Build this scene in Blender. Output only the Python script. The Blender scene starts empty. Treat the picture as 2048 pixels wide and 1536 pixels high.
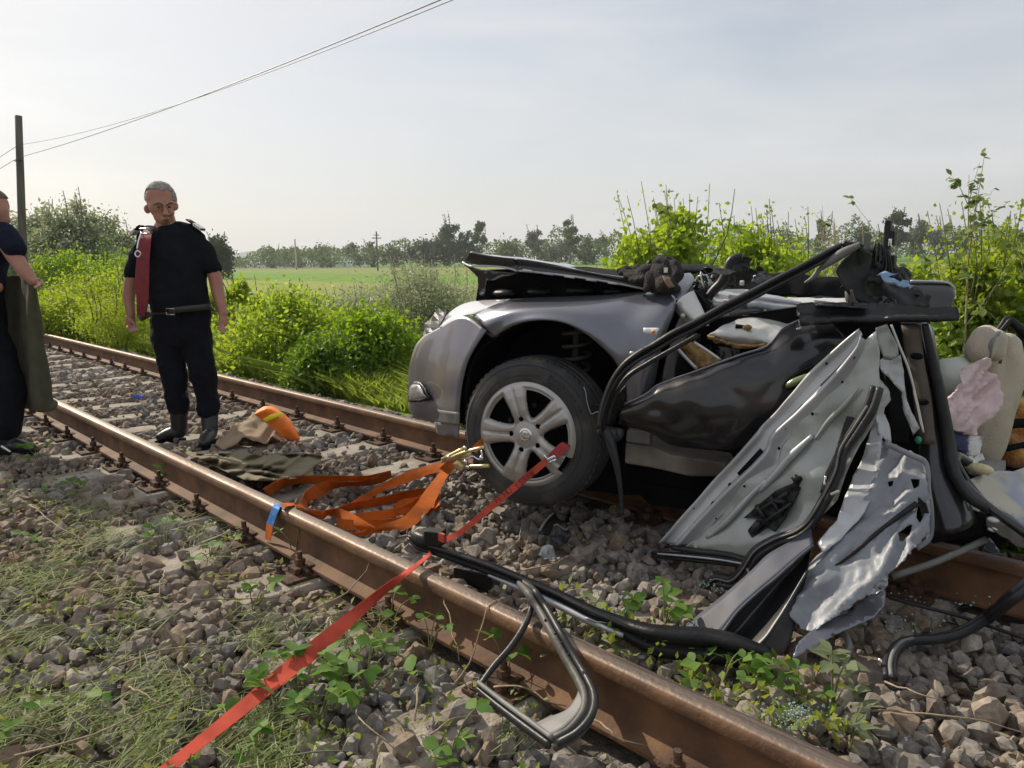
import bpy, math, random, sys
import numpy as np
from mathutils import Vector, Matrix, noise
from mathutils.geometry import delaunay_2d_cdt
random.seed(7); RNG = np.random.default_rng(7)
SC = bpy.context.scene
COL = SC.collection
R = math.radians

# ---------------------------------------------------------------- camera
FPX, CX, CY = 1560.0, 1024.0, 768.0
CAMH = 1.057
RM = Matrix(((0.68344349, -0.10550775, 0.72233864),
             (0.72985319, 0.11883183, -0.67319634),
             (-0.01480939, 0.98729282, 0.15822)))
CAM = Vector((0, 0, CAMH))
cd = bpy.data.cameras.new('camera'); cam = bpy.data.objects.new('camera', cd); COL.objects.link(cam)
cam.matrix_world = Matrix.Translation(CAM) @ RM.to_4x4()
cd.sensor_width = 36; cd.lens = 36 * FPX / 2048; cd.clip_start = 0.05; cd.clip_end = 9000
SC.camera = cam

# ---------------------------------------------------------------- sun and sky
SUN_EL = R(36)
SUN_AZ = Vector((-0.995, -0.06, 0)).normalized()
SDIR = Vector((SUN_AZ.x * math.cos(SUN_EL), SUN_AZ.y * math.cos(SUN_EL), math.sin(SUN_EL)))
ld = bpy.data.lights.new('sun', 'SUN'); ld.energy = 4.9; ld.angle = R(0.6); ld.color = (1.0, 0.90, 0.74)
sun = bpy.data.objects.new('sun', ld); COL.objects.link(sun)
sun.rotation_euler = SDIR.to_track_quat('Z', 'Y').to_euler(); sun.location = (0, 0, 30)
W = bpy.data.worlds.new('World'); SC.world = W; W.use_nodes = True
nt = W.node_tree; nt.nodes.clear()
wo = nt.nodes.new('ShaderNodeOutputWorld'); bg = nt.nodes.new('ShaderNodeBackground')
sky = nt.nodes.new('ShaderNodeTexSky'); sky.sky_type = 'NISHITA'; sky.sun_disc = False
sky.sun_elevation = SUN_EL; sky.sun_rotation = math.atan2(SUN_AZ.x, SUN_AZ.y)
sky.air_density = 1.0; sky.dust_density = 2.0; sky.ozone_density = 1.0
tc = nt.nodes.new('ShaderNodeTexCoord'); mp = nt.nodes.new('ShaderNodeMapping')
mp.inputs['Scale'].default_value = (1.2, 1.2, 5.0); mp.inputs['Rotation'].default_value = (0.05, 0.1, 0.6)
nz = nt.nodes.new('ShaderNodeTexNoise'); nz.inputs['Scale'].default_value = 1.6; nz.inputs['Detail'].default_value = 7
nz.inputs['Roughness'].default_value = 0.55; nz.inputs['Distortion'].default_value = 0.4
mr = nt.nodes.new('ShaderNodeMapRange'); mr.inputs[1].default_value = 0.3; mr.inputs[2].default_value = 0.75
mr.inputs[3].default_value = 0.40; mr.inputs[4].default_value = 0.95
mx = nt.nodes.new('ShaderNodeMix'); mx.data_type = 'RGBA'
mx.inputs[7].default_value = (7.9, 7.95, 8.05, 1)          # thin high cloud veil
L = nt.links.new
L(tc.outputs['Generated'], mp.inputs['Vector']); L(mp.outputs[0], nz.inputs['Vector']); L(nz.outputs[0], mr.inputs[0])
L(mr.outputs[0], mx.inputs[0]); L(sky.outputs[0], mx.inputs[6]); L(mx.outputs[2], bg.inputs[0])
bg.inputs[1].default_value = 0.1
L(bg.outputs[0], wo.inputs[0])
SC.view_settings.view_transform = 'Standard'; SC.view_settings.look = 'None'
SC.view_settings.exposure = 0.06; SC.view_settings.gamma = 1.0; SC.view_settings.use_curve_mapping = False

# ---------------------------------------------------------------- helpers: pixel -> place
def ray(px, py):
    return RM @ Vector(((px - CX) / FPX, -(py - CY) / FPX, -1.0))
def U(px, py, d):                       # point at optical depth d
    return CAM + ray(px, py) * d
def G(px, py, z=-0.19):                 # point on a level plane
    r = ray(px, py); return CAM + r * ((z - CAMH) / r.z)
def depth_of(p):
    return -(RM.transposed() @ (Vector(p) - CAM)).z
def proj(P):                            # numpy Nx3 -> px, py, depth
    q = (np.asarray(P) - np.array(CAM)) @ np.array(RM)
    d = -q[:, 2]
    return CX + FPX * q[:, 0] / d, CY - FPX * q[:, 1] / d, d
NCAR = Vector((0.39, -0.92, 0)).normalized()      # the wreck's near flank looks this way
W0 = U(1058, 868, 3.45)
def CP(px, py, off=0.0):                # point on the car's flank plane, moved out by off
    r = ray(px, py); return CAM + r * ((NCAR.dot(W0 - CAM) + off) / NCAR.dot(r))
def cf(x, y): return (780 + x / 3.303, 460 + y / 3.303)
def cm(x, y): return (1180 + x / 3.338, 440 + y / 3.338)
def rt(x, y): return (1560 + x / 3.072, 400 + y / 3.072)
def lm(x, y): return (1180 + x / 3.2, 860 + y / 3.2)
def lr(x, y): return (1480 + x / 2.56, 800 + y / 2.56)
def fc(x, y): return (780 + x / 2.977, 1020 + y / 2.977)
def wc(x, y): return (900 + x / 4.042, 680 + y / 4.042)
def m2(x, y): return (1360 + x / 5.12, 480 + y / 5.12)
def s5(x, y): return (1480 + x / 4.267, 640 + y / 4.267)
def st(x, y): return (400 + x / 3.303, 740 + y / 3.303)
def se(x, y): return (1860 + x / 3.075, 620 + y / 3.075)
def sp(x, y): return (340 + x / 3.16, 1050 + y / 3.16)

# ---------------------------------------------------------------- helpers: objects
ORG = {}
def tag(o, label=None, cat=None, group=None, kind=None):
    if label: o['label'] = label
    if cat: o['category'] = cat
    if group: o['group'] = group
    if kind: o['kind'] = kind
    return o
def thing(name, label, cat, loc=(0, 0, 0), group=None, rz=0.0):
    e = bpy.data.objects.new(name, None); COL.objects.link(e); e.location = loc; e.rotation_euler.z = rz
    e.empty_display_size = 0.1; ORG[e.name] = Vector(loc)
    return tag(e, label, cat, group)
def fast_mesh(name, V, F, smooth=False):
    V = np.asarray(V, np.float32).reshape(-1, 3); me = bpy.data.meshes.new(name)
    if isinstance(F, np.ndarray):
        k = F.shape[1]; n = len(F)
        me.vertices.add(len(V)); me.vertices.foreach_set('co', V.ravel())
        me.loops.add(n * k); me.loops.foreach_set('vertex_index', F.astype(np.int32).ravel())
        me.polygons.add(n); me.polygons.foreach_set('loop_start', np.arange(0, n * k, k, dtype=np.int32))
        me.polygons.foreach_set('use_smooth', np.full(n, smooth))
        me.update(calc_edges=True); me.validate()
    else:
        me.from_pydata(V.tolist(), [], [tuple(f) for f in F]); me.update()
        if smooth: me.polygons.foreach_set('use_smooth', [True] * len(me.polygons))
    return me
def part(name, V, F, mat, parent=None, smooth=True, solid=0.0, bevel=0.0, sub=0, world=True, soff=0.0):
    """mesh object; V in world space (world=True) or in the parent's space"""
    V = np.array([tuple(v) for v in V] if not isinstance(V, np.ndarray) else V, np.float32)
    if parent is not None and world: V = V - np.array(ORG[parent.name], np.float32)
    me = fast_mesh(name, V, F, smooth); me.materials.append(mat)
    o = bpy.data.objects.new(name, me); COL.objects.link(o)
    if parent is not None: o.parent = parent; ORG[o.name] = ORG[parent.name]
    else: ORG[o.name] = Vector((0, 0, 0))
    if sub:
        m = o.modifiers.new('sub', 'SUBSURF'); m.levels = m.render_levels = sub
    if solid:
        m = o.modifiers.new('solid', 'SOLIDIFY'); m.thickness = solid; m.offset = soff
    if bevel:
        m = o.modifiers.new('bevel', 'BEVEL'); m.width = bevel; m.segments = 2; m.limit_method = 'ANGLE'
    return o
def copy_tree(o, parent=None):
    c = o.copy(); COL.objects.link(c); c.parent = parent
    ORG[c.name] = ORG[o.name]
    for ch in o.children: copy_tree(ch, c)
    return c
def join(*ms):
    V, F, n = [], [], 0
    for v, f in ms:
        v = [tuple(x) for x in v]
        V += v; F += [tuple(int(i) + n for i in q) for q in f]; n += len(v)
    return V, F

# ---------------------------------------------------------------- helpers: shapes
def crs(pts, n, closed=False):
    """Catmull-Rom resample (chord length) -> (n,3)"""
    P = np.array([tuple(p) for p in pts], float)
    if len(P) == 2:
        t = np.linspace(0, 1, n)[:, None]; return P[0] * (1 - t) + P[1] * t
    if closed: P = np.vstack([P, P[:1]])
    seg = np.linalg.norm(np.diff(P, axis=0), axis=1) + 1e-9
    T = np.concatenate([[0], np.cumsum(seg)]); s = np.linspace(0, T[-1], n + 1)[:-1] if closed else np.linspace(0, T[-1], n)
    if closed:
        m = np.zeros_like(P); m[1:-1] = (P[2:] - P[:-2]) / (T[2:] - T[:-2])[:, None]
        m[0] = m[-1] = (P[1] - P[-2]) / (seg[0] + seg[-1])
    else:
        m = np.zeros_like(P); m[1:-1] = (P[2:] - P[:-2]) / (T[2:] - T[:-2])[:, None]
        m[0] = (P[1] - P[0]) / seg[0]; m[-1] = (P[-1] - P[-2]) / seg[-1]
    k = np.clip(np.searchsorted(T, s, 'right') - 1, 0, len(seg) - 1)
    h = seg[k]; u = ((s - T[k]) / h)[:, None]; h = h[:, None]
    return ((2 * u**3 - 3 * u**2 + 1) * P[k] + (u**3 - 2 * u**2 + u) * h * m[k]
            + (-2 * u**3 + 3 * u**2) * P[k + 1] + (u**3 - u**2) * h * m[k + 1])
def grid_faces(nu, nv, wrap_u=False):
    F = []
    for j in range(nv - 1):
        for i in range(nu if wrap_u else nu - 1):
            a = j * nu + i; b = j * nu + (i + 1) % nu
            F.append((a, b, b + nu, a + nu))
    return F
def loft(rows, nu=24, nv=16):
    A = [crs(r, nu) for r in rows]
    Cc = [crs([a[i] for a in A], nv) for i in range(nu)]
    V = [Cc[i][j] for j in range(nv) for i in range(nu)]
    return V, grid_faces(nu, nv)
def rough(V, amp, scale, seed=0.0, ridge=False, axis=None):
    out = []
    for v in V:
        p = Vector(tuple(v)) * scale + Vector((seed, seed * 1.7, -seed))
        d = noise.noise_vector(p) + 0.5 * noise.noise_vector(p * 2.1)
        if ridge: d = Vector((abs(d.x) - .3, abs(d.y) - .3, abs(d.z) - .3))
        q = Vector(tuple(v))
        out.append(q + (axis * d.x * amp if axis is not None else d * amp))
    return out
def in_poly(x, y, poly):
    x = np.asarray(x); y = np.asarray(y); c = np.zeros(x.shape, bool); n = len(poly)
    for i in range(n):
        x0, y0 = poly[i]; x1, y1 = poly[(i + 1) % n]
        if y0 == y1: continue
        c ^= ((y0 > y) != (y1 > y)) & (x < (x1 - x0) * (y - y0) / (y1 - y0) + x0)
    return c
def dense(poly, step, jag=0.0, closed=True, rnd=random):
    out = []; n = len(poly)
    for i in range(n if closed else n - 1):
        a = poly[i]; b = poly[(i + 1) % n]; d = math.hypot(b[0] - a[0], b[1] - a[1]); k = max(1, int(d / step))
        for j in range(k):
            t = j / k
            out.append((a[0] + (b[0] - a[0]) * t + rnd.uniform(-jag, jag), a[1] + (b[1] - a[1]) * t + rnd.uniform(-jag, jag)))
    return out
def sheet(outline, ctl, step=12, bump=0.0, bscale=6, jag=0.0, holes=(), seed=1, ridge=False, fn=None):
    """Irregular torn sheet: outline traced in the photo, each place given its own depth by the plane fitted
    through ctl (px,py,depth); bumps pushed along the plane's normal. Returns (verts, faces)."""
    rnd = random.Random(seed)
    ol = dense(outline, step, jag, rnd=rnd)
    hl = [dense(h, step * .7, 0, rnd=rnd) for h in holes]
    c = np.array(ctl, float); A = np.c_[np.ones(len(c)), c[:, 0], c[:, 1]]
    k = np.linalg.lstsq(A, 1 / c[:, 2], rcond=None)[0]
    xs = [p[0] for p in ol]; ys = [p[1] for p in ol]
    gx, gy = np.meshgrid(np.arange(min(xs), max(xs), step), np.arange(min(ys), max(ys), step * .9))
    gx = gx + RNG.uniform(-.3, .3, gx.shape) * step; gy = gy + RNG.uniform(-.3, .3, gy.shape) * step
    m = in_poly(gx, gy, ol)
    for h in hl: m &= ~in_poly(gx, gy, h)
    pts = [Vector(p) for p in ol]; edges = [(i, (i + 1) % len(ol)) for i in range(len(ol))]
    for h in hl:
        b = len(pts); pts += [Vector(p) for p in h]; edges += [(b + i, b + (i + 1) % len(h)) for i in range(len(h))]
    pts += [Vector(p) for p in zip(gx[m], gy[m])]
    r = delaunay_2d_cdt(pts, edges, [], 0, 1e-5)
    P2 = r[0]; tri = []
    for f in r[2]:
        cx = sum(P2[i].x for i in f) / 3; cy = sum(P2[i].y for i in f) / 3
        if not in_poly(np.array([cx]), np.array([cy]), ol)[0]: continue
        if any(in_poly(np.array([cx]), np.array([cy]), h)[0] for h in hl): continue
        tri.append(tuple(f))
    q = [U(x, y, 1 / (k[0] + k[1] * x + k[2] * y)) for x, y in ((ol[0]), (ol[len(ol) // 3]), (ol[2 * len(ol) // 3]))]
    nn = (q[1] - q[0]).cross(q[2] - q[0]).normalized()
    if nn.dot(CAM - q[0]) < 0: nn = -nn
    V = []
    for p in P2:
        w = U(p.x, p.y, 1 / (k[0] + k[1] * p.x + k[2] * p.y))
        if bump:
            a = noise.noise(w * bscale + Vector((seed, 0, 0))) + .5 * noise.noise(w * bscale * 2.3 + Vector((0, seed, 0)))
            if ridge: a = .45 - abs(a) * 1.5
            w = w + nn * a * bump
        if fn: w = w + nn * fn(p.x, p.y)
        V.append(w)
    return V, tri
def prism(outline, off0, off1, f=CP):
    """outline in pixels on the flank plane, extruded away from the viewer"""
    a = [f(x, y, off0) for x, y in outline]; n = len(a)
    b = [p - NCAR * (off0 - off1) for p in a]
    F = [tuple(range(n)), tuple(range(2 * n - 1, n - 1, -1))]
    F += [(i, i + n, (i + 1) % n + n, (i + 1) % n) for i in range(n)]
    return a + b, F
def frames(P, up=None, closed=False):
    P = [Vector(tuple(p)) for p in P]; n = len(P); T = []
    for i in range(n):
        a = P[(i - 1) % n] if (closed or i > 0) else P[i]; b = P[(i + 1) % n] if (closed or i < n - 1) else P[i]
        T.append((b - a).normalized())
    u = Vector(up) if up is not None else (Vector((0, 0, 1)) if abs(T[0].z) < .9 else Vector((1, 0, 0)))
    u = (u - T[0] * u.dot(T[0])).normalized(); out = []
    for i in range(n):
        if i: u = (u - T[i] * u.dot(T[i])).normalized()
        out.append((P[i], T[i].cross(u).normalized(), u.copy()))
    return out
def tube(path, r, seg=8, prof=None, closed=False, up=None, n=None, caps=True):
    if n: path = crs(path, n, closed)
    fr = frames(path, up, closed); m = len(fr)
    if prof is None: prof = [(math.cos(2 * math.pi * k / seg), math.sin(2 * math.pi * k / seg)) for k in range(seg)]
    k = len(prof)
    if np.isscalar(r): rr = [r] * m
    else:
        rr = np.interp(np.linspace(0, 1, m), np.linspace(0, 1, len(r)), r)
    V = [p + s * (a * q) + u * (b * q) for (p, s, u), q in zip(fr, rr) for a, b in prof]
    F = []
    for j in range(m if closed else m - 1):
        for i in range(k):
            a = j * k + i; b = j * k + (i + 1) % k; c = ((j + 1) % m) * k
            F.append((a, b, c + (i + 1) % k, c + i))
    if caps and not closed:
        F.append(tuple(range(k - 1, -1, -1))); F.append(tuple((m - 1) * k + i for i in range(k)))
    return V, F
def ribbon(L_, R_, n=40):
    a = crs(L_, n); b = crs(R_, n)
    V = []
    for i in range(n): V += [a[i], a[i] * .5 + b[i] * .5, b[i]]
    F = []
    for i in range(n - 1):
        q = 3 * i; F += [(q, q + 1, q + 4, q + 3), (q + 1, q + 2, q + 5, q + 4)]
    return V, F
def box(c, s, rot=None):
    c = Vector(c); V = []
    for dx in (-.5, .5):
        for dy in (-.5, .5):
            for dz in (-.5, .5):
                v = Vector((dx * s[0], dy * s[1], dz * s[2]))
                V.append(c + (rot @ v if rot is not None else v))
    return V, [(0, 1, 3, 2), (4, 6, 7, 5), (0, 4, 5, 1), (2, 3, 7, 6), (0, 2, 6, 4), (1, 5, 7, 3)]
def ellipsoid(c, r, rot=None, nu=16, nv=10):
    c = Vector(tuple(c)); V = []; F = []
    for j in range(nv + 1):
        t = math.pi * j / nv
        for i in range(nu):
            a = 2 * math.pi * i / nu
            v = Vector((math.sin(t) * math.cos(a) * r[0], math.sin(t) * math.sin(a) * r[1], math.cos(t) * r[2]))
            V.append(c + (rot @ v if rot is not None else v))
    return V, [tuple(reversed(f)) for f in grid_faces(nu, nv + 1, True)]
def capsule(path, radii, seg=12, ratio=1.0, up=None):
    """closed tapered limb through the joints in path"""
    P = [Vector(tuple(p)) for p in path]; rs = list(radii)
    d0 = (P[0] - P[1]).normalized(); d1 = (P[-1] - P[-2]).normalized()
    pp, rr = [], []
    for t in (1.0, .85, .5): pp.append(P[0] + d0 * rs[0] * t); rr.append(rs[0] * max(.05, math.sqrt(1 - t * t)))
    m = 6 * (len(P) - 1) + 1
    Q = crs(P, m) if len(P) > 2 else np.array([tuple(P[0].lerp(P[1], i / (m - 1))) for i in range(m)])
    ds = [0] + [(P[i + 1] - P[i]).length for i in range(len(P) - 1)]; cs = np.cumsum(ds) / sum(ds)
    for i, q in enumerate(Q): pp.append(Vector(tuple(q))); rr.append(float(np.interp(i / (m - 1), cs, rs)))
    for t in (.5, .85, 1.0): pp.append(P[-1] + d1 * rs[-1] * t); rr.append(rs[-1] * max(.05, math.sqrt(1 - t * t)))
    prof = [(math.cos(2 * math.pi * k / seg), ratio * math.sin(2 * math.pi * k / seg)) for k in range(seg)]
    fr = frames(pp, up)
    V = [p + s * (a * q) + u * (b * q) for (p, s, u), q in zip(fr, rr) for a, b in prof]
    F = grid_faces(seg, len(pp), True)
    F.append(tuple(range(seg - 1, -1, -1))); F.append(tuple((len(pp) - 1) * seg + i for i in range(seg)))
    return V, F
def stack(rows, seg=20):
    """closed body of elliptic slices: (centre, side vector, front vector)"""
    V = [Vector(c) + Vector(a) * math.cos(2 * math.pi * k / seg) + Vector(b) * math.sin(2 * math.pi * k / seg)
         for c, a, b in rows for k in range(seg)]
    F = grid_faces(seg, len(rows), True)
    F.append(tuple(range(seg - 1, -1, -1))); F.append(tuple((len(rows) - 1) * seg + i for i in range(seg)))
    return V, F
def blob(name, prims, mat, parent, voxel=0.01, smooth=4, disp=0.0, dscale=8.0):
    V, F = join(*prims)
    o = part(name, V, F, mat, parent, smooth=True)
    m = o.modifiers.new('remesh', 'REMESH'); m.mode = 'VOXEL'; m.voxel_size = voxel; m.use_smooth_shade = True
    m = o.modifiers.new('smooth', 'SMOOTH'); m.iterations = smooth; m.factor = .5
    if disp:
        t = bpy.data.textures.new(name + '_folds', 'CLOUDS'); t.noise_scale = 1 / dscale; t.noise_depth = 2
        m = o.modifiers.new('folds', 'DISPLACE'); m.texture = t; m.strength = disp; m.mid_level = .5; m.texture_coords = 'GLOBAL'
    return o
def text_mesh(body, size, extrude=0.0):
    cu = bpy.data.curves.new('lettering', 'FONT'); cu.body = body; cu.size = size; cu.extrude = extrude
    cu.align_x = 'CENTER'; cu.align_y = 'CENTER'
    o = bpy.data.objects.new('lettering_tmp', cu); COL.objects.link(o)
    dg = bpy.context.evaluated_depsgraph_get(); dg.update()
    me = bpy.data.meshes.new_from_object(o.evaluated_get(dg))
    V = [v.co.copy() for v in me.vertices]; F = [tuple(p.vertices) for p in me.polygons]
    bpy.data.objects.remove(o); bpy.data.meshes.remove(me)
    return V, F

# ---------------------------------------------------------------- materials
def new_mat(name):
    m = bpy.data.materials.new(name); m.use_nodes = True; t = m.node_tree
    return m, t, t.nodes['Principled BSDF'], t.nodes['Material Output']
def pm(name, col, rough=.6, metal=0.0, var=.18, scale=6.0, bump=0.0, bscale=30.0, coat=0.0, spec=.5, island=0.0,
       col2=None, mixat=(.45, .6), mscale=None, rvar=0.0, stretch=None, alpha=1.0, trans=0.0, sheen=0.0):
    m, t, b, out = new_mat(name); N = t.nodes.new; K = t.links.new
    tcn = N('ShaderNodeTexCoord'); vec = tcn.outputs['Object']
    if stretch:
        mpn = N('ShaderNodeMapping'); mpn.inputs['Scale'].default_value = stretch; K(vec, mpn.inputs[0]); vec = mpn.outputs[0]
    n1 = N('ShaderNodeTexNoise'); n1.inputs['Scale'].default_value = scale; n1.inputs['Detail'].default_value = 6; K(vec, n1.inputs[0])
    rp = N('ShaderNodeValToRGB'); e = rp.color_ramp.elements
    e[0].position = .3; e[1].position = .7
    e[0].color = tuple(c * (1 - var) for c in col) + (1,); e[1].color = tuple(min(1, c * (1 + var)) for c in col) + (1,)
    K(n1.outputs[0], rp.inputs[0]); cur = rp.outputs[0]
    if col2 is not None:
        n3 = N('ShaderNodeTexNoise'); n3.inputs['Scale'].default_value = mscale or scale * .6; n3.inputs['Detail'].default_value = 8
        K(vec, n3.inputs[0]); m3 = N('ShaderNodeMapRange'); m3.inputs[1].default_value = mixat[0]; m3.inputs[2].default_value = mixat[1]
        K(n3.outputs[0], m3.inputs[0]); x = N('ShaderNodeMix'); x.data_type = 'RGBA'
        K(m3.outputs[0], x.inputs[0]); K(cur, x.inputs[6]); x.inputs[7].default_value = tuple(col2) + (1,); cur = x.outputs[2]
    if island:
        g = N('ShaderNodeNewGeometry'); h = N('ShaderNodeHueSaturation')
        mh = N('ShaderNodeMapRange'); mh.inputs[3].default_value = 1 - island; mh.inputs[4].default_value = 1 + island
        K(g.outputs['Random Per Island'], mh.inputs[0]); K(mh.outputs[0], h.inputs['Value']); K(cur, h.inputs['Color']); cur = h.outputs[0]
    K(cur, b.inputs['Base Color'])
    b.inputs['Roughness'].default_value = rough; b.inputs['Metallic'].default_value = metal
    b.inputs['Specular IOR Level'].default_value = spec; b.inputs['Coat Weight'].default_value = coat; b.inputs['Coat Roughness'].default_value = .06
    b.inputs['Sheen Weight'].default_value = sheen
    if trans: b.inputs['Transmission Weight'].default_value = trans
    b.inputs['Alpha'].default_value = alpha
    if rvar:
        m4 = N('ShaderNodeMapRange'); m4.inputs[3].default_value = max(.02, rough - rvar); m4.inputs[4].default_value = min(1, rough + rvar)
        K(n1.outputs[0], m4.inputs[0]); K(m4.outputs[0], b.inputs['Roughness'])
    if bump:
        n2 = N('ShaderNodeTexNoise'); n2.inputs['Scale'].default_value = bscale; n2.inputs['Detail'].default_value = 5; K(vec, n2.inputs[0])
        bp = N('ShaderNodeBump'); bp.inputs['Strength'].default_value = bump; bp.inputs['Distance'].default_value = .02
        K(n2.outputs[0], bp.inputs['Height']); K(bp.outputs[0], b.inputs['Normal'])
    return m
def leaf_mat(name, col, col2, trans=.4, rough=.5, tcol=None, spec=.4):
    m, t, b, out = new_mat(name); N = t.nodes.new; K = t.links.new
    g = N('ShaderNodeNewGeometry'); rp = N('ShaderNodeValToRGB'); e = rp.color_ramp.elements
    e[0].color = tuple(col) + (1,); e[1].color = tuple(col2) + (1,); K(g.outputs['Random Per Island'], rp.inputs[0])
    K(rp.outputs[0], b.inputs['Base Color']); b.inputs['Roughness'].default_value = rough; b.inputs['Specular IOR Level'].default_value = spec
    tr = N('ShaderNodeBsdfTranslucent'); hs = N('ShaderNodeHueSaturation'); hs.inputs['Value'].default_value = 1.5; hs.inputs['Saturation'].default_value = 1.1
    hs.inputs['Hue'].default_value = .485
    K(rp.outputs[0], hs.inputs['Color']); K(hs.outputs[0], tr.inputs[0])
    ms = N('ShaderNodeMixShader'); ms.inputs[0].default_value = trans
    K(b.outputs[0], ms.inputs[1]); K(tr.outputs[0], ms.inputs[2]); K(ms.outputs[0], out.inputs[0])
    return m

# ================================================================ SETTING
def gz(x, y):
    """ground height across the line: track bed, then a low bank down to the fields"""
    z = np.interp(y, [-400, -30, -3, .1, 3.75, 4.3, 5.2, 7.5, 11, 20, 3000], [-1.4, -1.3, -.75, -.235, -.235, -.36, -.55, -.95, -1.25, -1.3, -1.3])
    return z
def axis(*segs):
    out = []
    for a, b, s in segs: out += list(np.arange(a, b, s))
    return np.array(out + [segs[-1][1]])
xs = axis((-4000, -400, 300), (-400, -60, 34), (-60, -20, 2), (-20, 6, .35), (6, 60, 5), (60, 400, 40), (400, 4000, 400))
ys = axis((-3000, -300, 300), (-300, -20, 28), (-20, -2, 1.5), (-2, 12, .35), (12, 60, 3), (60, 400, 20), (400, 4000, 300))
GX, GY = np.meshgrid(xs, ys); GZ = gz(GX, GY)
nn_ = np.array([[noise.noise(Vector((x * .8, y * .8, 0))) for x in xs] for y in ys])
GZ = GZ + nn_ * np.where((GY > 4) & (GY < 60), .09, .0)
V = np.stack([GX, GY, GZ], -1).reshape(-1, 3); nx = len(xs)
idx = np.arange(len(xs) * len(ys)).reshape(len(ys), nx)
F = np.stack([idx[:-1, :-1], idx[:-1, 1:], idx[1:, 1:], idx[1:, :-1]], -1).reshape(-1, 4)
m, t, b, out = new_mat('meadow'); N = t.nodes.new; K = t.links.new
geo = N('ShaderNodeNewGeometry'); sx = N('ShaderNodeSeparateXYZ'); K(geo.outputs['Position'], sx.inputs[0])
def nodenoise(scale, detail=6, stretch=None):
    n = N('ShaderNodeTexNoise'); n.inputs['Scale'].default_value = scale; n.inputs['Detail'].default_value = detail
    if stretch:
        q = N('ShaderNodeMapping'); q.inputs['Scale'].default_value = stretch; K(geo.outputs['Position'], q.inputs[0]); K(q.outputs[0], n.inputs[0])
    else: K(geo.outputs['Position'], n.inputs[0])
    return n.outputs[0]
def rng(v, a, b_, c=0, d=1):
    q = N('ShaderNodeMapRange'); q.inputs[1].default_value = a; q.inputs[2].default_value = b_; q.inputs[3].default_value = c; q.inputs[4].default_value = d
    K(v, q.inputs[0]); return q.outputs[0]
def mixc(f, a, b_):
    q = N('ShaderNodeMix'); q.data_type = 'RGBA'; K(f, q.inputs[0])
    for i, v in ((6, a), (7, b_)):
        if isinstance(v, tuple): q.inputs[i].default_value = v + (1,)
        else: K(v, q.inputs[i])
    return q.outputs[2]
def mathn(op, a, b_):
    q = N('ShaderNodeMath'); q.operation = op
    for i, v in ((0, a), (1, b_)):
        if isinstance(v, (int, float)): q.inputs[i].default_value = v
        else: K(v, q.inputs[i])
    return q.outputs[0]
g1 = mixc(rng(nodenoise(.5), .35, .65), (.11, .21, .025), (.17, .28, .035))          # fresh grass
dry = mixc(rng(nodenoise(3), .3, .7), (.36, .29, .12), (.26, .25, .08))                # mown, straw-coloured strip
far_ = mathn('MULTIPLY', rng(sx.outputs[1], 24, 28), rng(sx.outputs[1], 52, 44))
fm = mathn('MULTIPLY', far_, rng(nodenoise(.07, 4, (1, 3, 1)), .30, .42))
fm = mathn('MULTIPLY', fm, rng(sx.outputs[0], -8, -20, 0, .55))
g2 = mixc(fm, g1, dry)
far2 = rng(mathn('ADD', sx.outputs[1], mathn('MULTIPLY', nodenoise(.02), 60)), 110, 125)
g3 = mixc(far2, g2, (.20, .23, .07))
g4 = mixc(rng(mathn('ADD', sx.outputs[1], mathn('MULTIPLY', nodenoise(.01), 90)), 215, 225), g3, (.10, .2, .035))
dirt = mixc(rng(nodenoise(9), .35, .65), (.075, .06, .045), (.13, .11, .085))
edge = rng(mathn('ADD', sx.outputs[1], mathn('MULTIPLY', nodenoise(2.2), .7)), 4.05, 4.35)
K(mixc(edge, dirt, g4), b.inputs['Base Color']); b.inputs['Roughness'].default_value = .95; b.inputs['Specular IOR Level'].default_value = .15
bp = N('ShaderNodeBump'); bp.inputs['Strength'].default_value = .7; bp.inputs['Distance'].default_value = .05; K(nodenoise(14), bp.inputs['Height']); K(bp.outputs[0], b.inputs['Normal'])
M_meadow = m
o = part('ground', V, F, M_meadow, None, smooth=True); tag(o, kind='structure')

# ---- ballast bed
M_grit = pm('ballast_grit', (.16, .145, .125), .95, var=.45, scale=28, bump=.9, bscale=70, spec=.2, col2=(.10, .075, .05), mscale=5)
xs = np.arange(-60, 9.1, .25); ys = np.arange(-.5, 4.0, .25)
GX, GY = np.meshgrid(xs, ys)
GZ = np.interp(GY, [-.6, -.1, 3.6, 4.1], [-.44, -.222, -.222, -.42]) + np.array([[noise.noise(Vector((x * 2.2, y * 2.2, 4))) * .012 for x in xs] for y in ys])
idx = np.arange(GX.size).reshape(GX.shape)
F = np.stack([idx[:-1, :-1], idx[:-1, 1:], idx[1:, 1:], idx[1:, :-1]], -1).reshape(-1, 4)
ballast = part('ballast_bed', np.stack([GX, GY, GZ], -1).reshape(-1, 3), F, M_grit, None); tag(ballast, kind='structure')

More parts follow.
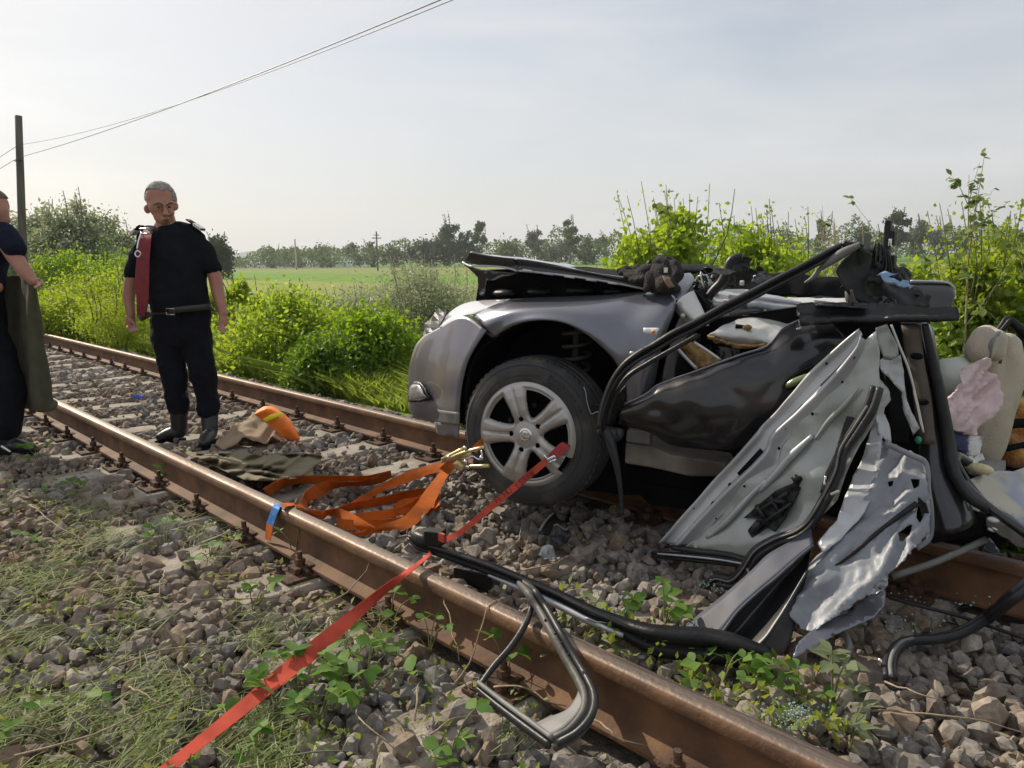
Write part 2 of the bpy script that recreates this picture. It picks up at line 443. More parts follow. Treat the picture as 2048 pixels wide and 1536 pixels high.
# ---- crushed stone
m, t, b, out = new_mat('ballast_stone'); N = t.nodes.new; K = t.links.new
geo = N('ShaderNodeNewGeometry'); oi = N('ShaderNodeObjectInfo')
ad = N('ShaderNodeMath'); ad.operation = 'ADD'; K(geo.outputs['Random Per Island'], ad.inputs[0]); K(oi.outputs['Random'], ad.inputs[1])
fr_ = N('ShaderNodeMath'); fr_.operation = 'FRACT'; K(ad.outputs[0], fr_.inputs[0])
rp = N('ShaderNodeValToRGB'); e = rp.color_ramp.elements
e[0].color = (.19, .18, .17, 1); e[1].color = (.31, .255, .19, 1)
for pos, c in ((.2, (.25, .225, .20)), (.42, (.19, .168, .15)), (.6, (.31, .27, .225)), (.75, (.22, .17, .125)), (.9, (.29, .265, .235))):
    q = e.new(pos); q.color = c + (1,)
rp.color_ramp.interpolation = 'CONSTANT'
K(fr_.outputs[0], rp.inputs[0])
n1 = N('ShaderNodeTexNoise'); n1.inputs['Scale'].default_value = 55; n1.inputs['Detail'].default_value = 6; K(geo.outputs['Position'], n1.inputs[0])
n2 = N('ShaderNodeTexNoise'); n2.inputs['Scale'].default_value = 1.1; n2.inputs['Detail'].default_value = 4; K(geo.outputs['Position'], n2.inputs[0])
a1 = N('ShaderNodeMapRange'); a1.inputs[1].default_value = .3; a1.inputs[2].default_value = .7; a1.inputs[3].default_value = .62; a1.inputs[4].default_value = 1.3; K(n1.outputs[0], a1.inputs[0])
mu = N('ShaderNodeMix'); mu.data_type = 'RGBA'; mu.blend_type = 'MULTIPLY'; mu.inputs[0].default_value = 1; K(rp.outputs[0], mu.inputs[6]); K(a1.outputs[0], mu.inputs[7])
a2 = N('ShaderNodeMapRange'); a2.inputs[1].default_value = .42; a2.inputs[2].default_value = .68; a2.inputs[4].default_value = .62; K(n2.outputs[0], a2.inputs[0])
mi = N('ShaderNodeMix'); mi.data_type = 'RGBA'; K(a2.outputs[0], mi.inputs[0]); K(mu.outputs[2], mi.inputs[6]); mi.inputs[7].default_value = (.20, .135, .082, 1)   # brake-dust rust
K(mi.outputs[2], b.inputs['Base Color']); b.inputs['Roughness'].default_value = .9; b.inputs['Specular IOR Level'].default_value = .25
bp = N('ShaderNodeBump'); bp.inputs['Strength'].default_value = .5; bp.inputs['Distance'].default_value = .006; K(n1.outputs[0], bp.inputs['Height']); K(bp.outputs[0], b.inputs['Normal'])
M_stone = m
import bmesh
def rock(seed, k=13):
    r = random.Random(seed); bm = bmesh.new()
    for _ in range(k):
        v = Vector((r.gauss(0, 1), r.gauss(0, 1), r.gauss(0, 1))).normalized() * r.uniform(.84, 1.03)
        bm.verts.new((v.x, v.y * .85, v.z * .7))
    res = bmesh.ops.convex_hull(bm, input=bm.verts)
    bmesh.ops.delete(bm, geom=[v for v in bm.verts if not v.link_faces], context='VERTS')
    bmesh.ops.triangulate(bm, faces=bm.faces)
    bm.verts.index_update(); V = np.array([v.co[:] for v in bm.verts]); F = np.array([[v.index for v in f.verts] for f in bm.faces]); bm.free()
    return V, F
ROCKS = [rock(s, 18 + s % 9) for s in range(28)]
SLEEP_X = [round(-3.88 + .6 * k - (.09 if k > 1 else 0), 3) for k in range(-62, 12)]
SLP = np.array(SLEEP_X); SLEN0, SLEN1 = .98, 3.56
def scatter(x0, x1, y0, y1, cell):
    gx, gy = np.meshgrid(np.arange(x0, x1, cell), np.arange(y0, y1, cell))
    P = np.stack([gx.ravel(), gy.ravel()], 1) + RNG.uniform(-.5, .5, (gx.size, 2)) * cell
    return P
P = np.vstack([scatter(-3.4, .8, -.1, 3.95, .046), scatter(-9, -3.4, .0, 3.95, .052), scatter(-16, -9, .6, 3.95, .062), scatter(-26, -16, 1.0, 3.95, .085)])
P2 = np.vstack([scatter(-3.4, .8, .0, 3.8, .085), scatter(-9, -3.4, .2, 3.8, .10)])
lay = np.concatenate([np.zeros(len(P)), np.ones(len(P2))]); P = np.vstack([P, P2])
dx = np.abs(P[:, 0][:, None] - SLP[None]).min(1)
onsl = (dx < .12) & (P[:, 1] > SLEN0) & (P[:, 1] < SLEN1)
nrail = np.minimum(np.abs(P[:, 1] - 1.51), np.abs(P[:, 1] - 3.015))
keep = nrail > .095
keep &= ~(onsl & (nrail < .22))
keep &= ~(onsl & (RNG.random(len(P)) < np.where((P[:, 1] > 1.5) & (P[:, 1] < 3.0), np.where(P[:, 0] > -3.6, .42, .86), np.where(P[:, 0] > -3.0, .45, .72))))
P = P[keep]; lay = lay[keep]; onsl = onsl[keep]
size = np.clip(RNG.lognormal(math.log(.027), .42, len(P)), .011, .062) * np.where(P[:, 0] < -9, 1.25, 1.0)
z = np.interp(P[:, 1], [-.5, .0, 3.55, 4.0], [-.40, -.212, -.212, -.37]) + np.where(lay > 0, .02, 0) + RNG.uniform(-.012, .012, len(P)) + np.where(onsl, .03, 0)
z = np.minimum(z, -.168 - size * .2)
Pw = np.c_[P, z]
px, py, dep = proj(Pw); vis = (dep > .4) & (px > -160) & (px < 2210) & (py < 1720) & (py > 400)
Pw, size, px, py, dep = Pw[vis], size[vis], px[vis], py[vis], dep[vis]
def rotmats(n):
    q = RNG.normal(size=(n, 4)); q /= np.linalg.norm(q, axis=1)[:, None]; w, x, y, z = q.T
    return np.stack([np.stack([1 - 2 * (y * y + z * z), 2 * (x * y - z * w), 2 * (x * z + y * w)], -1),
                     np.stack([2 * (x * y + z * w), 1 - 2 * (x * x + z * z), 2 * (y * z - x * w)], -1),
                     np.stack([2 * (x * z - y * w), 2 * (y * z + x * w), 1 - 2 * (x * x + y * y)], -1)], 1)
app = size / dep * ((px > 0) & (px < 2048) & (py > 0) & (py < 1536))
# those hidden behind wreck, strap or rail do not count among the largest
app = np.where((px > 1240) & (px < 1900) & (py < 1290), 0, app)
big = set(np.argsort(-app)[:300].tolist())
rk = RNG.integers(0, len(ROCKS), len(Pw)); RMs = rotmats(len(Pw)) * RNG.uniform(.85, 1.2, (len(Pw), 1, 3))
Vs, Fs, off = [], [], 0
for k, (rv, rf) in enumerate(ROCKS):
    ii = np.array([i for i in np.where(rk == k)[0] if i not in big])
    if not len(ii): continue
    v = np.einsum('nij,vj->nvi', RMs[ii], rv) * size[ii][:, None, None] + Pw[ii][:, None, :]
    f = rf[None] + (np.arange(len(ii)) * len(rv))[:, None, None] + off
    Vs.append(v.reshape(-1, 3)); Fs.append(f.reshape(-1, 3)); off += len(ii) * len(rv)
o = part('stone_fill', np.vstack(Vs), np.vstack(Fs), M_stone, ballast, smooth=False); tag(o, kind='stuff')
rmesh = []
for k, (rv, rf) in enumerate(ROCKS):
    me = fast_mesh('stone', rv, rf, False); me.materials.append(M_stone); rmesh.append(me)
for i in sorted(big):
    o = bpy.data.objects.new('stone', rmesh[rk[i]]); COL.objects.link(o); o.parent = ballast
    o.matrix_local = Matrix.Translation(Pw[i].tolist()) @ (Matrix(RMs[i].tolist()) * float(size[i])).to_4x4()

# ---- rails
m, t, b, out = new_mat('rusty_rail'); N = t.nodes.new; K = t.links.new
tcn = N('ShaderNodeTexCoord'); sxz = N('ShaderNodeSeparateXYZ'); K(tcn.outputs['Object'], sxz.inputs[0])
n1 = N('ShaderNodeTexNoise'); n1.inputs['Scale'].default_value = 7; n1.inputs['Detail'].default_value = 9; K(tcn.outputs['Object'], n1.inputs[0])
mpn = N('ShaderNodeMapping'); mpn.inputs['Scale'].default_value = (2, 50, 40); K(tcn.outputs['Object'], mpn.inputs[0])
n2 = N('ShaderNodeTexNoise'); n2.inputs['Scale'].default_value = 1.5; n2.inputs['Detail'].default_value = 5; K(mpn.outputs[0], n2.inputs[0])
rp = N('ShaderNodeValToRGB'); e = rp.color_ramp.elements; e[0].position = .3; e[1].position = .72
e[0].color = (.065, .031, .015, 1); e[1].color = (.20, .098, .042, 1); K(n1.outputs[0], rp.inputs[0])
top = N('ShaderNodeMapRange'); top.inputs[1].default_value = -.006; top.inputs[2].default_value = -.0015; K(sxz.outputs[2], top.inputs[0])
wob = N('ShaderNodeMath'); wob.operation = 'MULTIPLY'; K(top.outputs[0], wob.inputs[0])
n2r = N('ShaderNodeMapRange'); n2r.inputs[1].default_value = .3; n2r.inputs[2].default_value = .55; n2r.inputs[3].default_value = .55; K(n2.outputs[0], n2r.inputs[0]); K(n2r.outputs[0], wob.inputs[1])
mi = N('ShaderNodeMix'); mi.data_type = 'RGBA'; K(wob.outputs[0], mi.inputs[0]); K(rp.outputs[0], mi.inputs[6]); mi.inputs[7].default_value = (.25, .20, .165, 1)
K(mi.outputs[2], b.inputs['Base Color']); K(wob.outputs[0], b.inputs['Metallic'])
rr = N('ShaderNodeMapRange'); rr.inputs[3].default_value = .8; rr.inputs[4].default_value = .47; K(wob.outputs[0], rr.inputs[0]); K(rr.outputs[0], b.inputs['Roughness'])
bp = N('ShaderNodeBump'); bp.inputs['Strength'].default_value = .6; bp.inputs['Distance'].default_value = .004; n3 = N('ShaderNodeTexNoise'); n3.inputs['Scale'].default_value = 60; n3.inputs['Detail'].default_value = 6
K(tcn.outputs['Object'], n3.inputs[0]); K(n3.outputs[0], bp.inputs['Height']); K(bp.outputs[0], b.inputs['Normal'])
M_rail = m
half = [(.0, .0), (.018, -.0006), (.026, -.003), (.032, -.0075), (.0355, -.014), (.0365, -.034), (.036, -.038), (.012, -.047), (.009, -.055), (.0083, -.09),
        (.0095, -.125), (.014, -.137), (.035, -.149), (.073, -.1585), (.075, -.161), (.075, -.172)]
prof = half + [(-a, b_) for a, b_ in reversed(half[1:])]
for y0, lab in ((1.51, 'near rusty steel rail crossed by the red strap'), (3.015, 'far rusty steel rail running beneath the wrecked car')):
    xr = list(np.arange(-60, -18, 6.0)) + list(np.arange(-18, 9.01, .6)); n = len(prof)
    V = [Vector((x, a, c)) for x in xr for a, c in prof]
    F = grid_faces(n, len(xr), True)
    F = [tuple(reversed(f)) for f in F] + [tuple(range(n)), tuple((len(xr) - 1) * n + i for i in reversed(range(n)))]
    e_ = part('rail', V, F, M_rail, None, smooth=True); e_.location = (0, y0, 0)
    e_.modifiers.new('edges', 'EDGE_SPLIT').split_angle = R(28)
    tag(e_, lab, 'rail', 'rails of the track')

# ---- sleepers with their fastenings
M_conc = pm('sleeper_concrete', (.30, .265, .22), .95, var=.3, scale=9, bump=.5, bscale=60, spec=.2, col2=(.17, .13, .095), mscale=3, mixat=(.45, .65))
M_rust = pm('rusty_iron', (.10, .052, .03), .8, var=.5, scale=40, bump=.5, bscale=120, spec=.3, col2=(.05, .03, .022), mscale=25)
s0 = bpy.data.objects.new('concrete_sleeper', None); COL.objects.link(s0); ORG[s0.name] = Vector((0, 0, 0))
yc = (SLEN0 + SLEN1) / 2; ln = (SLEN1 - SLEN0) / 2
V, F = [], []
ysl = [-ln, -ln + .03, -1.1, -.55, 0, .55, 1.1, ln - .03, ln]
for k, y in enumerate(ysl):
    w = .128 if abs(y) > .4 else .112; zt = -.186 if abs(y) > .4 else -.198
    if k in (0, len(ysl) - 1): zt -= .012
    V += [(-w - .012, y, -.38), (-w, y, zt - .02), (-w + .018, y, zt), (w - .018, y, zt), (w, y, zt - .02), (w + .012, y, -.38)]
n = 6
F = grid_faces(n, len(ysl), True) + [tuple(range(n - 1, -1, -1)), tuple((len(ysl) - 1) * n + i for i in range(n))]
part('concrete_beam', V, F, M_conc, s0, smooth=False, bevel=.006)
def hexa(c, r, h, seg=6, r2=None):
    V = [(c[0] + r_ * math.cos(2 * math.pi * k / seg), c[1] + r_ * math.sin(2 * math.pi * k / seg), c[2] + dz)
         for dz, r_ in ((0, r), (h, r2 or r)) for k in range(seg)]
    return V, grid_faces(seg, 2, True) + [tuple(range(seg - 1, -1, -1)), tuple(range(seg, 2 * seg))]
pl = part('base_plate', *join(box((0, 0, -.178), (.16, .36, .013)), box((0, .083, -.162), (.15, .016, .028)), box((0, -.083, -.162), (.15, .016, .028))), M_rust, None, smooth=False, bevel=.003)
cl = part('rail_clip', *join(box((0, .072, -.1515), (.075, .075, .013)), box((0, .112, -.16), (.07, .022, .03))), M_rust, None, smooth=False, bevel=.004)
bt = part('clip_bolt', *join(hexa((0, .083, -.145), .019, .007, 12), hexa((0, .083, -.138), .0215, .02), hexa((0, .083, -.118), .011, .03, 10)), M_rust, None, smooth=False)
cs = part('sleeper_screw', *join(hexa((.05, .15, -.1715), .019, .006, 12), hexa((.05, .15, -.1655), .013, .02, 4, .010)), M_rust, None, smooth=False)
def put(src, parent, y, flip):
    o = bpy.data.objects.new(src.data.name, src.data); COL.objects.link(o); o.parent = parent; ORG[o.name] = Vector((0, 0, 0))
    o.location = (0, y, 0); o.rotation_euler.z = math.pi if flip else 0
    if src.modifiers:
        for mm in src.modifiers:
            q = o.modifiers.new(mm.name, mm.type); q.width = mm.width; q.segments = 2; q.limit_method = 'ANGLE'
    return o
for ry in (1.51 - yc, 3.015 - yc):
    p_ = put(pl, s0, ry, False)
    for fl in (False, True):
        c_ = put(cl, s0, ry, fl); put(bt, s0, ry, fl); put(cs, s0, ry, fl)
for o in (pl, cl, bt, cs): bpy.data.objects.remove(o)
SLBL = {}
vis_x = [x for x in SLEEP_X if -22 < x < .4]
for i, x in enumerate(vis_x):
    s = s0 if i == 0 else copy_tree(s0)
    s.location = (x + random.uniform(-.015, .015), yc + random.uniform(-.02, .02), random.uniform(-.004, .004)); s.rotation_euler.z = random.uniform(-.012, .012)
    if x < -8.5: lab, grp = 'distant concrete sleeper between the rails far behind the standing man', 'distant sleepers'
    elif x < -5.3: lab, grp = ['third concrete sleeper behind the standing man\'s boots', 'second concrete sleeper behind the standing man\'s boots', 'concrete sleeper just behind the standing man\'s boots', 'concrete sleeper under the standing man\'s rear boot', 'concrete sleeper right beside the standing man\'s front boot', 'concrete sleeper under the tan sack'][min(5, int((x + 8.5) / .6))], 'sleepers by the man'
    elif x < -3.2: lab, grp = ['concrete sleeper between the tan sack and the olive blanket', 'concrete sleeper beside the olive blanket\'s right end', 'concrete sleeper under the orange strap heap', 'concrete sleeper under the ratchet, left of the car wheel'][min(3, int((x + 5.3) / .6))], 'sleepers near the orange straps'
    elif x < -1.3: lab, grp = ['stone-covered concrete sleeper under the blue strap end and red strap', 'stone-covered concrete sleeper under the car wheel', 'stone-covered concrete sleeper under the window frame arm'][min(2, int((x + 3.2) / .6))], 'sleepers under the car'
    else: lab, grp = ['concrete sleeper buried in stones under the crushed doors', 'concrete sleeper buried in stones at the big rail bolt, bottom right', 'concrete sleeper buried in stones nearest the bottom right corner'][min(2, int((x + 1.3) / .6))], 'buried sleepers in the foreground'
    tag(s, lab, 'sleeper', grp)

# ================================================================ VEGETATION
def unit(a): return a / (np.linalg.norm(a, axis=-1, keepdims=True) + 1e-9)
def leaf_quads(P, size, asp=.55, up=.2, fold=.25, D=None):
    n = len(P); d = RNG.normal(size=(n, 3)) if D is None else D + RNG.normal(size=(n, 3)) * .5
    d[:, 2] += up; d = unit(d); s = unit(np.cross(d, RNG.normal(size=(n, 3)))); nrm = np.cross(d, s)
    L_ = size[:, None]; w = L_ * asp * .5
    a = P; c = P + d * L_; mid = P + d * L_ * .42 + nrm * L_ * fold * .3
    V = np.stack([a, mid + s * w, c, mid - s * w], 1).reshape(-1, 3)
    F = np.arange(4 * n).reshape(n, 4)
    return V, F
M_bark = pm('bark', (.16, .13, .10), .95, var=.4, scale=20, bump=.6, bscale=50)
M_stem = pm('green_stem', (.12, .13, .05), .8, var=.3, scale=20)
M_palebark = pm('pale_stem', (.32, .27, .18), .8, var=.3, scale=20)
LEAF = dict(
    bright=leaf_mat('leaf_bright_green', (.17, .27, .032), (.33, .43, .07), .55, .5),
    mid=leaf_mat('leaf_mid_green', (.11, .21, .022), (.23, .34, .04), .52, .48),
    dark=leaf_mat('leaf_dark_green', (.075, .15, .02), (.15, .25, .035), .48, .45),
    silver=leaf_mat('leaf_silver_green', (.16, .20, .11), (.33, .36, .23), .42, .45),
    yellow=leaf_mat('leaf_yellow_green', (.17, .25, .028), (.30, .38, .055), .5, .5),
    far=leaf_mat('leaf_far_green', (.06, .10, .032), (.12, .17, .055), .3, .7, spec=.1),
    fardark=leaf_mat('leaf_far_dark', (.028, .055, .02), (.065, .105, .035), .3, .7, spec=.1),
    fargrey=leaf_mat('leaf_far_grey', (.12, .145, .10), (.22, .25, .17), .3, .7, spec=.1))
def spot(px, depth):
    p = U(px, 520, depth); return p.x, p.y, float(gz(p.x, p.y))
def zat(px, py, depth): return U(px, py, depth).z
def shrub(name, label, cat, px, depth, hw, top, n, leaf, kind, group=None, shoots=6, stem=M_stem, base=None, asp=.6, low=.0, up=.15, clumps=None):
    """leafy shrub or tree; hw/top are its half width and top edge as seen, turned into metres at its own distance"""
    if depth < 60: hw *= 1.22; n = int(n * 1.5); leaf *= 1.08
    x, y, z0 = spot(px, depth); h = zat(px, top, depth) - z0; rw = hw / FPX * depth
    if base is not None: z0 = base
    t_ = thing(name, label, cat, (x, y, z0), group)
    k = clumps or max(8, int(n / 130))
    u = unit(RNG.normal(size=(k, 3))) * (RNG.random((k, 1)) ** .4)
    cz = (low + (1 - low) * (.5 + .5 * u[:, 2])) * h * .93
    prof_ = np.sqrt(np.clip(1 - ((cz / h - .42) / .62) ** 2, .2, 1))
    Cn = np.c_[u[:, 0] * rw * .95 * prof_, u[:, 1] * rw * .95 * prof_, cz]
    Cn[:, 2] = np.clip(Cn[:, 2], .08 * h * (low > 0), h)
    cr_ = RNG.uniform(.2, .36, k) * min(rw, h)
    which = RNG.integers(0, k, n); g = RNG.normal(size=(n, 3)) * .55
    P = Cn[which] + g * cr_[which][:, None]
    S = leaf * RNG.uniform(.6, 1.25, n)
    V, F = leaf_quads(P, S, asp, up)
    tubes = []
    Vs, Fs = [V], [F]; off = len(V)
    for i in range(shoots):                       # thin upright shoots breaking the outline
        a = RNG.uniform(0, 6.28); r0 = rw * RNG.uniform(.05, .7)
        p0 = Vector((math.cos(a) * r0, math.sin(a) * r0, h * RNG.uniform(.45, .7))); p1 = p0 + Vector((math.cos(a) * .12 * h * RNG.random(), math.sin(a) * .12 * h * RNG.random(), (h - p0.z) * RNG.uniform(.9, 1.12)))
        tubes.append(tube([p0, p0.lerp(p1, .5) + Vector((.02, .02, 0)) * h, p1], [.006 * depth / 7, .003 * depth / 7], 4, n=5))
        m_ = max(6, int((p1 - p0).length / leaf * 2.2)); tt = RNG.random(m_)
        Q = np.array([tuple(p0.lerp(p1, float(q))) for q in tt]) + RNG.normal(size=(m_, 3)) * leaf * .4
        v, f = leaf_quads(Q, leaf * RNG.uniform(.6, 1.1, m_) * (1.1 - .5 * tt), asp, .3); Vs.append(v); Fs.append(f + off); off += len(v)
    part('crown', np.vstack(Vs), np.vstack(Fs), LEAF[kind], t_, smooth=False, world=False)
    n_ = 0; nst = 5 if cat != 'tree' else 1
    for i in range(nst):
        a = i * 6.28 / nst + RNG.random(); r1 = rw * (.55 if nst > 1 else .05)
        p0 = Vector((math.cos(a) * .05 * rw, math.sin(a) * .05 * rw, -.05)); p1 = Vector((math.cos(a) * r1, math.sin(a) * r1, h * (.62 if nst > 1 else .75)))
        tubes.append(tube([p0, p0.lerp(p1, .4) + Vector((0, 0, .1 * h)), p1], [.012 * h + .004, .004 * h + .002], 6, n=7))
        if nst == 1:
            for j in range(7):
                q0 = p0.lerp(p1, .3 + .08 * j); b_ = RNG.uniform(0, 6.28)
                q1 = q0 + Vector((math.cos(b_) * rw * .7, math.sin(b_) * rw * .7, h * .18)); tubes.append(tube([q0, q0.lerp(q1, .5) + Vector((0, 0, .03 * h)), q1], [.006 * h, .0015 * h], 5, n=5))
    v, f = join(*tubes); part('trunk' if cat == 'tree' else 'stem', v, f, stem, t_, world=False)
    return t_

# ---- near shrubs along the bank, left to right
shrub('willow_tree', 'large grey-green willow tree behind the pole at the far left', 'tree', 150, 42, 72, 386, 13000, .20, 'silver', None, 3, stem=M_bark, low=.05, clumps=75)
shrub('willow_tree', 'grey-green willow tree partly hidden by the pole, leftmost in the row', 'tree', 62, 44, 52, 402, 9000, .20, 'silver', None, 2, stem=M_bark, low=.05, clumps=55)
shrub('willow_tree', 'smaller round willow tree just left of the standing man', 'tree', 248, 52, 40, 446, 6500, .20, 'silver', None, 2, stem=M_bark, low=.05, clumps=40)
shrub('hedge_bush', 'dark green bush at the foot of the willow trees', 'bush', 205, 34, 60, 476, 3500, .13, 'mid', None, 4)
shrub('hedge_bush', 'mid green bush behind the held blanket at the left', 'bush', 120, 27, 60, 500, 3500, .11, 'mid', None, 4)
shrub('hedge_bush', 'small leafy bush just behind the standing man\'s arm', 'bush', 235, 21, 45, 520, 3000, .085, 'bright', None, 4)
shrub('verge_shrub', 'yellow-green weedy shrub beyond the far rail left of the man', 'shrub', 185, 15.5, 95, 552, 6000, .06, 'yellow', None, 5)
shrub('verge_shrub', 'pale flowering weed shrub beside the man\'s strap side', 'shrub', 225, 11.5, 70, 580, 5000, .045, 'yellow', None, 8, asp=.4)
shrub('elder_bush', 'bright green bush rising right behind the standing man', 'bush', 478, 11.0, 42, 545, 2600, .075, 'bright', None, 5)
shrub('elder_bush', 'bright leafy elder bush between the man and the car front', 'bush', 565, 9.4, 105, 588, 11000, .062, 'bright', None, 9)
shrub('elder_bush', 'dark leaved bush touching the car\'s front bumper', 'bush', 735, 8.4, 92, 612, 11000, .058, 'mid', None, 5)
shrub('elder_bush', 'deep green low bush growing by the far rail near the bumper', 'bush', 660, 8.0, 80, 680, 8000, .055, 'dark', None, 2)
shrub('willow_shrub', 'silvery willow shrub behind the car\'s raised bonnet', 'shrub', 830, 10.5, 120, 520, 20000, .05, 'silver', None, 14, asp=.34, stem=M_palebark)
shrub('leafy_shrub', 'tall bright green shrub directly behind the gloves on the car', 'shrub', 1335, 7.6, 104, 400, 10500, .072, 'bright', None, 14, asp=.7, clumps=60)
shrub('leafy_shrub', 'bright green shrub behind the wreck\'s raised window frame', 'shrub', 1510, 7.9, 98, 432, 9000, .072, 'bright', None, 10, asp=.7, clumps=55)
shrub('leafy_shrub', 'low bright shrub behind the bonnet\'s rear edge', 'shrub', 1215, 8.6, 62, 520, 2600, .08, 'bright', None, 5, asp=.7)
shrub('willow_shrub', 'pale grey-green shrub with wispy shoots behind the torn pillar', 'shrub', 1650, 10.5, 85, 455, 5500, .06, 'silver', None, 14, asp=.35, stem=M_palebark)
shrub('leafy_shrub', 'yellow-green leafy shrub right of the crushed roof', 'shrub', 1830, 7.6, 80, 520, 5000, .075, 'yellow', None, 7, asp=.75)
shrub('leafy_shrub', 'dense leafy shrub behind the beige car seat', 'shrub', 1950, 6.6, 85, 500, 6500, .075, 'yellow', None, 8, asp=.75)
shrub('leafy_shrub', 'leafy shrub cut by the right edge of the picture', 'shrub', 2075, 6.3, 70, 430, 5500, .08, 'yellow', None, 8, asp=.75)
shrub('leafy_shrub', 'shrub low behind the dark rear panel of the wreck', 'shrub', 1890, 6.2, 90, 600, 5000, .07, 'bright', None, 4, asp=.75)
for px_, d_, hw_s, top_, kd, lab in ((1425, 8.4, 95, 428, 'bright', 'bright shrub filling the gap between the two taller bright shrubs'), (1595, 8.6, 90, 452, 'bright', 'bright shrub left of the pale grey-green shrub'), (1735, 8.8, 90, 505, 'yellow', 'low yellow-green shrub behind the crushed roof mass'),
        (1275, 8.0, 70, 470, 'bright', 'left shoulder of the bright shrubs behind the gloves'), (2010, 7.4, 95, 440, 'yellow', 'yellow-green shrub filling the right background'), (1790, 7.0, 95, 560, 'bright', 'green shrub low behind the black trim bar'), (1890, 8.2, 95, 480, 'yellow', 'yellow-green shrub around the poplar sapling\'s stem'),
        (1000, 14, 110, 545, 'silver', 'pale shrub low behind the bonnet'), (400, 13, 60, 560, 'yellow', 'weedy shrub behind the standing man\'s hip'), (320, 14, 70, 575, 'yellow', 'weedy shrub between the standing man\'s arm and body'), (110, 13, 80, 585, 'yellow', 'yellow-green weeds right of the held blanket'), (700, 11.5, 90, 570, 'silver', 'pale feathery shrub left of the silvery willow shrub')):
    shrub('leafy_shrub', lab, 'shrub', px_, d_, hw_s, top_, 5600 if kd != 'silver' else 11000, .06 if kd != 'silver' else .055, kd, None, 6, asp=.65 if kd != 'silver' else .35)
shrub('leafy_shrub', 'airy leafy bush crown around the poplar sapling at right', 'shrub', 1935, 6.4, 62, 425, 2200, .068, 'yellow', None, 12, asp=.8)
# ---- poplar sapling with separate large leaves
def leaf_mesh(name, mat, asp=.8, tip=1.0):
    pts = [(0, 0, 0), (.22, .30 * asp, .03), (.5, .42 * asp, .05), (.8, .22 * asp, .02), (1, 0, -.06), (.8, -.22 * asp, .02), (.5, -.42 * asp, .05), (.22, -.30 * asp, .03), (.5, 0, 0)]
    F = [(0, 1, 8), (1, 2, 8), (2, 3, 8), (3, 4, 8), (4, 5, 8), (5, 6, 8), (6, 7, 8), (7, 0, 8)]
    me = fast_mesh(name, pts, F, True); me.materials.append(mat); return me
M_leafobj = []
for nm, c1, c2 in (('weed_leaf', (.07, .16, .03), (.16, .27, .05)), ('poplar_leaf', (.10, .16, .05), (.20, .27, .09)), ('pale_leaf', (.16, .20, .11), (.24, .28, .16))):
    m = leaf_mat(nm, c1, c2, .42, .58, spec=.2); t = m.node_tree
    oi = t.nodes.new('ShaderNodeObjectInfo')
    for l in list(t.links):
        if l.from_socket.name == 'Random Per Island': t.links.new(oi.outputs['Random'], l.to_socket)
    M_leafobj.append(m)
LM = [leaf_mesh('leaf', M_leafobj[0], .85), leaf_mesh('leaf', M_leafobj[1], 1.0), leaf_mesh('leaf', M_leafobj[2], .7)]
def add_leaf(parent, me, loc, dirv, size, roll=None):
    d = Vector(dirv).normalized(); o = bpy.data.objects.new('leaf', me); COL.objects.link(o); o.parent = parent
    q = d.to_track_quat('X', 'Z'); o.rotation_mode = 'QUATERNION'
    from mathutils import Quaternion
    o.rotation_quaternion = q @ Quaternion((1, 0, 0), random.uniform(-.7, .7) if roll is None else roll)
    o.location = loc; o.scale = (size, size, size)
def sapling(px, depth, top, label, nleaf, spread=.35, lean=0.0):
    x, y, z0 = spot(px, depth); h = zat(px, top, depth) - z0
    t_ = thing('poplar_sapling', label, 'sapling', (x, y, z0))
    tp = Vector((lean, 0, h)); trunk = crs([Vector((0, 0, -.1)), Vector((.02 * h, .01 * h, h * .5)), tp], 12)
    tubes = [tube(trunk, [.012 * h * .5, .002], 6)]; ends = []
    for j in range(14):
        f = .42 + .055 * j * .95; i = min(10, int(f * 11)); p0 = Vector(tuple(trunk[i])); a = random.uniform(0, 6.28)
        ln_ = spread * h * (1.05 - f) * random.uniform(.8, 1.3) + .08
        p1 = p0 + Vector((math.cos(a) * ln_, math.sin(a) * ln_, ln_ * random.uniform(.8, 1.5)))
        tubes.append(tube([p0, p0.lerp(p1, .5) + Vector((0, 0, .02)), p1], [.004, .0015], 4, n=6)); ends.append((p0, p1))
    part('stem', *join(*tubes), M_palebark, t_, world=False)
    for k in range(nleaf):
        p0, p1 = random.choice(ends); f = random.uniform(.25, 1.02); p = p0.lerp(p1, f)
        add_leaf(t_, LM[1], p, (random.uniform(-1, 1), random.uniform(-1, 1), random.uniform(-.9, .3)), random.uniform(.045, .075))
    return t_
sapling(1925, 6.1, 352, 'slender poplar sapling with sparse leaves against the sky at right', 190, .5)
sapling(2052, 5.9, 430, 'poplar sapling at the right picture edge with few leaves', 90, .45)
sapling(1330, 7.3, 385, 'thin sapling shoots topping the bright shrub behind the car', 70, .22)
sapling(1640, 9.5, 412, 'thin pale sapling rising behind the wreck\'s window frame', 45, .2)

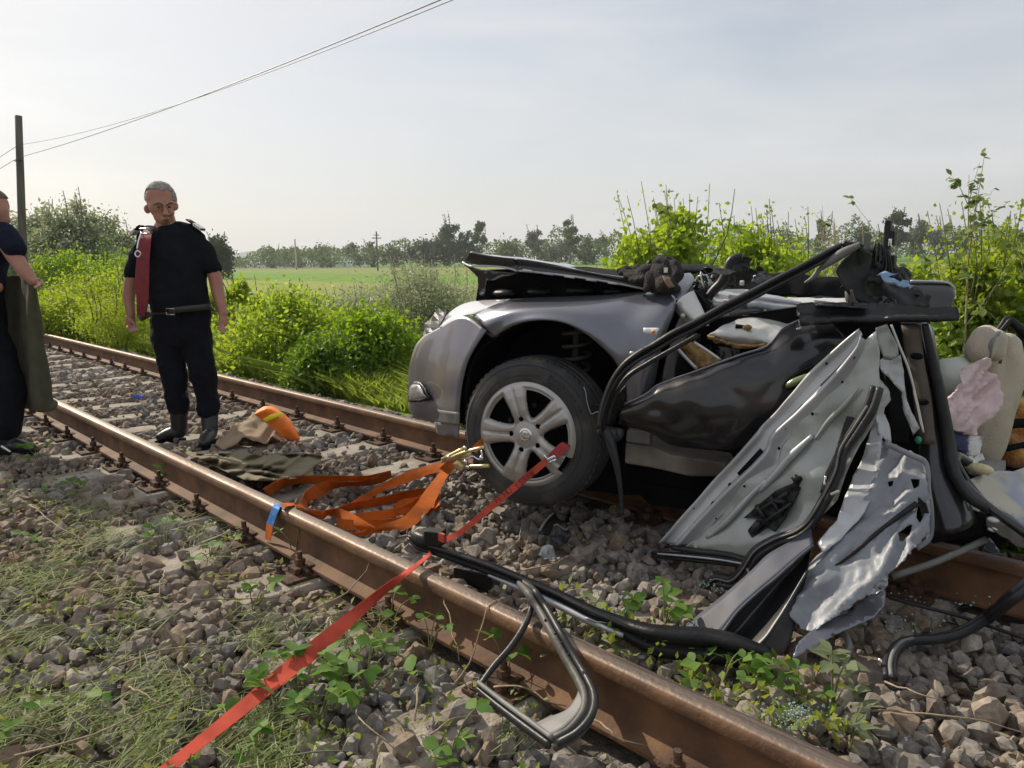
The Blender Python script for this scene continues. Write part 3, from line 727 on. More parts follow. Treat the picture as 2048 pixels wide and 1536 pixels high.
# ---- verge: grass and weeds that nobody could count
def in_view(P, pad=120):
    px, py, d = proj(P); return (d > .5) & (px > -pad) & (px < 2048 + pad) & (py < 1536 + 2 * pad) & (py > 380)
n = 210000
Y = 3.92 + RNG.gamma(1.35, 1.5, n); X = -RNG.gamma(1.9, 6.5, n) + 2.2
Z = gz(X, Y); P = np.c_[X, Y, Z]; k = in_view(P) & (Y < 16); P = P[k]
cl_ = np.array([noise.noise(Vector((p[0] * .9, p[1] * .9, 3.3))) for p in P])
ht = (.16 + .26 * np.clip(cl_ + .5, 0, 1)) * RNG.uniform(.5, 1.4, len(P)) * np.interp(P[:, 1], [3.9, 4.3, 6], [.6, 1.1, 1.6])
wd = .004 + .0011 * np.clip(proj(P)[2], 0, 30)
d = np.c_[RNG.normal(size=(len(P), 2)) * .45, np.ones(len(P))] * ht[:, None]
sd = unit(np.c_[RNG.normal(size=(len(P), 2)), np.zeros(len(P))]) * wd[:, None]
bend = np.c_[RNG.normal(size=(len(P), 2)), np.full(len(P), -.35)] * ht[:, None] * .28
V = np.stack([P - sd, P + sd, P + d * .55 + sd * .7, P + d + bend, P + d * .55 - sd * .7], 1).reshape(-1, 3)
F = np.arange(len(V)).reshape(-1, 5)
o = part('verge_grass', V, F, leaf_mat('grass_blade', (.17, .25, .04), (.34, .41, .09), .5, .6), None, smooth=False)
tag(o, 'fresh green grass growing on the bank beyond the far rail', 'grass', kind='stuff')
n = 60000
Y = 4.15 + RNG.gamma(1.6, 2.0, n); X = -RNG.gamma(1.8, 7.5, n) + 3.0
P = np.c_[X, Y, gz(X, Y)]; k = in_view(P) & (Y < 30); P = P[k]
cl_ = np.array([noise.noise(Vector((p[0] * .55, p[1] * .55, 8.1))) for p in P])
P[:, 2] += RNG.random(len(P)) * np.clip(.2 + .9 * cl_, .05, .8) * np.interp(P[:, 1], [4.1, 5.2, 8], [.35, .8, 1.2])
V, F = leaf_quads(P, RNG.uniform(.025, .06, len(P)) * np.interp(proj(P)[2], [4, 10, 30], [.9, 1.15, 2.2]), .5, .25)
o = part('verge_weeds', V, F, leaf_mat('weed_mass', (.10, .20, .02), (.26, .37, .045), .48, .5), None, smooth=False)
tag(o, 'low leafy weeds covering the bank beyond the far rail', 'weeds', kind='stuff')

# ---- far trees
def far_tree(px, top, hw, depth, kind, label, n=700, low=.05, name='field_tree'):
    return shrub(name, label, 'tree', px, depth, hw, top, int(n * 2.2), .0034 * depth, kind, 'trees on the far side of the fields', 2, stem=M_bark, low=low, asp=.8, clumps=max(9, int(hw * .8)))
far_tree(440, 462, 33, 120, 'fardark', 'dark round tree in the field just right of the standing man', 1500)
far_tree(898, 432, 36, 260, 'fardark', 'tallest dark broad tree behind the silvery shrub and bonnet', 1600)
far_tree(850, 478, 34, 265, 'fardark', 'dark tree at the left foot of the tallest broad tree', 900)
far_tree(935, 462, 26, 262, 'fardark', 'dark tree at the right foot of the tallest broad tree', 800)
far_tree(960, 440, 15, 268, 'far', 'narrow pale-topped tree right of the tallest broad tree', 500, .3)
far_tree(1068, 450, 19, 280, 'fargrey', 'pale grey tree standing alone above the hedge, left of the tall slim tree', 600, .3)
far_tree(1140, 433, 16, 275, 'far', 'tall slim tree above the bonnet with a rounded head', 700, .2)
far_tree(1110, 482, 40, 285, 'fargrey', 'grey-green willow clump at the foot of the slim tree', 900)
far_tree(1175, 474, 28, 285, 'far', 'green tree between the slim tree and the bright shrub', 700)
far_tree(1205, 462, 17, 300, 'fargrey', 'sparse pale tree next to the bright shrub behind the car', 450, .25)
far_tree(1015, 484, 40, 280, 'far', 'low rounded tree in the hedge right of the dark trees', 800)
far_tree(545, 488, 28, 330, 'far', 'pale hedge tree above the white greenhouses, nearest the man', 500)
far_tree(592, 492, 26, 330, 'far', 'hedge tree behind the thin concrete mast', 500)
far_tree(650, 490, 34, 320, 'far', 'wide hedge tree right of the thin concrete mast', 600)
far_tree(708, 488, 18, 310, 'fardark', 'small dark tree left of the wooden power pole', 400)
far_tree(745, 480, 20, 300, 'far', 'tree directly behind the wooden power pole', 500)
far_tree(790, 490, 28, 290, 'fardark', 'dark bush-like tree right of the wooden power pole', 600)
far_tree(1450, 448, 18, 270, 'fargrey', 'sparse grey tree above the bright shrubs', 450, .25)
far_tree(1482, 446, 15, 280, 'fargrey', 'slender grey tree above the second bright shrub', 400, .25)
far_tree(1560, 470, 34, 290, 'far', 'low tree half hidden behind the second bright shrub', 600)
far_tree(1640, 428, 17, 240, 'far', 'narrow upright tree above the pale shrub', 500, .25)
far_tree(1716, 446, 27, 235, 'fardark', 'two-headed green tree left of the tall dark tree', 700)
far_tree(1790, 413, 24, 230, 'fardark', 'tall dark tree highest on the right horizon', 900, .2)
far_tree(1762, 450, 20, 236, 'far', 'shorter tree at the left side of the tall dark tree', 450)
far_tree(1832, 428, 27, 226, 'fargrey', 'broad grey-green willow right of the tall dark tree', 800)
far_tree(1880, 432, 23, 228, 'fargrey', 'grey willow behind the poplar sapling', 650)
far_tree(1930, 458, 34, 222, 'far', 'round tree behind the poplar sapling\'s leaves', 650)
far_tree(1985, 456, 30, 220, 'far', 'tree right of the poplar sapling near the picture edge', 600)
far_tree(2040, 462, 34, 222, 'far', 'last field tree at the right picture edge', 600)
# one mass of hedge along the far side of the fields
n = 30000
T = RNG.random(n); pxs = -150 + 2400 * T
dps = 300 + 60 * RNG.random(n) - 70 * T
wob_ = np.array([noise.noise(Vector((q * .012, 0, 5))) + .5 * noise.noise(Vector((q * .05, 0, 2))) for q in pxs])
hh = np.interp(pxs, [0, 440, 800, 1250, 1700, 2200], [30, 26, 40, 50, 56, 62]) * (1 + .85 * wob_)
hor = 518 - .015 * (pxs - 1024)
Q = np.array([tuple(U(a, h_ + 8 - r_ * s_, d_)) for a, h_, r_, s_, d_ in zip(pxs, hor, hh, RNG.random(n) ** .8, dps)])
V, F = leaf_quads(Q, np.full(n, .9) * RNG.uniform(.5, 1.3, n), .8, .1)
o = part('far_hedge', V, F, LEAF['far'], None, smooth=False); tag(o, 'hazy hedge and wood edge along the far side of the fields', 'hedge', kind='stuff')
# low hills
m_ = pm('far_hill', (.09, .13, .09), 1.0, var=.3, scale=.01)
V, F = [], []; pxs = list(range(300, 1000, 20))
for i, a in enumerate(pxs):
    hgt = 12 * math.exp(-((a - 640) / 70) ** 2) + 7 * math.exp(-((a - 520) / 50) ** 2) + 17
    for dd, hy in ((1500, -6), (1900, hgt), (2400, -6)):
        p = U(a, 518 - .015 * (a - 1024) - hy, dd); V.append(p)
F = grid_faces(3, len(pxs)); o = part('hills', V, F, m_, None); tag(o, kind='structure')

# ================================================================ WRECKED CAR
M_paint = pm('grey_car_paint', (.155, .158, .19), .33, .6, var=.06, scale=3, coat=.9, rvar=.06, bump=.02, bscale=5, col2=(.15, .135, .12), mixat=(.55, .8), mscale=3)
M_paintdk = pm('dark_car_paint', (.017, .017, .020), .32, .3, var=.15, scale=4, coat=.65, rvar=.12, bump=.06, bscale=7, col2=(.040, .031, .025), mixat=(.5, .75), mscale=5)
M_black = pm('black_plastic', (.012, .012, .013), .42, 0, var=.3, scale=15, bump=.15, bscale=60, spec=.28)
M_void = pm('dark_interior', (.008, .008, .009), .85, 0, var=.4, scale=10, spec=.1)  # near-black: shade inside hollows and holes as colour; soles and stripes truly black
M_rubber = pm('black_rubber', (.026, .026, .028), .42, 0, var=.3, scale=20, bump=.08, bscale=80, spec=.35)
M_tyre = pm('tyre_rubber', (.030, .030, .031), .72, 0, var=.25, scale=8, bump=.12, bscale=90, col2=(.10, .088, .07), mixat=(.52, .75), mscale=6)
M_silver = pm('silver_sheet_metal', (.48, .49, .50), .40, .3, var=.12, scale=5, bump=.06, bscale=14, rvar=.12, col2=(.34, .35, .36), mixat=(.45, .7), mscale=4)
M_silverw = pm('pale_sheet_metal', (.62, .61, .58), .38, .35, var=.08, scale=5, bump=.05, bscale=14, rvar=.1)
M_hub = pm('wheel_cover_silver', (.44, .42, .40), .40, .55, var=.10, scale=9, rvar=.08, col2=(.30, .27, .23), mixat=(.5, .75), mscale=7)
M_chrome = pm('bright_metal', (.75, .75, .76), .16, 1.0, var=.05)
M_foam = pm('rusty_foam_edge', (.36, .22, .085), .85, 0, var=.45, scale=40, bump=.6, bscale=60)
M_plgrey = pm('grey_plastic', (.16, .155, .15), .6, 0, var=.2, scale=12, bump=.1, bscale=50)
M_dust = pm('dusty_sill', (.20, .175, .145), .75, .1, var=.3, scale=7, bump=.15, bscale=30, col2=(.10, .085, .07), mscale=4)
M_film = pm('moisture_film', (.42, .44, .42), .28, .1, var=.2, scale=4, bump=.25, bscale=6, rvar=.12, col2=(.28, .30, .27), mscale=3, coat=.5)
M_lamp = pm('headlamp_glass', (.75, .76, .76), .07, .0, var=.06, scale=10, coat=1.0, spec=.9, bump=.1, bscale=25)
M_amber = pm('amber_lens', (.75, .25, .05), .25, 0, var=.1)
M_glass = pm('green_glass', (.10, .17, .14), .06, 0, var=.1, trans=.6, coat=.5)

car = thing('wrecked_car', 'crushed dark grey car wreck lying across the railway track', 'car', G(1100, 1030, -.19))
def P_(f, off, *pts): return [CP(*f(*p[:2]), p[2] if len(p) > 2 else off) for p in pts]
def lerp2(a, b, t): return (a[0] + (b[0] - a[0]) * t, a[1] + (b[1] - a[1]) * t)
# front wing
arch = [(690, 712), (800, 640), (910, 606), (1040, 598), (1160, 620), (1290, 685), (1410, 785), (1490, 875), (1545, 1000), (1566, 1170)]
edge = [(552, 562), (660, 505), (800, 458), (1000, 443), (1200, 436), (1450, 426), (1690, 404), (1888, 455), (1805, 740), (1742, 1045)]
oa = [-.035, 0, .02, .03, .03, .03, .02, .02, .01, 0]; oe = [-.13, -.15, -.18, -.19, -.19, -.18, -.17, -.08, .0, .0]
rows = []
for t, bul in ((0, -.035), (0.004, 0), (.05, .012), (.22, .022), (.5, .045), (.78, .035), (.93, .012), (1, 0)):
    rows.append([CP(*cf(*lerp2(a, e, t)), x * (1 - t) ** .7 + y * (1 - (1 - t) ** .7) + bul) for a, e, x, y in zip(arch, edge, oa, oe)])
V, F = loft(rows, 60, 30); wing = part('front_wing', V, F, M_paint, car, solid=.003, soff=-1)
# dent and scrape marks on the wing
part('scuff_mark', *join(sheet([cf(*p) for p in ((912, 545), (960, 520), (1040, 512), (1072, 520), (1040, 540), (960, 556))],
     [(1060, 618, depth_of(CP(1060, 618, -.045))), (1100, 618, depth_of(CP(1100, 618, -.045))), (1080, 625, depth_of(CP(1080, 625, -.03)))], 6)), M_plgrey, wing, solid=.002)
# top of the wing behind, up to the cut pillar
V, F = loft([P_(cf, 0, (1690, 404, -.17), (1760, 350, -.2), (1850, 300, -.25), (1985, 285, -.3)), P_(cf, 0, (1780, 430, -.12), (1850, 390, -.14), (1940, 350, -.2), (2005, 310, -.25)),
             P_(cf, 0, (1885, 456, -.08), (1915, 470, -.1), (1965, 400, -.15), (2012, 335, -.22))], 16, 10)
part('pillar_base', V, F, M_paint, car, solid=.003)
# bumper, wrapping round the nose
br = [[(212, 718, -.30), (320, 650, -.21), (490, 568, -.12), (643, 660, -.035)], [(172, 765, -.31), (300, 742, -.19), (450, 728, -.09), (588, 740, -.025)],
      [(140, 860, -.32), (262, 855, -.19), (400, 858, -.08), (520, 862, -.02)], [(122, 1000, -.33), (250, 1000, -.19), (370, 1000, -.08), (483, 1000, -.02)],
      [(124, 1105, -.33), (250, 1110, -.2), (370, 1118, -.08), (466, 1122, -.02)], [(132, 1180, -.33), (250, 1172, -.2), (370, 1190, -.07), (461, 1200, -.02)],
      [(152, 1232, -.33), (280, 1264, -.2), (370, 1277, -.09), (456, 1284, -.03)]]
rows = []
for r_ in br:
    q = [CP(*cf(x, y), o_) for x, y, o_ in r_]
    lead = [q[0] - NCAR * 1.25 - (q[3] - q[0]).normalized() * -.10, q[0] - NCAR * .7 - (q[3] - q[0]).normalized() * .03, q[0] - NCAR * .25 - (q[3] - q[0]).normalized() * .02]
    rows.append(lead + q)
V, F = loft(rows, 46, 30); bumper = part('bumper', V, F, pm('dusty_grey_paint', (.165, .16, .185), .36, .5, var=.1, scale=4, coat=.5, rvar=.1, bump=.03, bscale=6, col2=(.23, .205, .17), mixat=(.48, .7), mscale=5), car, solid=.004, soff=-1)
# lower half of bumper: matt plastic
V, F = loft([P_(cf, 0, (136, 1188, -.325), (260, 1178, -.19), (370, 1196, -.06), (461, 1206, -.012)), P_(cf, 0, (152, 1236, -.325), (285, 1270, -.19), (372, 1282, -.08), (457, 1290, -.02))], 20, 6)
part('bumper_lip', V, F, M_plgrey, bumper, solid=.004)
V, F = sheet([cf(*p) for p in ((293, 1270), (460, 1284), (456, 1368), (380, 1362), (312, 1348))], [(870, 845, depth_of(CP(870, 845, -.15))), (918, 850, depth_of(CP(918, 850, -.03))), (880, 870, depth_of(CP(880, 870, -.15)))], 8, .004)
part('torn_flap', V, F, M_plgrey, bumper, solid=.004)
# fog lamp in its pocket
pk = P_(cf, 0, (140, 1025, -.322), (165, 1000, -.295), (215, 1000, -.235), (250, 1040, -.195), (288, 1108, -.16), (240, 1125, -.205), (180, 1132, -.28), (142, 1128, -.325))
V, F = loft([pk[:4], [(a + b) / 2 + NCAR * .006 for a, b in zip(pk[:4], (pk[7], pk[6], pk[5], pk[4]))], [pk[7], pk[6], pk[5], pk[4]]], 10, 6)
part('fog_pocket', [v + NCAR * .026 for v in map(lambda q: Vector(tuple(q)), V)], F, M_black, car, solid=.004)
pk = [p.lerp(sum(pk, Vector()) / 8, .22) for p in pk]
V, F = loft([pk[:4], [(a + b) / 2 + NCAR * .01 for a, b in zip(pk[:4], (pk[7], pk[6], pk[5], pk[4]))], [pk[7], pk[6], pk[5], pk[4]]], 10, 6)
fog = part('fog_lamp', [v + NCAR * .036 for v in map(lambda q: Vector(tuple(q)), V)], F, pm('fog_lens', (.34, .34, .34), .2, .3, var=.3, scale=40, coat=.6), car, solid=.004)
for k in range(3):
    a = CP(*cf(142 + 6 * k, 1040 + 32 * k), -.26); b_ = CP(*cf(182, 1046 + 30 * k), -.215)
    part('chrome_slat', *tube([a, (a + b_) / 2 + NCAR * .006, b_], .004, 6, n=5), M_chrome, fog)
# headlamp
V, F = loft([P_(cf, 0, (322, 648, -.24), (385, 556, -.32), (470, 496, -.34), (600, 466, -.30), (798, 455, -.20)),
             P_(cf, 0, (330, 645, -.19), (410, 580, -.20), (490, 535, -.20), (600, 505, -.19), (775, 468, -.17)),
             P_(cf, 0, (336, 646, -.20), (420, 604, -.155), (490, 566, -.125), (545, 560, -.125), (600, 534, -.145))], 26, 14)
hl = part('headlamp', V, F, M_lamp, car, solid=.004)
part('lamp_seam', *tube(P_(cf, 0, (540, 563, -.12), (570, 590, -.10), (610, 635, -.07), (640, 675, -.045), (690, 712, -.03)), [.004, .007, .008, .010], 6, n=16), M_black, hl)
for k in range(9):
    part('clip_tooth', *box(CP(*cf(560 + 14 * k, 580 + 14.5 * k), -.06), (.010, .012, .006)), M_plgrey, hl, smooth=False)
# broken black grille at the nose
V, F = sheet([cf(*p) for p in ((205, 725), (235, 620), (275, 575), (330, 520), (352, 530), (384, 537), (350, 610), (322, 652), (260, 690))],
             [(850, 670, depth_of(CP(850, 670, -.34))), (880, 625, depth_of(CP(880, 625, -.36))), (895, 622, depth_of(CP(895, 622, -.30)))], 9, .008, 14, jag=1.0, seed=5)
part('broken_grille', V, F, M_black, car, smooth=False, solid=.006)
# bonnet, sprung open: skin, folded lip, flange, inner panel
near = [CP(*cf(530, 147), -.20), CP(*cf(640, 166), -.19), CP(*cf(820, 188), -.17), CP(*cf(1200, 257), -.17), CP(*cf(1440, 303), -.17), CP(*cf(1660, 350), -.17)]
far = [p - NCAR * 1.35 + Vector((0, 0, dz)) for p, dz in zip(near, (-.07, -.08, -.10, -.11, -.10, -.07))]
midr = [(a + b) / 2 + Vector((0, 0, dz)) for a, b, dz in zip(near, far, (.0, .0, .0, .0, .005, .008))]
V, F = loft([near, midr, far], 50, 26); V = rough(V, .006, 5, 3)
bonnet = part('bonnet', V, F, M_paint, car, solid=.003)
low = [CP(*cf(848, 268), -.175), CP(*cf(1000, 282), -.175), CP(*cf(1200, 305), -.175), CP(*cf(1420, 338), -.175), CP(*cf(1610, 374), -.175), CP(*cf(1690, 392), -.175)]
up_ = [CP(*cf(822, 190), -.165), CP(*cf(1000, 222), -.165), CP(*cf(1200, 259), -.165), CP(*cf(1420, 301), -.165), CP(*cf(1610, 340), -.165), CP(*cf(1668, 352), -.165)]
V, F = loft([up_, [(a * .55 + b * .45) - NCAR * .012 for a, b in zip(up_, low)], low], 30, 6); part('bonnet_flange', V, F, M_paintdk, bonnet, solid=.004)
V, F = tube(low, .0055, 6, n=24); part('bonnet_seam', V, F, M_silver, bonnet)
lw2 = [p + Vector((0, 0, -.004)) for p in low]; inn = [p - NCAR * 1.1 + Vector((0, 0, -.06)) for p in lw2]
V, F = loft([lw2, inn], 14, 6); part('bonnet_inner_panel', V, F, M_void, bonnet, solid=.004)
for k in range(5):
    a = low[0].lerp(low[-1], .04 + .17 * k); b_ = low[0].lerp(low[-1], .12 + .17 * k)
    part('seal_patch', *tube([a + NCAR * .004 + Vector((0, 0, .006)), b_ + NCAR * .004 + Vector((0, 0, .006))], .006, 6, n=3), M_silverw if k % 2 == 0 else M_silver, bonnet)
V, F = loft([P_(cf, 0, (528, 147, -.2), (640, 168, -.18), (822, 190, -.165)), P_(cf, 0, (505, 185, -.24), (640, 205, -.2), (838, 230, -.18)), P_(cf, 0, (478, 212, -.28), (610, 232, -.22), (720, 240, -.2), (850, 276, -.175))], 22, 8)
part('bonnet_front_fold', V, F, M_paintdk, bonnet, solid=.004)
V, F = tube(P_(cf, 0, (480, 214, -.27), (530, 238, -.24), (620, 236, -.215), (720, 242, -.195), (800, 256, -.18), (840, 272, -.17)), .005, 6, n=20); part('bonnet_lip', V, F, M_silver, bonnet)
V, F = sheet([cf(*p) for p in ((480, 214), (530, 240), (600, 262), (850, 285), (700, 330), (640, 330), (625, 442), (592, 425), (582, 312))], [(940, 540, depth_of(CP(940, 540, -.27))), (968, 592, depth_of(CP(968, 592, -.29))), (1035, 545, depth_of(CP(1035, 545, -.2)))], 9, .008, 10)
part('bonnet_corner', V, F, M_paintdk, bonnet, solid=.004)
# engine bay: solid block, the shade inside it put into the colour
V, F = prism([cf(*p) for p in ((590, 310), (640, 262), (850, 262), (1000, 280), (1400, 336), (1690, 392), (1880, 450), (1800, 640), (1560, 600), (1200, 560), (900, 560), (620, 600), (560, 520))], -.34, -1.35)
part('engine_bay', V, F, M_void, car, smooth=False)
for k, (x, y, o_, s) in enumerate(((760, 420, -.33, .05), (980, 410, -.32, .045), (1250, 400, -.32, .05), (1480, 405, -.3, .04))):
    part('engine_part', *ellipsoid(CP(*cf(x, y), o_), (s * 1.6, s, s * .5)), M_black, car)
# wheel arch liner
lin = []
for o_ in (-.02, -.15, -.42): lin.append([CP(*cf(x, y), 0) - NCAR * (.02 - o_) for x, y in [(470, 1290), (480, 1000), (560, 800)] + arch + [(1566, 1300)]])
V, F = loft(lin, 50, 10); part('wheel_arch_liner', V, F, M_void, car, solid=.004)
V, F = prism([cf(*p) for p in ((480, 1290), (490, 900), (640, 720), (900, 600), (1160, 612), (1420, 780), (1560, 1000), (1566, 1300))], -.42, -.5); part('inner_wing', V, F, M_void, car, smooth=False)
V, F = prism([cf(*p) for p in ((500, 740), (640, 670), (720, 720), (620, 850), (540, 1000), (500, 1280), (260, 1262), (210, 900), (300, 700))], -.36, -.9); part('bumper_dark_backing', V, F, M_void, car, smooth=False)  # dark backing added behind the bumper, stands for the shade in the gap
# spring and strut
sc = CP(*cf(1235, 745), -.22); tilt = Vector((.05, .02, 1)).normalized(); s_ = tilt.cross(Vector((1, 0, 0))).normalized(); s2 = tilt.cross(s_)
coil = [sc + tilt * (-.16 + .30 * i / 89) + (s_ * math.cos(i * .36) + s2 * math.sin(i * .36)) * .062 for i in range(90)]
part('coil_spring', *tube(coil, .009, 7), pm('spring_steel', (.045, .04, .036), .7), car)
part('strut', *tube([sc - tilt * .25, sc + tilt * .2], .024, 12, n=4), M_black, car)
# side indicator
ind = P_(cf, .025, (1674, 648), (1781, 648), (1765, 697), (1684, 690))
V, F = loft([[ind[0], ind[1]], [(ind[0] + ind[3]) / 2 + NCAR * .008, (ind[1] + ind[2]) / 2 + NCAR * .008], [ind[3], ind[2]]], 6, 5)
si = part('side_indicator', V, F, M_lamp, car, solid=.006)
part('amber_bulb', *ellipsoid(CP(*cf(1740, 672), .032), (.010, .008, .008)), M_amber, si)
part('chrome_bezel', *tube(ind, .0022, 5, closed=True), M_chrome, si)

# ---- wheel
AX = (NCAR + Vector((-.05, -.03, .03))).normalized()
XU = (Vector((0, 0, 1)) - AX * AX.z).normalized(); XR = XU.cross(AX).normalized()
WC = CP(1056, 868, .03)
wheel_r = .335
def lathe(prof_, seg, c=WC, ax=AX):
    V = [c + ax * a + (XR * math.cos(2 * math.pi * k / seg) + XU * math.sin(2 * math.pi * k / seg)) * r_ for a, r_ in prof_ for k in range(seg)]
    return V, grid_faces(seg, len(prof_), True)
tp = [(-.015, .212), (.002, .218), (.012, .232), (.016, .250), (.014, .275), (.006, .300), (-.004, .317), (-.014, .324), (-.024, .330), (-.028, .331), (-.034, .324), (-.038, .324), (-.042, .333),
      (-.075, .336), (-.079, .328), (-.085, .328), (-.089, .337), (-.118, .337), (-.122, .329), (-.128, .329), (-.132, .337), (-.165, .335), (-.172, .327), (-.176, .331), (-.195, .318), (-.207, .28), (-.205, .235), (-.19, .212)]
V, F = lathe(tp, 96)
def ovl(V):   # slack tyre: weight flattens it a little at the foot
    return V
wheel = part('wheel', V, F, M_tyre, car); wheel.name = 'wheel'
# tread blocks
V, F = [], []
blocks = []
for k in range(60):
    a = 2 * math.pi * k / 60; er = XR * math.cos(a) + XU * math.sin(a); et = XR * -math.sin(a) + XU * math.cos(a)
    c = WC + AX * -.03 + er * .3295; rot = Matrix((et, AX, er)).transposed()
    blocks.append(box(c, (.022, .022, .008), rot))
part('tread_shoulder', *join(*blocks), M_tyre, wheel, smooth=False)
for r_, a_ in ((.262, .0163), (.305, .0045)):
    ring = [WC + AX * a_ + (XR * math.cos(2 * math.pi * k / 80) + XU * math.sin(2 * math.pi * k / 80)) * r_ for k in range(80)]
    part('sidewall_rib', *tube(ring, .0016, 5, closed=True), M_tyre, wheel)
# sidewall lettering along the arc
lets = []
for i, ch in enumerate('Prevensys'):
    v, f = text_mesh(ch, .034, .0012); a = R(66) - i * R(5.0)
    er = XR * math.cos(a) + XU * math.sin(a); et = XR * math.sin(a) - XU * math.cos(a)
    lets.append(([WC + AX * (.0165 + p.z) + er * (.279 + p.y) + et * p.x - AX * .003 for p in v], f))
part('tyre_lettering', *join(*lets), M_rubber, wheel, smooth=False)
# wheel cover: five paired spokes
def hubz(r, th):
    """height of the cover's face and whether the place is open"""
    d = (th - math.pi + math.pi / 5) % (2 * math.pi / 5) - math.pi / 5       # angle from the nearest spoke axis
    arc = abs(d) * r
    half = np.interp(r, [.0, .055, .085, .125, .17, .2, .235], [.06, .052, .040, .042, .050, .058, .066])
    z = np.interp(r, [0, .03, .06, .11, .17, .205, .218, .232], [.024, .024, .018, .028, .030, .024, .018, .006])
    openw = .078 < r < .198 and arc > half - .003 and True
    rr_ = (r - .138) / .062; ww = (abs(d) * r - half) / .02
    e_ = arc - half
    if r > .198: openw = False
    z -= .016 * float(np.clip((arc - half + .020) / .018, 0, 1)) ** 2 * (1 if .07 < r < .21 else 0)
    g = math.exp(-(arc / .0085) ** 4) if .062 < r < .215 else 0
    z -= .0085 * g * np.interp(r, [.06, .08, .19, .215], [.0, 1, 1, .3])
    lug = math.hypot(r * math.cos(d) - .072, r * math.sin(d)) < .0135
    return z, openw, lug
nr, na = 58, 300; V = []; flag = []
rad = np.linspace(.003, .232, nr)
for r_ in rad:
    for k in range(na):
        th = 2 * math.pi * k / na; z, op, lug = hubz(r_, th)
        V.append(WC + AX * (z - .002) + (XR * math.cos(th) + XU * math.sin(th)) * r_); flag.append(op or lug)
F = []
for f in grid_faces(na, nr, True):
    if sum(flag[i] for i in f) >= 3: continue
    # cracked-away piece at the lower right of the rim
    F.append(f)
def miss(f):
    c = sum((V[i] for i in f), Vector()) / 4 - WC; th = math.degrees(math.atan2(c.dot(XU), c.dot(XR))); r_ = (c - AX * c.dot(AX)).length
    return r_ > .203 and -42 < th < -22
F = [f for f in F if not miss(f)]
cov = part('wheel_cover', V, F, M_hub, wheel, solid=.006, soff=-1)
V, F = lathe([(.0, .214), (-.03, .206), (-.06, .19), (-.075, .15), (-.078, .02)], 64); part('steel_rim', V, F, M_void, wheel)
for k in range(5):
    th = 2 * math.pi * k / 5 + .3; c = WC - AX * .06 + (XR * math.cos(th) + XU * math.sin(th)) * .12
    part('rim_hole', *ellipsoid(c, (.022, .022, .022)), M_black, wheel)
V, F = lathe([(.030, .0005), (.030, .026), (.028, .031), (.018, .034)], 40); emb = part('hub_cap', V, F, M_chrome, wheel)
ring = [WC + AX * .031 + (XR * math.cos(2 * math.pi * k / 48) + XU * math.sin(2 * math.pi * k / 48)) * .022 for k in range(48)]
part('emblem_ring', *tube(ring, .0022, 6, closed=True), M_silver, wheel)
zz = [(-.024, .003), (-.002, .006), (-.004, .0005), (.024, -.003), (.002, -.006), (.004, -.0005)]
V = [WC + AX * q + XR * a + XU * b_ for q in (.030, .0335) for a, b_ in zz]
part('emblem_bolt', V, [tuple(range(6, 12)), tuple(range(5, -1, -1))] + [(i, (i + 1) % 6, (i + 1) % 6 + 6, i + 6) for i in range(6)], M_silver, wheel, smooth=False)
# torn plastic shred hanging on the tyre
V, F = sheet([wc(*p) for p in ((1080, 375), (1096, 380), (1110, 440), (1150, 500), (1240, 530), (1225, 590), (1150, 598), (1128, 570), (1100, 470))], [(1168, 775, depth_of(CP(1168, 775, .06))), (1180, 830, depth_of(CP(1180, 830, .06))), (1205, 815, depth_of(CP(1205, 815, .05)))], 6, .006, 20)
part('torn_liner_shred', V, F, M_black, car, solid=.002)
part('shred_edge', *tube(P_(wc, .065, (1082, 380), (1097, 420), (1105, 480), (1125, 560), (1145, 598), (1190, 580), (1225, 592)), .0018, 5, n=20), M_silver, car)

# ---- sill, and dark blocks standing for the cabin's shade behind the doors
V, F = prism([lm(*p) for p in ((225, 80), (380, 100), (520, 160), (860, 210), (900, 300), (640, 300), (400, 245), (218, 215))], -.10, -.3); part('sill', V, F, M_dust, car, smooth=False, bevel=.01)
V, F = prism([lm(*p) for p in ((235, 0), (385, 5), (382, 98), (228, 75))], -.06, -.12); part('sill_end', V, F, M_plgrey, car, smooth=False, bevel=.006)
V, F = prism([(1350, 700), (1420, 640), (1620, 610), (1860, 640), (1880, 900), (1920, 1010), (1700, 1000), (1420, 930), (1330, 850)], -.28, -1.3); part('cabin_dark_fill', V, F, M_void, car, smooth=False)  # solid filler, the darkness of the cabin put into its colour
V, F = prism([(1250, 960), (1500, 1000), (1750, 1020), (1930, 1060), (1930, 1090), (1300, 1010)], -.3, -1.3); part('underbody_sun_block', V, F, M_void, car, smooth=False)  # block added under the car to keep the sun off the ground

V, F = prism([(960, 880), (1250, 860), (1420, 920), (1420, 985), (1250, 990), (1000, 960)], -.32, -1.4); part('front_sun_block', V, F, M_void, car, smooth=False)  # added behind the wheel to stop the sun and darken the gap
V, F = prism([cm(*p) for p in ((425, 1120), (455, 760), (540, 590), (700, 470), (780, 560), (780, 760), (900, 900), (700, 1020))], -.24, -.5); part('door_opening_dark_fill', V, F, M_void, car, smooth=False)  # dark filler, stands for the shade between wing and door jamb
# ---- folded sheet metal seen through the front door opening
def dc(f, pts, off): return [f(*p[:2]) + (depth_of(CP(*f(*p[:2]), p[2] if len(p) > 2 else off)),) for p in pts]
def psheet(name, f, outline, ctl, mat, step=10, bump=.008, bscale=10, solid=.003, parent=car, jag=.4, seed=3, holes=(), ridge=False, smooth=True, fn=None):
    V, F = sheet([f(*p) for p in outline], dc(f, ctl, 0), step, bump, bscale, jag, [[f(*p) for p in h] for h in holes], seed, ridge, fn)
    return part(name, V, F, mat, parent, smooth=smooth, solid=solid)
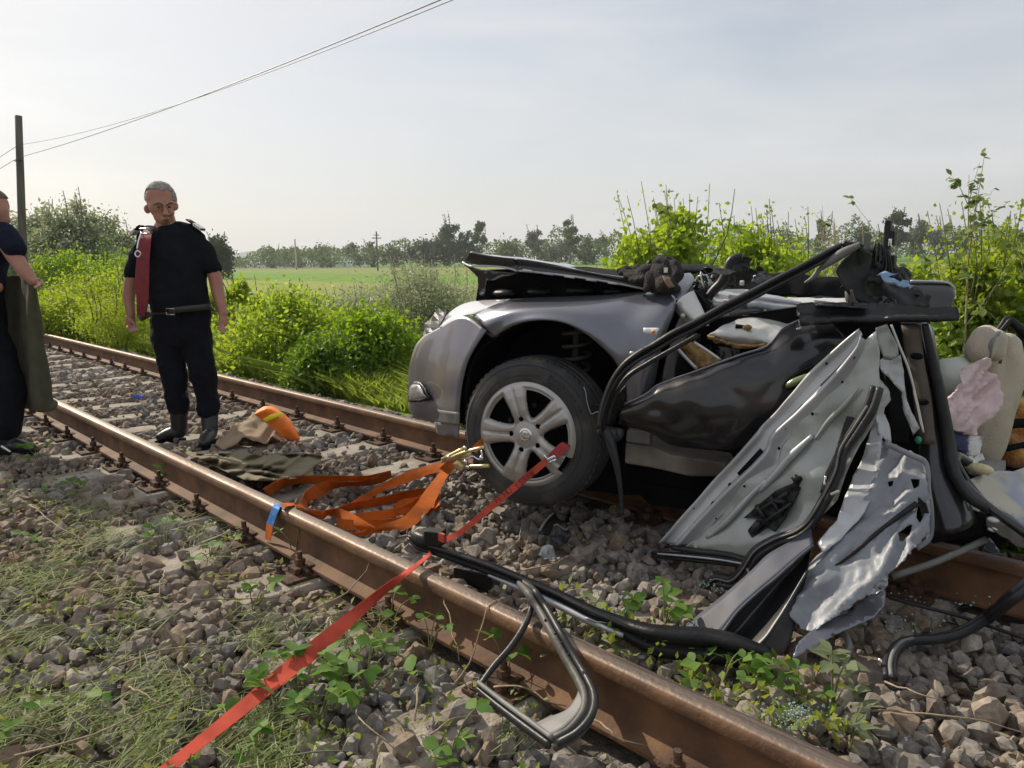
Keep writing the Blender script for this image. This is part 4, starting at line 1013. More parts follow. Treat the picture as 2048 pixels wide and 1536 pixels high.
# cut A-pillar end, pale metal, rusty foam
V, F = loft([P_(cm, -.1, (565, 575), (590, 640), (640, 690), (700, 720)), P_(cm, -.05, (600, 530), (640, 590), (690, 650), (715, 700)), P_(cm, -.12, (690, 470), (720, 540), (760, 620), (790, 700))], 16, 12)
part('cut_pillar', rough(V, .006, 14, 2), F, M_silverw, car, solid=.004)
part('pillar_bolt', *ellipsoid(CP(*cm(620, 640), -.05), (.011, .009, .011)), M_silver, car)
part('door_jamb', *loft([P_(cm, -.08, (600, 650), (560, 740), (530, 850), (500, 960), (480, 1080)), P_(cm, -.12, (690, 700), (640, 790), (600, 880), (570, 980), (560, 1080))], 16, 5), M_plgrey, car, solid=.005)
part('hinge_post', *loft([P_(cm, -.10, (560, 740), (500, 960), (440, 1110)), P_(cm, -.16, (740, 760), (720, 960), (700, 1010))], 12, 6), M_black, car, solid=.005)
V, F = loft([P_(cm, -.12, (590, 850), (660, 930), (720, 990)), P_(cm, -.09, (630, 825), (720, 900), (790, 975)), P_(cm, -.12, (690, 820), (790, 885), (870, 940))], 16, 8)
part('foam_filled_pillar', rough(V, .008, 22, 4), F, M_foam, car, solid=.006)
part('pillar_skin', *tube(P_(cm, -.085, (585, 858), (660, 940), (715, 995)), .008, 6, n=10), M_silverw, car)
part('pillar_skin', *tube(P_(cm, -.085, (692, 815), (790, 878), (872, 936)), .007, 6, n=10), M_silverw, car)
# crumpled inner panels (roof turned inside out)
V, F = loft([P_(m2, -.35, (290, 690), (600, 700), (900, 720), (1230, 770)), P_(m2, -.35, (320, 640), (600, 640), (900, 660), (1230, 715)), P_(m2, -.40, (340, 600), (600, 610), (900, 640), (1230, 690)),
             P_(m2, -.44, (380, 560), (620, 570), (900, 600), (1230, 655)), P_(m2, -.5, (420, 520), (640, 510), (900, 560), (1250, 640))], 40, 20)
part('roof_beam', rough(V, .004, 16, 6), F, M_silver, car, solid=.004)
part('pressed_rib', *tube(P_(m2, -.36, (450, 630), (700, 650), (950, 675), (1225, 700)), .010, 8, n=16), M_silverw, car)
part('pressed_rib', *tube(P_(m2, -.42, (500, 580), (720, 590), (980, 620), (1240, 655)), .009, 8, n=16), M_silver, car)
psheet('headlining_panel', m2, ((1060, 640), (1100, 590), (1300, 590), (1400, 600), (1690, 598), (1700, 640), (1780, 640), (1700, 670), (1250, 660)), ((1060, 640, -.45), (1690, 600, -.5), (1700, 670, -.4)), M_silverw, 7, .006, 20)
V, F = loft([P_(m2, -.2, (275, 985), (420, 1040), (600, 1085), (830, 1090)), P_(m2, -.17, (300, 955), (460, 985), (650, 1000), (930, 1060)), P_(m2, -.2, (400, 900), (600, 900), (800, 920), (1030, 960)),
             P_(m2, -.26, (560, 830), (700, 810), (850, 830), (1090, 880)), P_(m2, -.3, (640, 780), (760, 770), (900, 790), (1150, 850))], 40, 22)
pnl = part('crumpled_inner_panel', rough(V, .012, 9, 8, ridge=True), F, M_silverw, car, solid=.004)
part('panel_slot', *tube(P_(m2, -.20, (570, 882), (640, 892), (720, 905)), .010, 6, n=6), M_void, pnl)
part('yellow_clip', *ellipsoid(CP(*m2(690, 895), -.18), (.02, .012, .012)), M_foam, pnl)
V, F = loft([P_(m2, -.17, (275, 1010), (420, 1060), (560, 1090), (620, 1110), (850, 1110)), P_(m2, -.16, (270, 980), (420, 1035), (560, 1060), (640, 1070), (850, 1085))], 40, 5)
part('foam_edge', rough(V, .012, 30, 3), F, M_foam, pnl, solid=.012)
for k, (x, y) in enumerate(((300, 1080), (370, 1120), (440, 1140), (520, 1120), (580, 1150))):
    part('cable', *tube([CP(*m2(x, y), -.22), CP(*m2(x + 15, y + 30), -.2), CP(*m2(x + (20 if k % 2 else -20), y + 80), -.22)], .004, 5, n=6), M_rubber, car)
psheet('footwell_trim', m2, ((380, 1090), (620, 1110), (600, 1180), (520, 1225), (420, 1228)), ((380, 1090, -.25), (620, 1110, -.25), (500, 1220, -.22)), M_plgrey, 9, .008)
part('blue_connector', *box(CP(*m2(800, 768), -.3), (.05, .02, .02)), pm('blue_plastic', (.03, .05, .16), .5), car, smooth=False, bevel=.004)
part('yellow_connector', *box(CP(*m2(880, 775), -.3), (.03, .02, .02)), M_foam, car, smooth=False, bevel=.004)
# far side of the body: black window ledge and trim seen against the shrubs
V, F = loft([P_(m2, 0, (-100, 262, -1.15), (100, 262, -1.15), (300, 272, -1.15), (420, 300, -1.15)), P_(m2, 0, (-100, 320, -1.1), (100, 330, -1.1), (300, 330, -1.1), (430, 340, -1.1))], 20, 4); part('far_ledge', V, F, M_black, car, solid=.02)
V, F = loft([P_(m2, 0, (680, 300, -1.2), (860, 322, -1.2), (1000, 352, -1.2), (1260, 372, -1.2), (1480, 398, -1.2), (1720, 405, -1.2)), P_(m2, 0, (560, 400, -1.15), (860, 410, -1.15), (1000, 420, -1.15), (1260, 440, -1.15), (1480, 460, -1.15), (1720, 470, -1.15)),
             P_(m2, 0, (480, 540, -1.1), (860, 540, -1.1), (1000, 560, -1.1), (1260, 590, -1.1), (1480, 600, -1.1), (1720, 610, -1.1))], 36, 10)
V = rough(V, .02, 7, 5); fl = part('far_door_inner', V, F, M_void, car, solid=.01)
for x, y, w in ((795, 388, .05), (975, 420, .05), (635, 443, .025)):
    part('pale_opening_plate', *box(CP(*m2(x, y), -1.08), (w, .01, .028)), M_silverw, fl, smooth=False, bevel=.006)  # solid pale plate, the brightness of an opening put in as colour
V, F = loft([P_(m2, -.6, (170, 330), (260, 380), (300, 470), (200, 600)), P_(m2, -.5, (330, 300), (380, 370), (380, 450), (260, 600)), P_(m2, -.55, (450, 290), (440, 400), (420, 470), (300, 640))], 22, 14)
part('shredded_wiring', rough(V, .03, 16, 9, ridge=True), F, M_black, car, smooth=False, solid=.004)
rs = random.Random(4)
for k in range(14):
    a = CP(*m2(rs.uniform(180, 420), rs.uniform(330, 480)), -.45); b_ = CP(*m2(rs.uniform(190, 400), rs.uniform(450, 600)), -.42)
    part('torn_wire', *tube([a, a.lerp(b_, .5) + Vector((rs.uniform(-.05, .05), 0, rs.uniform(-.02, .05))), b_], .004, 5, n=8), rs.choice([M_rubber, M_plgrey, M_silver]), car)
V, F = tube(P_(m2, -.35, (270, 670), (300, 580), (360, 500), (430, 430), (480, 330), (520, 220), (580, 175), (640, 170)), [.018, .02, .02, .022, .022, .02, .015], 8, n=30); part('bent_pillar_tube', V, F, M_rubber, car)
psheet('torn_pillar_skin', m2, ((440, 480), (470, 330), (520, 200), (590, 165), (640, 160), (720, 175), (740, 210), (700, 225), (710, 290), (640, 340), (580, 400), (520, 480), (460, 520)), ((440, 480, -.4), (600, 170, -.45), (700, 290, -.5)), M_black, 8, .025, 14, jag=1.5, ridge=True, smooth=False)

# ---- tail end: crushed roof, black torn mass, trim bar
psheet('black_trim_bar', rt, ((105, 635), (125, 640), (330, 655), (540, 655), (900, 675), (1085, 668), (1105, 705), (1100, 728), (950, 745), (560, 755), (400, 752), (130, 768), (112, 700)), ((110, 700, .10), (1095, 700, .10), (560, 660, .06), (560, 755, .13)), M_rubber, 9, .006, 8, .02, fn=lambda x, y: .012 * math.sin((y - 610) * .25))
psheet('trim_strip', rt, ((212, 615), (300, 628), (540, 650), (538, 668), (220, 645)), ((212, 630, .06), (540, 655, .05), (300, 640, .08)), M_black, 8, .004)
part('bar_hook', *tube(P_(rt, .12, (118, 740), (125, 765), (130, 785), (100, 795)), .004, 5, n=8), M_silver, car)
psheet('torn_roof_mass', rt, ((360, 430), (380, 380), (480, 300), (530, 300), (570, 340), (560, 420), (580, 480), (620, 520), (700, 520), (830, 545), (870, 590), (905, 600), (905, 660), (700, 690), (480, 650), (420, 560), (380, 500)),
       ((360, 430, -.1), (560, 340, -.15), (905, 640, -.25), (450, 640, 0)), M_black, 9, .05, 5, .01, jag=1.2, seed=8, ridge=True)
psheet('torn_roof_mass', rt, ((400, 560), (440, 550), (480, 650), (420, 640), (400, 600)), ((400, 560, -.02), (480, 650, -.02), (420, 640, -.04)), M_plgrey, 8, .01)
V, F = loft([P_(rt, 0, (560, 330, -.2), (600, 300, -.25), (640, 330, -.3), (700, 400, -.3), (790, 460, -.3), (815, 480, -.3)), P_(rt, 0, (560, 420, -.15), (610, 380, -.2), (660, 400, -.22), (720, 440, -.24), (800, 490, -.26), (810, 500, -.26)),
             P_(rt, 0, (590, 500, -.1), (640, 470, -.15), (690, 480, -.18), (740, 520, -.2), (800, 560, -.2), (860, 600, -.2))], 26, 14)
part('crumpled_bracket', rough(V, .03, 18, 3, ridge=True), F, M_black, car, smooth=False, solid=.004)
psheet('blue_rag', rt, ((600, 455), (640, 445), (720, 460), (760, 490), (820, 530), (800, 545), (720, 530), (660, 510), (620, 490)), ((600, 460, -.05), (820, 535, -.1), (720, 465, -.12)), pm('blue_cloth', (.20, .30, .45), .8, var=.3, scale=15, bump=.4), 6, .02, 25, ridge=True)
part('upright_bracket', *join(box(CP(*rt(658, 290), -.2), (.022, .022, .20)), box(CP(*rt(675, 235), -.2), (.04, .025, .055)), box(CP(*rt(650, 195), -.2), (.012, .014, .05)), box(CP(*rt(672, 380), -.2), (.045, .03, .05))), M_black, car, smooth=False, bevel=.004)
part('chrome_bit', *box(CP(*rt(678, 262), -.18), (.012, .012, .03)), M_chrome, car, smooth=False, bevel=.003)
for k in range(6):
    a = CP(*rt(560 + 12 * k, 340 + 10 * k), -.16); part('torn_wire', *tube([a, a + Vector((.02, 0, .05)), CP(*rt(600 + 18 * k, 300 + 30 * k), -.14), CP(*rt(580 + 20 * k, 420 + 14 * k), -.13)], .004, 5, n=10), M_rubber if k % 2 else M_black, car)
V, F = loft([P_(rt, 0, (560, 500, -.55), (800, 500, -.55), (1000, 505, -.55), (1040, 512, -.55), (1072, 545, -.55)), P_(rt, 0, (560, 560, -.5), (800, 560, -.5), (1000, 560, -.5), (1050, 570, -.5), (1076, 585, -.5)),
             P_(rt, 0, (560, 680, -.45), (800, 680, -.45), (1000, 672, -.45), (1040, 670, -.45), (1052, 660, -.45))], 26, 10)
part('rear_side_panel', V, F, M_paintdk, car, solid=.01)
part('panel_edge', *tube(P_(rt, -.53, (800, 498), (1000, 504), (1045, 514), (1074, 552)), .006, 6, n=14), M_silver, car)
# ---- B-pillar, standing
V, F = loft([P_(rt, 0, (735, 750, .05), (850, 752, .06), (905, 752, .02), (940, 790, -.05)), P_(rt, 0, (770, 950, .05), (870, 950, .07), (930, 950, .03), (980, 1000, -.06)), P_(rt, 0, (820, 1200, .06), (900, 1200, .08), (970, 1200, .03), (1010, 1200, -.06)),
             P_(rt, 0, (850, 1536, .07), (930, 1536, .09), (1010, 1536, .04), (1050, 1536, -.06)), [CP(*lr(900, 420), .1), CP(*lr(1000, 420), .12), CP(*lr(1110, 420), .06), CP(*lr(1150, 420), -.06)], [CP(*lr(960, 700), .15), CP(*lr(1080, 690), .18), CP(*lr(1200, 640), .1), CP(*lr(1270, 570), -.05)]], 20, 30)
bp_ = part('centre_pillar', rough(V, .004, 6, 2), F, M_paintdk, car, solid=.004)
V, F = loft([P_(rt, .0, (745, 770, .075), (800, 768, .085), (862, 768, .08)), P_(rt, 0, (785, 980, .08), (840, 980, .095), (885, 980, .085)), P_(rt, 0, (835, 1230, .085), (880, 1230, .1), (930, 1230, .09)), P_(rt, 0, (860, 1500, .09), (900, 1500, .11), (955, 1500, .1))], 10, 20)
part('pillar_trim', V, F, pm('lit_brown_trim', (.085, .068, .055), .7, var=.25, scale=14), bp_, solid=.003)  # paler brown strip: light on the pillar put into the colour
part('pillar_seal', *tube([CP(*rt(890, 760), .08), CP(*rt(930, 950), .07), CP(*rt(985, 1200), .06), CP(*rt(1040, 1500), .06), CP(*lr(1085, 330), .08), CP(*lr(1110, 400), .09), CP(*lr(1180, 500), .1), CP(*lr(1280, 560), .1)], [.012, .016, .02, .022, .024, .022, .018], 8, n=50), M_rubber, bp_)
part('pillar_edge', *tube([CP(*lr(1050, 0), .02), CP(*lr(1085, 200), .02), CP(*lr(1100, 280), .02), CP(*lr(1160, 400), .03), CP(*lr(1275, 545), .05)], .009, 8, n=40), M_paintdk, bp_)
psheet('pillar_foot', lr, ((900, 420), (1010, 330), (1010, 420), (1100, 430), (1200, 560), (1262, 590), (1250, 690), (990, 735), (940, 690), (975, 560)), ((900, 430, .10), (1200, 600, .06), (1000, 730, .16), (1100, 430, .08)), M_void, 14, .02, 5)
part('latch_pin', *ellipsoid(CP(*rt(850, 1475), .11), (.012, .012, .014)), pm('green_pin', (.03, .25, .13), .4), bp_)
for k, (x, y) in enumerate(((875, 1240), (840, 960))): part('trim_hole', *ellipsoid(CP(*rt(x, y), .1), (.022, .008, .012)), M_void, bp_)
# beam across to the lower right
part('bent_rod', *tube([CP(*lr(775, 905), .32), CP(*lr(1000, 830), .22), CP(*lr(1260, 715), .08)], .012, 8, n=10), M_plgrey, car)

# ragged scraps and torn edges through the crushed cabin
rs = random.Random(21)
for k in range(34):
    if k < 18: cx_, cy_, o_ = rs.uniform(1385, 1540), rs.uniform(530, 650), rs.uniform(-.5, -.2)
    else: cx_, cy_, o_ = rs.uniform(1690, 1790), rs.uniform(530, 640), rs.uniform(-.3, .02)
    n_ = rs.randint(4, 7); rr_ = rs.uniform(7, 20); a0 = rs.uniform(0, 6.28)
    pts = [(cx_ + rr_ * rs.uniform(.35, 1.3) * math.cos(a0 + 6.283 * i / n_) * 1.5, cy_ + rr_ * rs.uniform(.3, 1.1) * math.sin(a0 + 6.283 * i / n_)) for i in range(n_)]
    dd = depth_of(CP(cx_, cy_, o_)); tl = rs.uniform(-.006, .006); tm = rs.uniform(-.008, .008)
    V, F = sheet(pts, [(cx_, cy_, dd), (cx_ + 20, cy_, dd + tl * 8), (cx_, cy_ + 20, dd + tm * 8)], 6, .012, 25, .8, (), k, True)
    part('metal_scrap', V, F, rs.choice([M_silver, M_plgrey, M_black, M_paintdk, M_black] if k < 18 else [M_black, M_rubber, M_paintdk, M_plgrey]), car, smooth=False, solid=.003)

# ================================================================ FRONT DOOR (bent up over the wing)
DPROF = [(-1, -.55), (-.75, -.75), (-.2, -.7), (-.1, -.35), (.12, -.35), (.2, -.75), (.75, -.75), (1, -.5), (1, .2), (.7, .5), (.25, .45), (.15, .15), (-.1, .15), (-.2, .6), (-.8, .6), (-1, .2)]
V, F = loft([P_(cm, 0, (183, 1246, .12), (390, 1152, .10), (450, 1105, .10), (700, 1012, .08), (1000, 902, .04), (1180, 842, .02), (1250, 770, 0), (1290, 722, -.02), (1400, 668, -.04), (1600, 660, -.04)),
             P_(cm, 0, (190, 1285, .145), (400, 1200, .14), (520, 1140, .14), (760, 1060, .13), (1020, 960, .07), (1200, 900, .05), (1300, 860, .05), (1400, 830, .03), (1550, 800, .02), (1720, 800, .0)),
             P_(cm, 0, (195, 1330, .14), (420, 1290, .155), (560, 1260, .16), (800, 1200, .16), (1020, 1120, .10), (1200, 1060, .09), (1330, 1020, .07), (1450, 1000, .05), (1600, 980, .03), (1760, 950, .0)),
             P_(cm, 0, (190, 1362, .12), (400, 1402, .14), (540, 1420, .15), (760, 1420, .155), (1000, 1350, .12), (1200, 1260, .10), (1360, 1200, .07), (1480, 1180, .05), (1600, 1150, .03), (1760, 1120, .0)),
             P_(cm, 0, (250, 1385, .06), (400, 1420, .09), (520, 1490, .10), (700, 1525, .11), (950, 1535, .10), (1150, 1450, .08), (1300, 1390, .06), (1450, 1350, .04), (1600, 1300, .02), (1760, 1300, .0))], 60, 36)
V = rough(V, .007, 4.5, 11, axis=NCAR); V = rough(V, .018, 5.5, 5, axis=NCAR, ridge=True)
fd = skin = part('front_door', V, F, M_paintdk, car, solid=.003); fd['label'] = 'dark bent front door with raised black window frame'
part('skin_edge', *tube(P_(cm, 0, (183, 1246, .125), (300, 1200, .12), (390, 1152, .105), (450, 1105, .105), (700, 1012, .085), (1000, 902, .045), (1180, 842, .025), (1250, 770, .005), (1290, 722, -.015), (1400, 668, -.035)), .005, 6, n=40), M_paint, skin)
hd = part('door_handle_recess', *loft([P_(cm, .09, (1300, 1090), (1360, 1040), (1450, 990), (1560, 960)), P_(cm, .075, (1310, 1120), (1380, 1080), (1460, 1040), (1560, 1000)), P_(cm, .09, (1320, 1135), (1380, 1130), (1460, 1100), (1560, 1060))], 14, 8), M_void, fd, solid=.003)
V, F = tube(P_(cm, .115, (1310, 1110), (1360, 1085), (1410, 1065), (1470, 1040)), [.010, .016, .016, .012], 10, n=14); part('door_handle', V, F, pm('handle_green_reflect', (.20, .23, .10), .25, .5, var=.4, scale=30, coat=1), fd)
# window frame bar
bar = P_(cm, 0, (72, 1400, .20), (85, 1300, .20), (115, 1190, .20), (165, 1075, .20), (240, 975, .20), (330, 905, .19), (420, 855, .18), (560, 770, .17), (720, 690, .15), (900, 590, .12), (1080, 500, .09), (1260, 405, .06), (1400, 335, .03), (1500, 280, .01), (1600, 225, -.02), (1680, 185, -.05))
part('window_frame', *tube(bar, [.017, .019, .021, .021, .021, .020, .02], 8, DPROF, up=NCAR, n=90), M_black, fd); fr0 = fd
part('frame_seal', *tube([p + NCAR * .018 + Vector((0, 0, .012)) for p in bar], .0075, 7, n=90), M_rubber, fr0)
part('frame_seal', *tube([p + NCAR * .016 + Vector((0, 0, -.016)) for p in bar], .0065, 7, n=90), M_rubber, fr0)
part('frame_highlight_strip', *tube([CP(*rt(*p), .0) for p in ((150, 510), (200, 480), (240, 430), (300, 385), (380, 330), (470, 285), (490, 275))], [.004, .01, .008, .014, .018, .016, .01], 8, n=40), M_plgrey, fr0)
part('frame_top_corner', *join(box(CP(*rt(450, 283), -.03), (.07, .03, .03), Matrix.Rotation(.2, 3, 'Y')), ), M_black, fr0, smooth=False, bevel=.006)
V, F = loft([P_(rt, 0, (470, 290, -.03), (530, 300, -.05), (575, 340, -.08)), P_(rt, 0, (430, 340, -.02), (500, 350, -.05), (560, 400, -.08)), P_(rt, 0, (350, 430, .0), (420, 470, -.03), (520, 520, -.06)), P_(rt, 0, (390, 540, .0), (460, 600, -.02), (560, 640, -.05))], 16, 20)
part('folded_frame_skin', rough(V, .02, 7, 3, ridge=True), F, M_black, fr0, solid=.004)
part('frame_inner_rail', *tube(P_(cm, 0, (110, 1360, .17), (140, 1240, .17), (190, 1130, .17), (260, 1040, .17), (400, 950, .16), (560, 860, .15), (720, 770, .13)), .010, 8, n=40), M_rubber, fr0)
part('dangling_seal', *tube([CP(*lm(60, 0), .18), CP(*lm(110, 20), .19), CP(*lm(155, 160), .2), CP(*lm(185, 300), .2), CP(*lm(200, 430), .2), CP(*lm(208, 545), .2)], [.018, .020, .015, .011, .009, .007], 8, n=36), M_rubber, fr0)
part('dangling_seal', *tube([CP(*cm(85, 1400), .18), CP(*cm(130, 1420), .17), CP(*cm(180, 1440), .16), CP(*cm(200, 1390), .15)], [.02, .03, .02], 8, n=14), M_rubber, fr0)
V, F = loft([P_(cm, .16, (100, 1300), (130, 1250), (190, 1160), (240, 1100)), P_(cm, .13, (150, 1380), (170, 1330), (200, 1260), (240, 1200))], 14, 6); part('mirror_mount', V, F, M_black, fd, solid=.01)
part('mirror_mount_tip', *ellipsoid(CP(*cm(280, 890), .18), (.012, .008, .009)), M_silver, fd)

# ================================================================ REAR DOOR (inner side towards us)
gd = lambda x, y, z=-.17: depth_of(G(x, y, z))
rd = None
PL = [(1317, 1100, gd(1317, 1107) - .05), (1507, 1125, 2.86), (1723, 650, depth_of(CP(1723, 650, .17))), (1578, 790, depth_of(CP(1578, 790, .24)))]
pc = np.array(PL); kk = np.linalg.lstsq(np.c_[np.ones(4), pc[:, 0], pc[:, 1]], 1 / pc[:, 2], rcond=None)[0]
def DP(px, py, lift=0.0): return U(px, py, 1 / (kk[0] + kk[1] * px + kk[2] * py)) + DN * lift
a_, b_, c_ = [U(x, y, 1 / (kk[0] + kk[1] * x + kk[2] * y)) for x, y, _ in PL[:3]]
DN = (b_ - a_).cross(c_ - a_).normalized()
if DN.dot(CAM - a_) < 0: DN = -DN
def D_(f, *pts): return [DP(*f(*p[:2]), p[2] if len(p) > 2 else 0) for p in pts]
def dsheet(name, outl, mat, lift=0.0, step=9, bump=.0, bscale=8, solid=.003, seed=2, holes=(), parent=None, jag=0, ridge=False, fn=None, smooth=True):
    V, F = sheet(outl, PL, step, bump, bscale, jag, holes, seed, ridge, fn)
    return part(name, [v + DN * lift for v in V], F, mat, rd, solid=solid, smooth=smooth)
# pressed flange along the upper edge: rows of a pressed profile
e0 = [lm(440, 722), lm(720, 400), lm(1080, 0), s5(180, 905), s5(300, 790), s5(420, 650), s5(600, 440), s5(800, 255), s5(950, 130), s5(1020, 75)]
e1 = [lm(640, 745), lm(900, 470), lm(1180, 230), s5(330, 1090), s5(420, 980), s5(560, 880), s5(760, 700), s5(930, 500), s5(1050, 300), s5(1060, 180)]
prof_d = [(0, .0), (.05, .012), (.12, .012), (.17, .0), (.22, -.004), (.45, -.004), (.52, .002), (.60, .016), (.68, .018), (.75, .004), (.88, -.016), (1.0, -.020)]
rows = [[DP(a[0] + (b[0] - a[0]) * t, a[1] + (b[1] - a[1]) * t, l_) for a, b in zip(e0, e1)] for t, l_ in prof_d]
V, F = loft(rows, 70, 34); rd = fl_ = part('rear_door', rough(V, .0025, 9, 2), F, M_silver, car, solid=.002); rd['label'] = 'torn rear door with pale silver inner metal leaning on the stones'
def slot(f, a, b_, w, name='slot'):
    p, q = DP(*f(*a), .004), DP(*f(*b_), .004); part(name, *tube([p, p.lerp(q, .5), q], w, 10, [(math.cos(k * .628), .18 * math.sin(k * .628)) for k in range(10)], up=DN), M_void, fl_)
slot(lm, (958, 290), (1105, 132), .012); slot(s5, (705, 575), (895, 385), .010); slot(s5, (375, 930), (550, 730), .008)
for f, x, y, r_ in ((lm, 797, 473, .012), (lm, 685, 602, .012), (lm, 902, 352, .009), (lm, 668, 498, .005), (lm, 872, 260, .005), (lm, 1090, 20, .005), (lm, 1215, 120, .005), (lm, 993, 360, .005), (lm, 812, 566, .004), (s5, 745, 372, .005), (s5, 970, 315, .009), (s5, 625, 803, .006), (s5, 880, 530, .005), (s5, 340, 1097, .006), (s5, 172, 966, .005)):
    n_ = 10; c = DP(*f(x, y), .006); u1 = DN.cross(Vector((0, 0, 1))).normalized(); u2 = DN.cross(u1)
    part('punched_hole', *ellipsoid(c, (r_, r_, .003), Matrix((u1, u2, DN)).transposed(), 10, 6), M_void, fl_)
# film-covered middle of the door
mid_ol = [lm(500, 735), lm(620, 660), lm(800, 500), lm(930, 380), lm(1110, 190), s5(330, 960), s5(470, 850), s5(680, 640), s5(870, 440), s5(1000, 220), s5(1150, 90), s5(1180, 260), s5(1170, 420), s5(1200, 600), s5(1120, 860), s5(1000, 1060), s5(880, 1320), s5(800, 1536), lm(1400, 630), lm(1200, 720), lm(1045, 858), lm(800, 790)]
dsheet('moisture_film', mid_ol, M_film, -.016, 11, .016, 5, .002, 4, fn=lambda x, y: .012 * math.sin((x + y) * .03) * math.sin((x - y) * .021))
# folded film highlights
part('film_fold', *tube(D_(s5, (640, 1020, .0), (760, 860, .0), (880, 740, .0), (1010, 580, .0)), [.004, .010, .010, .004], 8, n=18), M_film, rd)
part('door_brace', *tube(D_(s5, (160, 1460, -.004), (300, 1320, .002), (420, 1180, .004), (620, 990, .004)), [.010, .014, .014, .008], 8, n=22), M_silver, fl_)
part('door_brace', *tube(D_(lm, (740, 690, -.01), (880, 580, 0), (1010, 440, .002), (1130, 320, .0)), [.008, .012, .012, .01], 8, n=22), M_silver, fl_)
# lock mechanism
lk = dsheet('lock_mechanism', [lm(*p) for p in ((985, 565), (1080, 475), (1200, 390), (1300, 340), (1345, 295), (1358, 310), (1330, 360), (1345, 370), (1290, 480), (1240, 570), (1180, 650), (1130, 620), (1040, 690), (1010, 650), (1090, 580), (1040, 560))], M_black, .0, 8, .012, 16, .014, 3, smooth=False)
for a, b_, w in (((1080, 480), (1130, 560), .008), ((1170, 420), (1220, 520), .008), ((1060, 540), (1280, 400), .007), ((1120, 600), (1300, 470), .007), ((1320, 320), (1345, 300), .013), ((1050, 650), (1100, 590), .016)):
    part('lock_rib', *tube([DP(*lm(*a), .018), DP(*lm(*b_), .018)], w, 6, n=3), M_rubber, rd)
part('lock_gear', *ellipsoid(DP(*lm(1230, 450), .012), (.03, .03, .012)), M_black, rd)
# black window-run channel
dsheet('black_channel', [s5(*p) for p in ((920, 820), (1040, 855), (1000, 960), (900, 1130), (830, 1300), (760, 1480), (690, 1475), (740, 1300), (820, 1140), (880, 940))], M_black, .006, 9, .003, 8, .006)
part('channel_clip', *tube(D_(s5, (752, 1330, .016), (738, 1400, .016), (745, 1420, .016)), .005, 6, n=5), M_chrome, rd)
# bottom edge strip
V, F = tube([DP(*lm(x, y), z) for x, y, z in ((395, 795, 0), (440, 800, 0), (640, 815, .01), (850, 835, .015), (1040, 862, .02))], [.012, .016, .018, .017, .012], 8, DPROF, up=DN, n=30); part('bottom_seal', V, F, M_black, rd)
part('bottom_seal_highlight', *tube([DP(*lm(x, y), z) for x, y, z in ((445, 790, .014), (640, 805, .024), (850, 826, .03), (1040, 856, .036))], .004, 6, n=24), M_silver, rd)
part('bottom_lip', *tube([DP(*lm(x, y), z) for x, y, z in ((530, 752, .0), (700, 775, .01), (900, 800, .01), (1030, 840, .01))], .012, 7, n=20), M_rubber, rd)
# main black seal: from the pillar down to the mass of the sill
sl = [s5(1200, 575), s5(1150, 760), s5(1030, 960), s5(930, 1130), s5(880, 1330), lr(400, 620), lr(330, 680), lr(220, 720), lr(130, 780), lr(70, 870), lr(0, 930), lm(850, 960), lm(700, 1110), lm(575, 1240)]
sd_ = [DP(*p, l_) for p, l_ in zip(sl, (.03, .04, .045, .05, .05, .05, .05, .05, .06, .06, .05, .045, .04, .03))]
part('door_edge_seal', *tube(sd_, [.020, .022, .018, .018, .022, .026, .026, .022, .018], 8, DPROF, up=DN, n=90), M_rubber, rd)
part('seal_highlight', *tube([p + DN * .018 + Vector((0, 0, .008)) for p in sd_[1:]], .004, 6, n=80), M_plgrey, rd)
for x, y, f in ((1230, 797, lm), (798, 1157, lm), (908, 1470, s5)):
    part('seal_clip', *box(DP(*f(x, y), .085), (.032, .01, .009), Matrix.Rotation(-.6, 3, 'Y')), M_silverw, rd, smooth=False, bevel=.003)
# crushed outer shell below the seal
PLo = [(1507, 1140, 2.72), (1355, 1250, 2.60), (1590, 1325, 2.32), (1840, 960, 2.62), (1720, 820, 2.78)]
def osheet(name, f, outl, mat, lift=0, step=10, bump=.012, bscale=7, solid=.003, seed=2, holes=(), jag=0, ridge=False, smooth=True, ctl=PLo, parent=None, fn=None):
    V, F = sheet([f(*p) for p in outl], ctl, step, bump, bscale, jag, [[f(*p) for p in h] for h in holes], seed, ridge, fn)
    return part(name, [v + NCAR * lift for v in V], F, mat, rd, solid=solid, smooth=smooth)
tri = lambda t: abs((t % 1.0) - .5) * 2
def crease(f1, f2, a1, a2, s):
    def fn(x, y):
        u, v = x * .78 + y * .62, x * .62 - y * .78; w = noise.noise(Vector((u * .012, v * .008, s))); w2 = noise.noise(Vector((u * .03, v * .02, s + 4)))
        return a1 * (tri(u * f1 + 1.1 * w) - .5) * (.5 + w2 + .4) + a2 * (tri(v * f2 + u * f2 * .7 + 1.6 * w2) - .5)
    return fn
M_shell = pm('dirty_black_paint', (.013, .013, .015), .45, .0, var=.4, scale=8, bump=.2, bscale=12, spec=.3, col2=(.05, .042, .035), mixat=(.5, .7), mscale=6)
ck = np.array(PLo, float); ck = np.linalg.lstsq(np.c_[np.ones(len(ck)), ck[:, 0], ck[:, 1]], 1 / ck[:, 2], rcond=None)[0]
def OP(f, x, y, lift=0.0):
    p = f(x, y); return U(*p, 1 / (ck[0] + ck[1] * p[0] + ck[2] * p[1])) + NCAR * lift
r0 = [OP(lm, *p, .035) for p in ((1420, 610), (1290, 690), (1150, 770), (1045, 872), (900, 1000), (740, 1130), (600, 1235), (500, 1290))]
r1 = [OP(lm, *p, .075) for p in ((1440, 690), (1330, 780), (1210, 890), (1100, 980), (970, 1100), (830, 1270), (700, 1300), (540, 1320))]
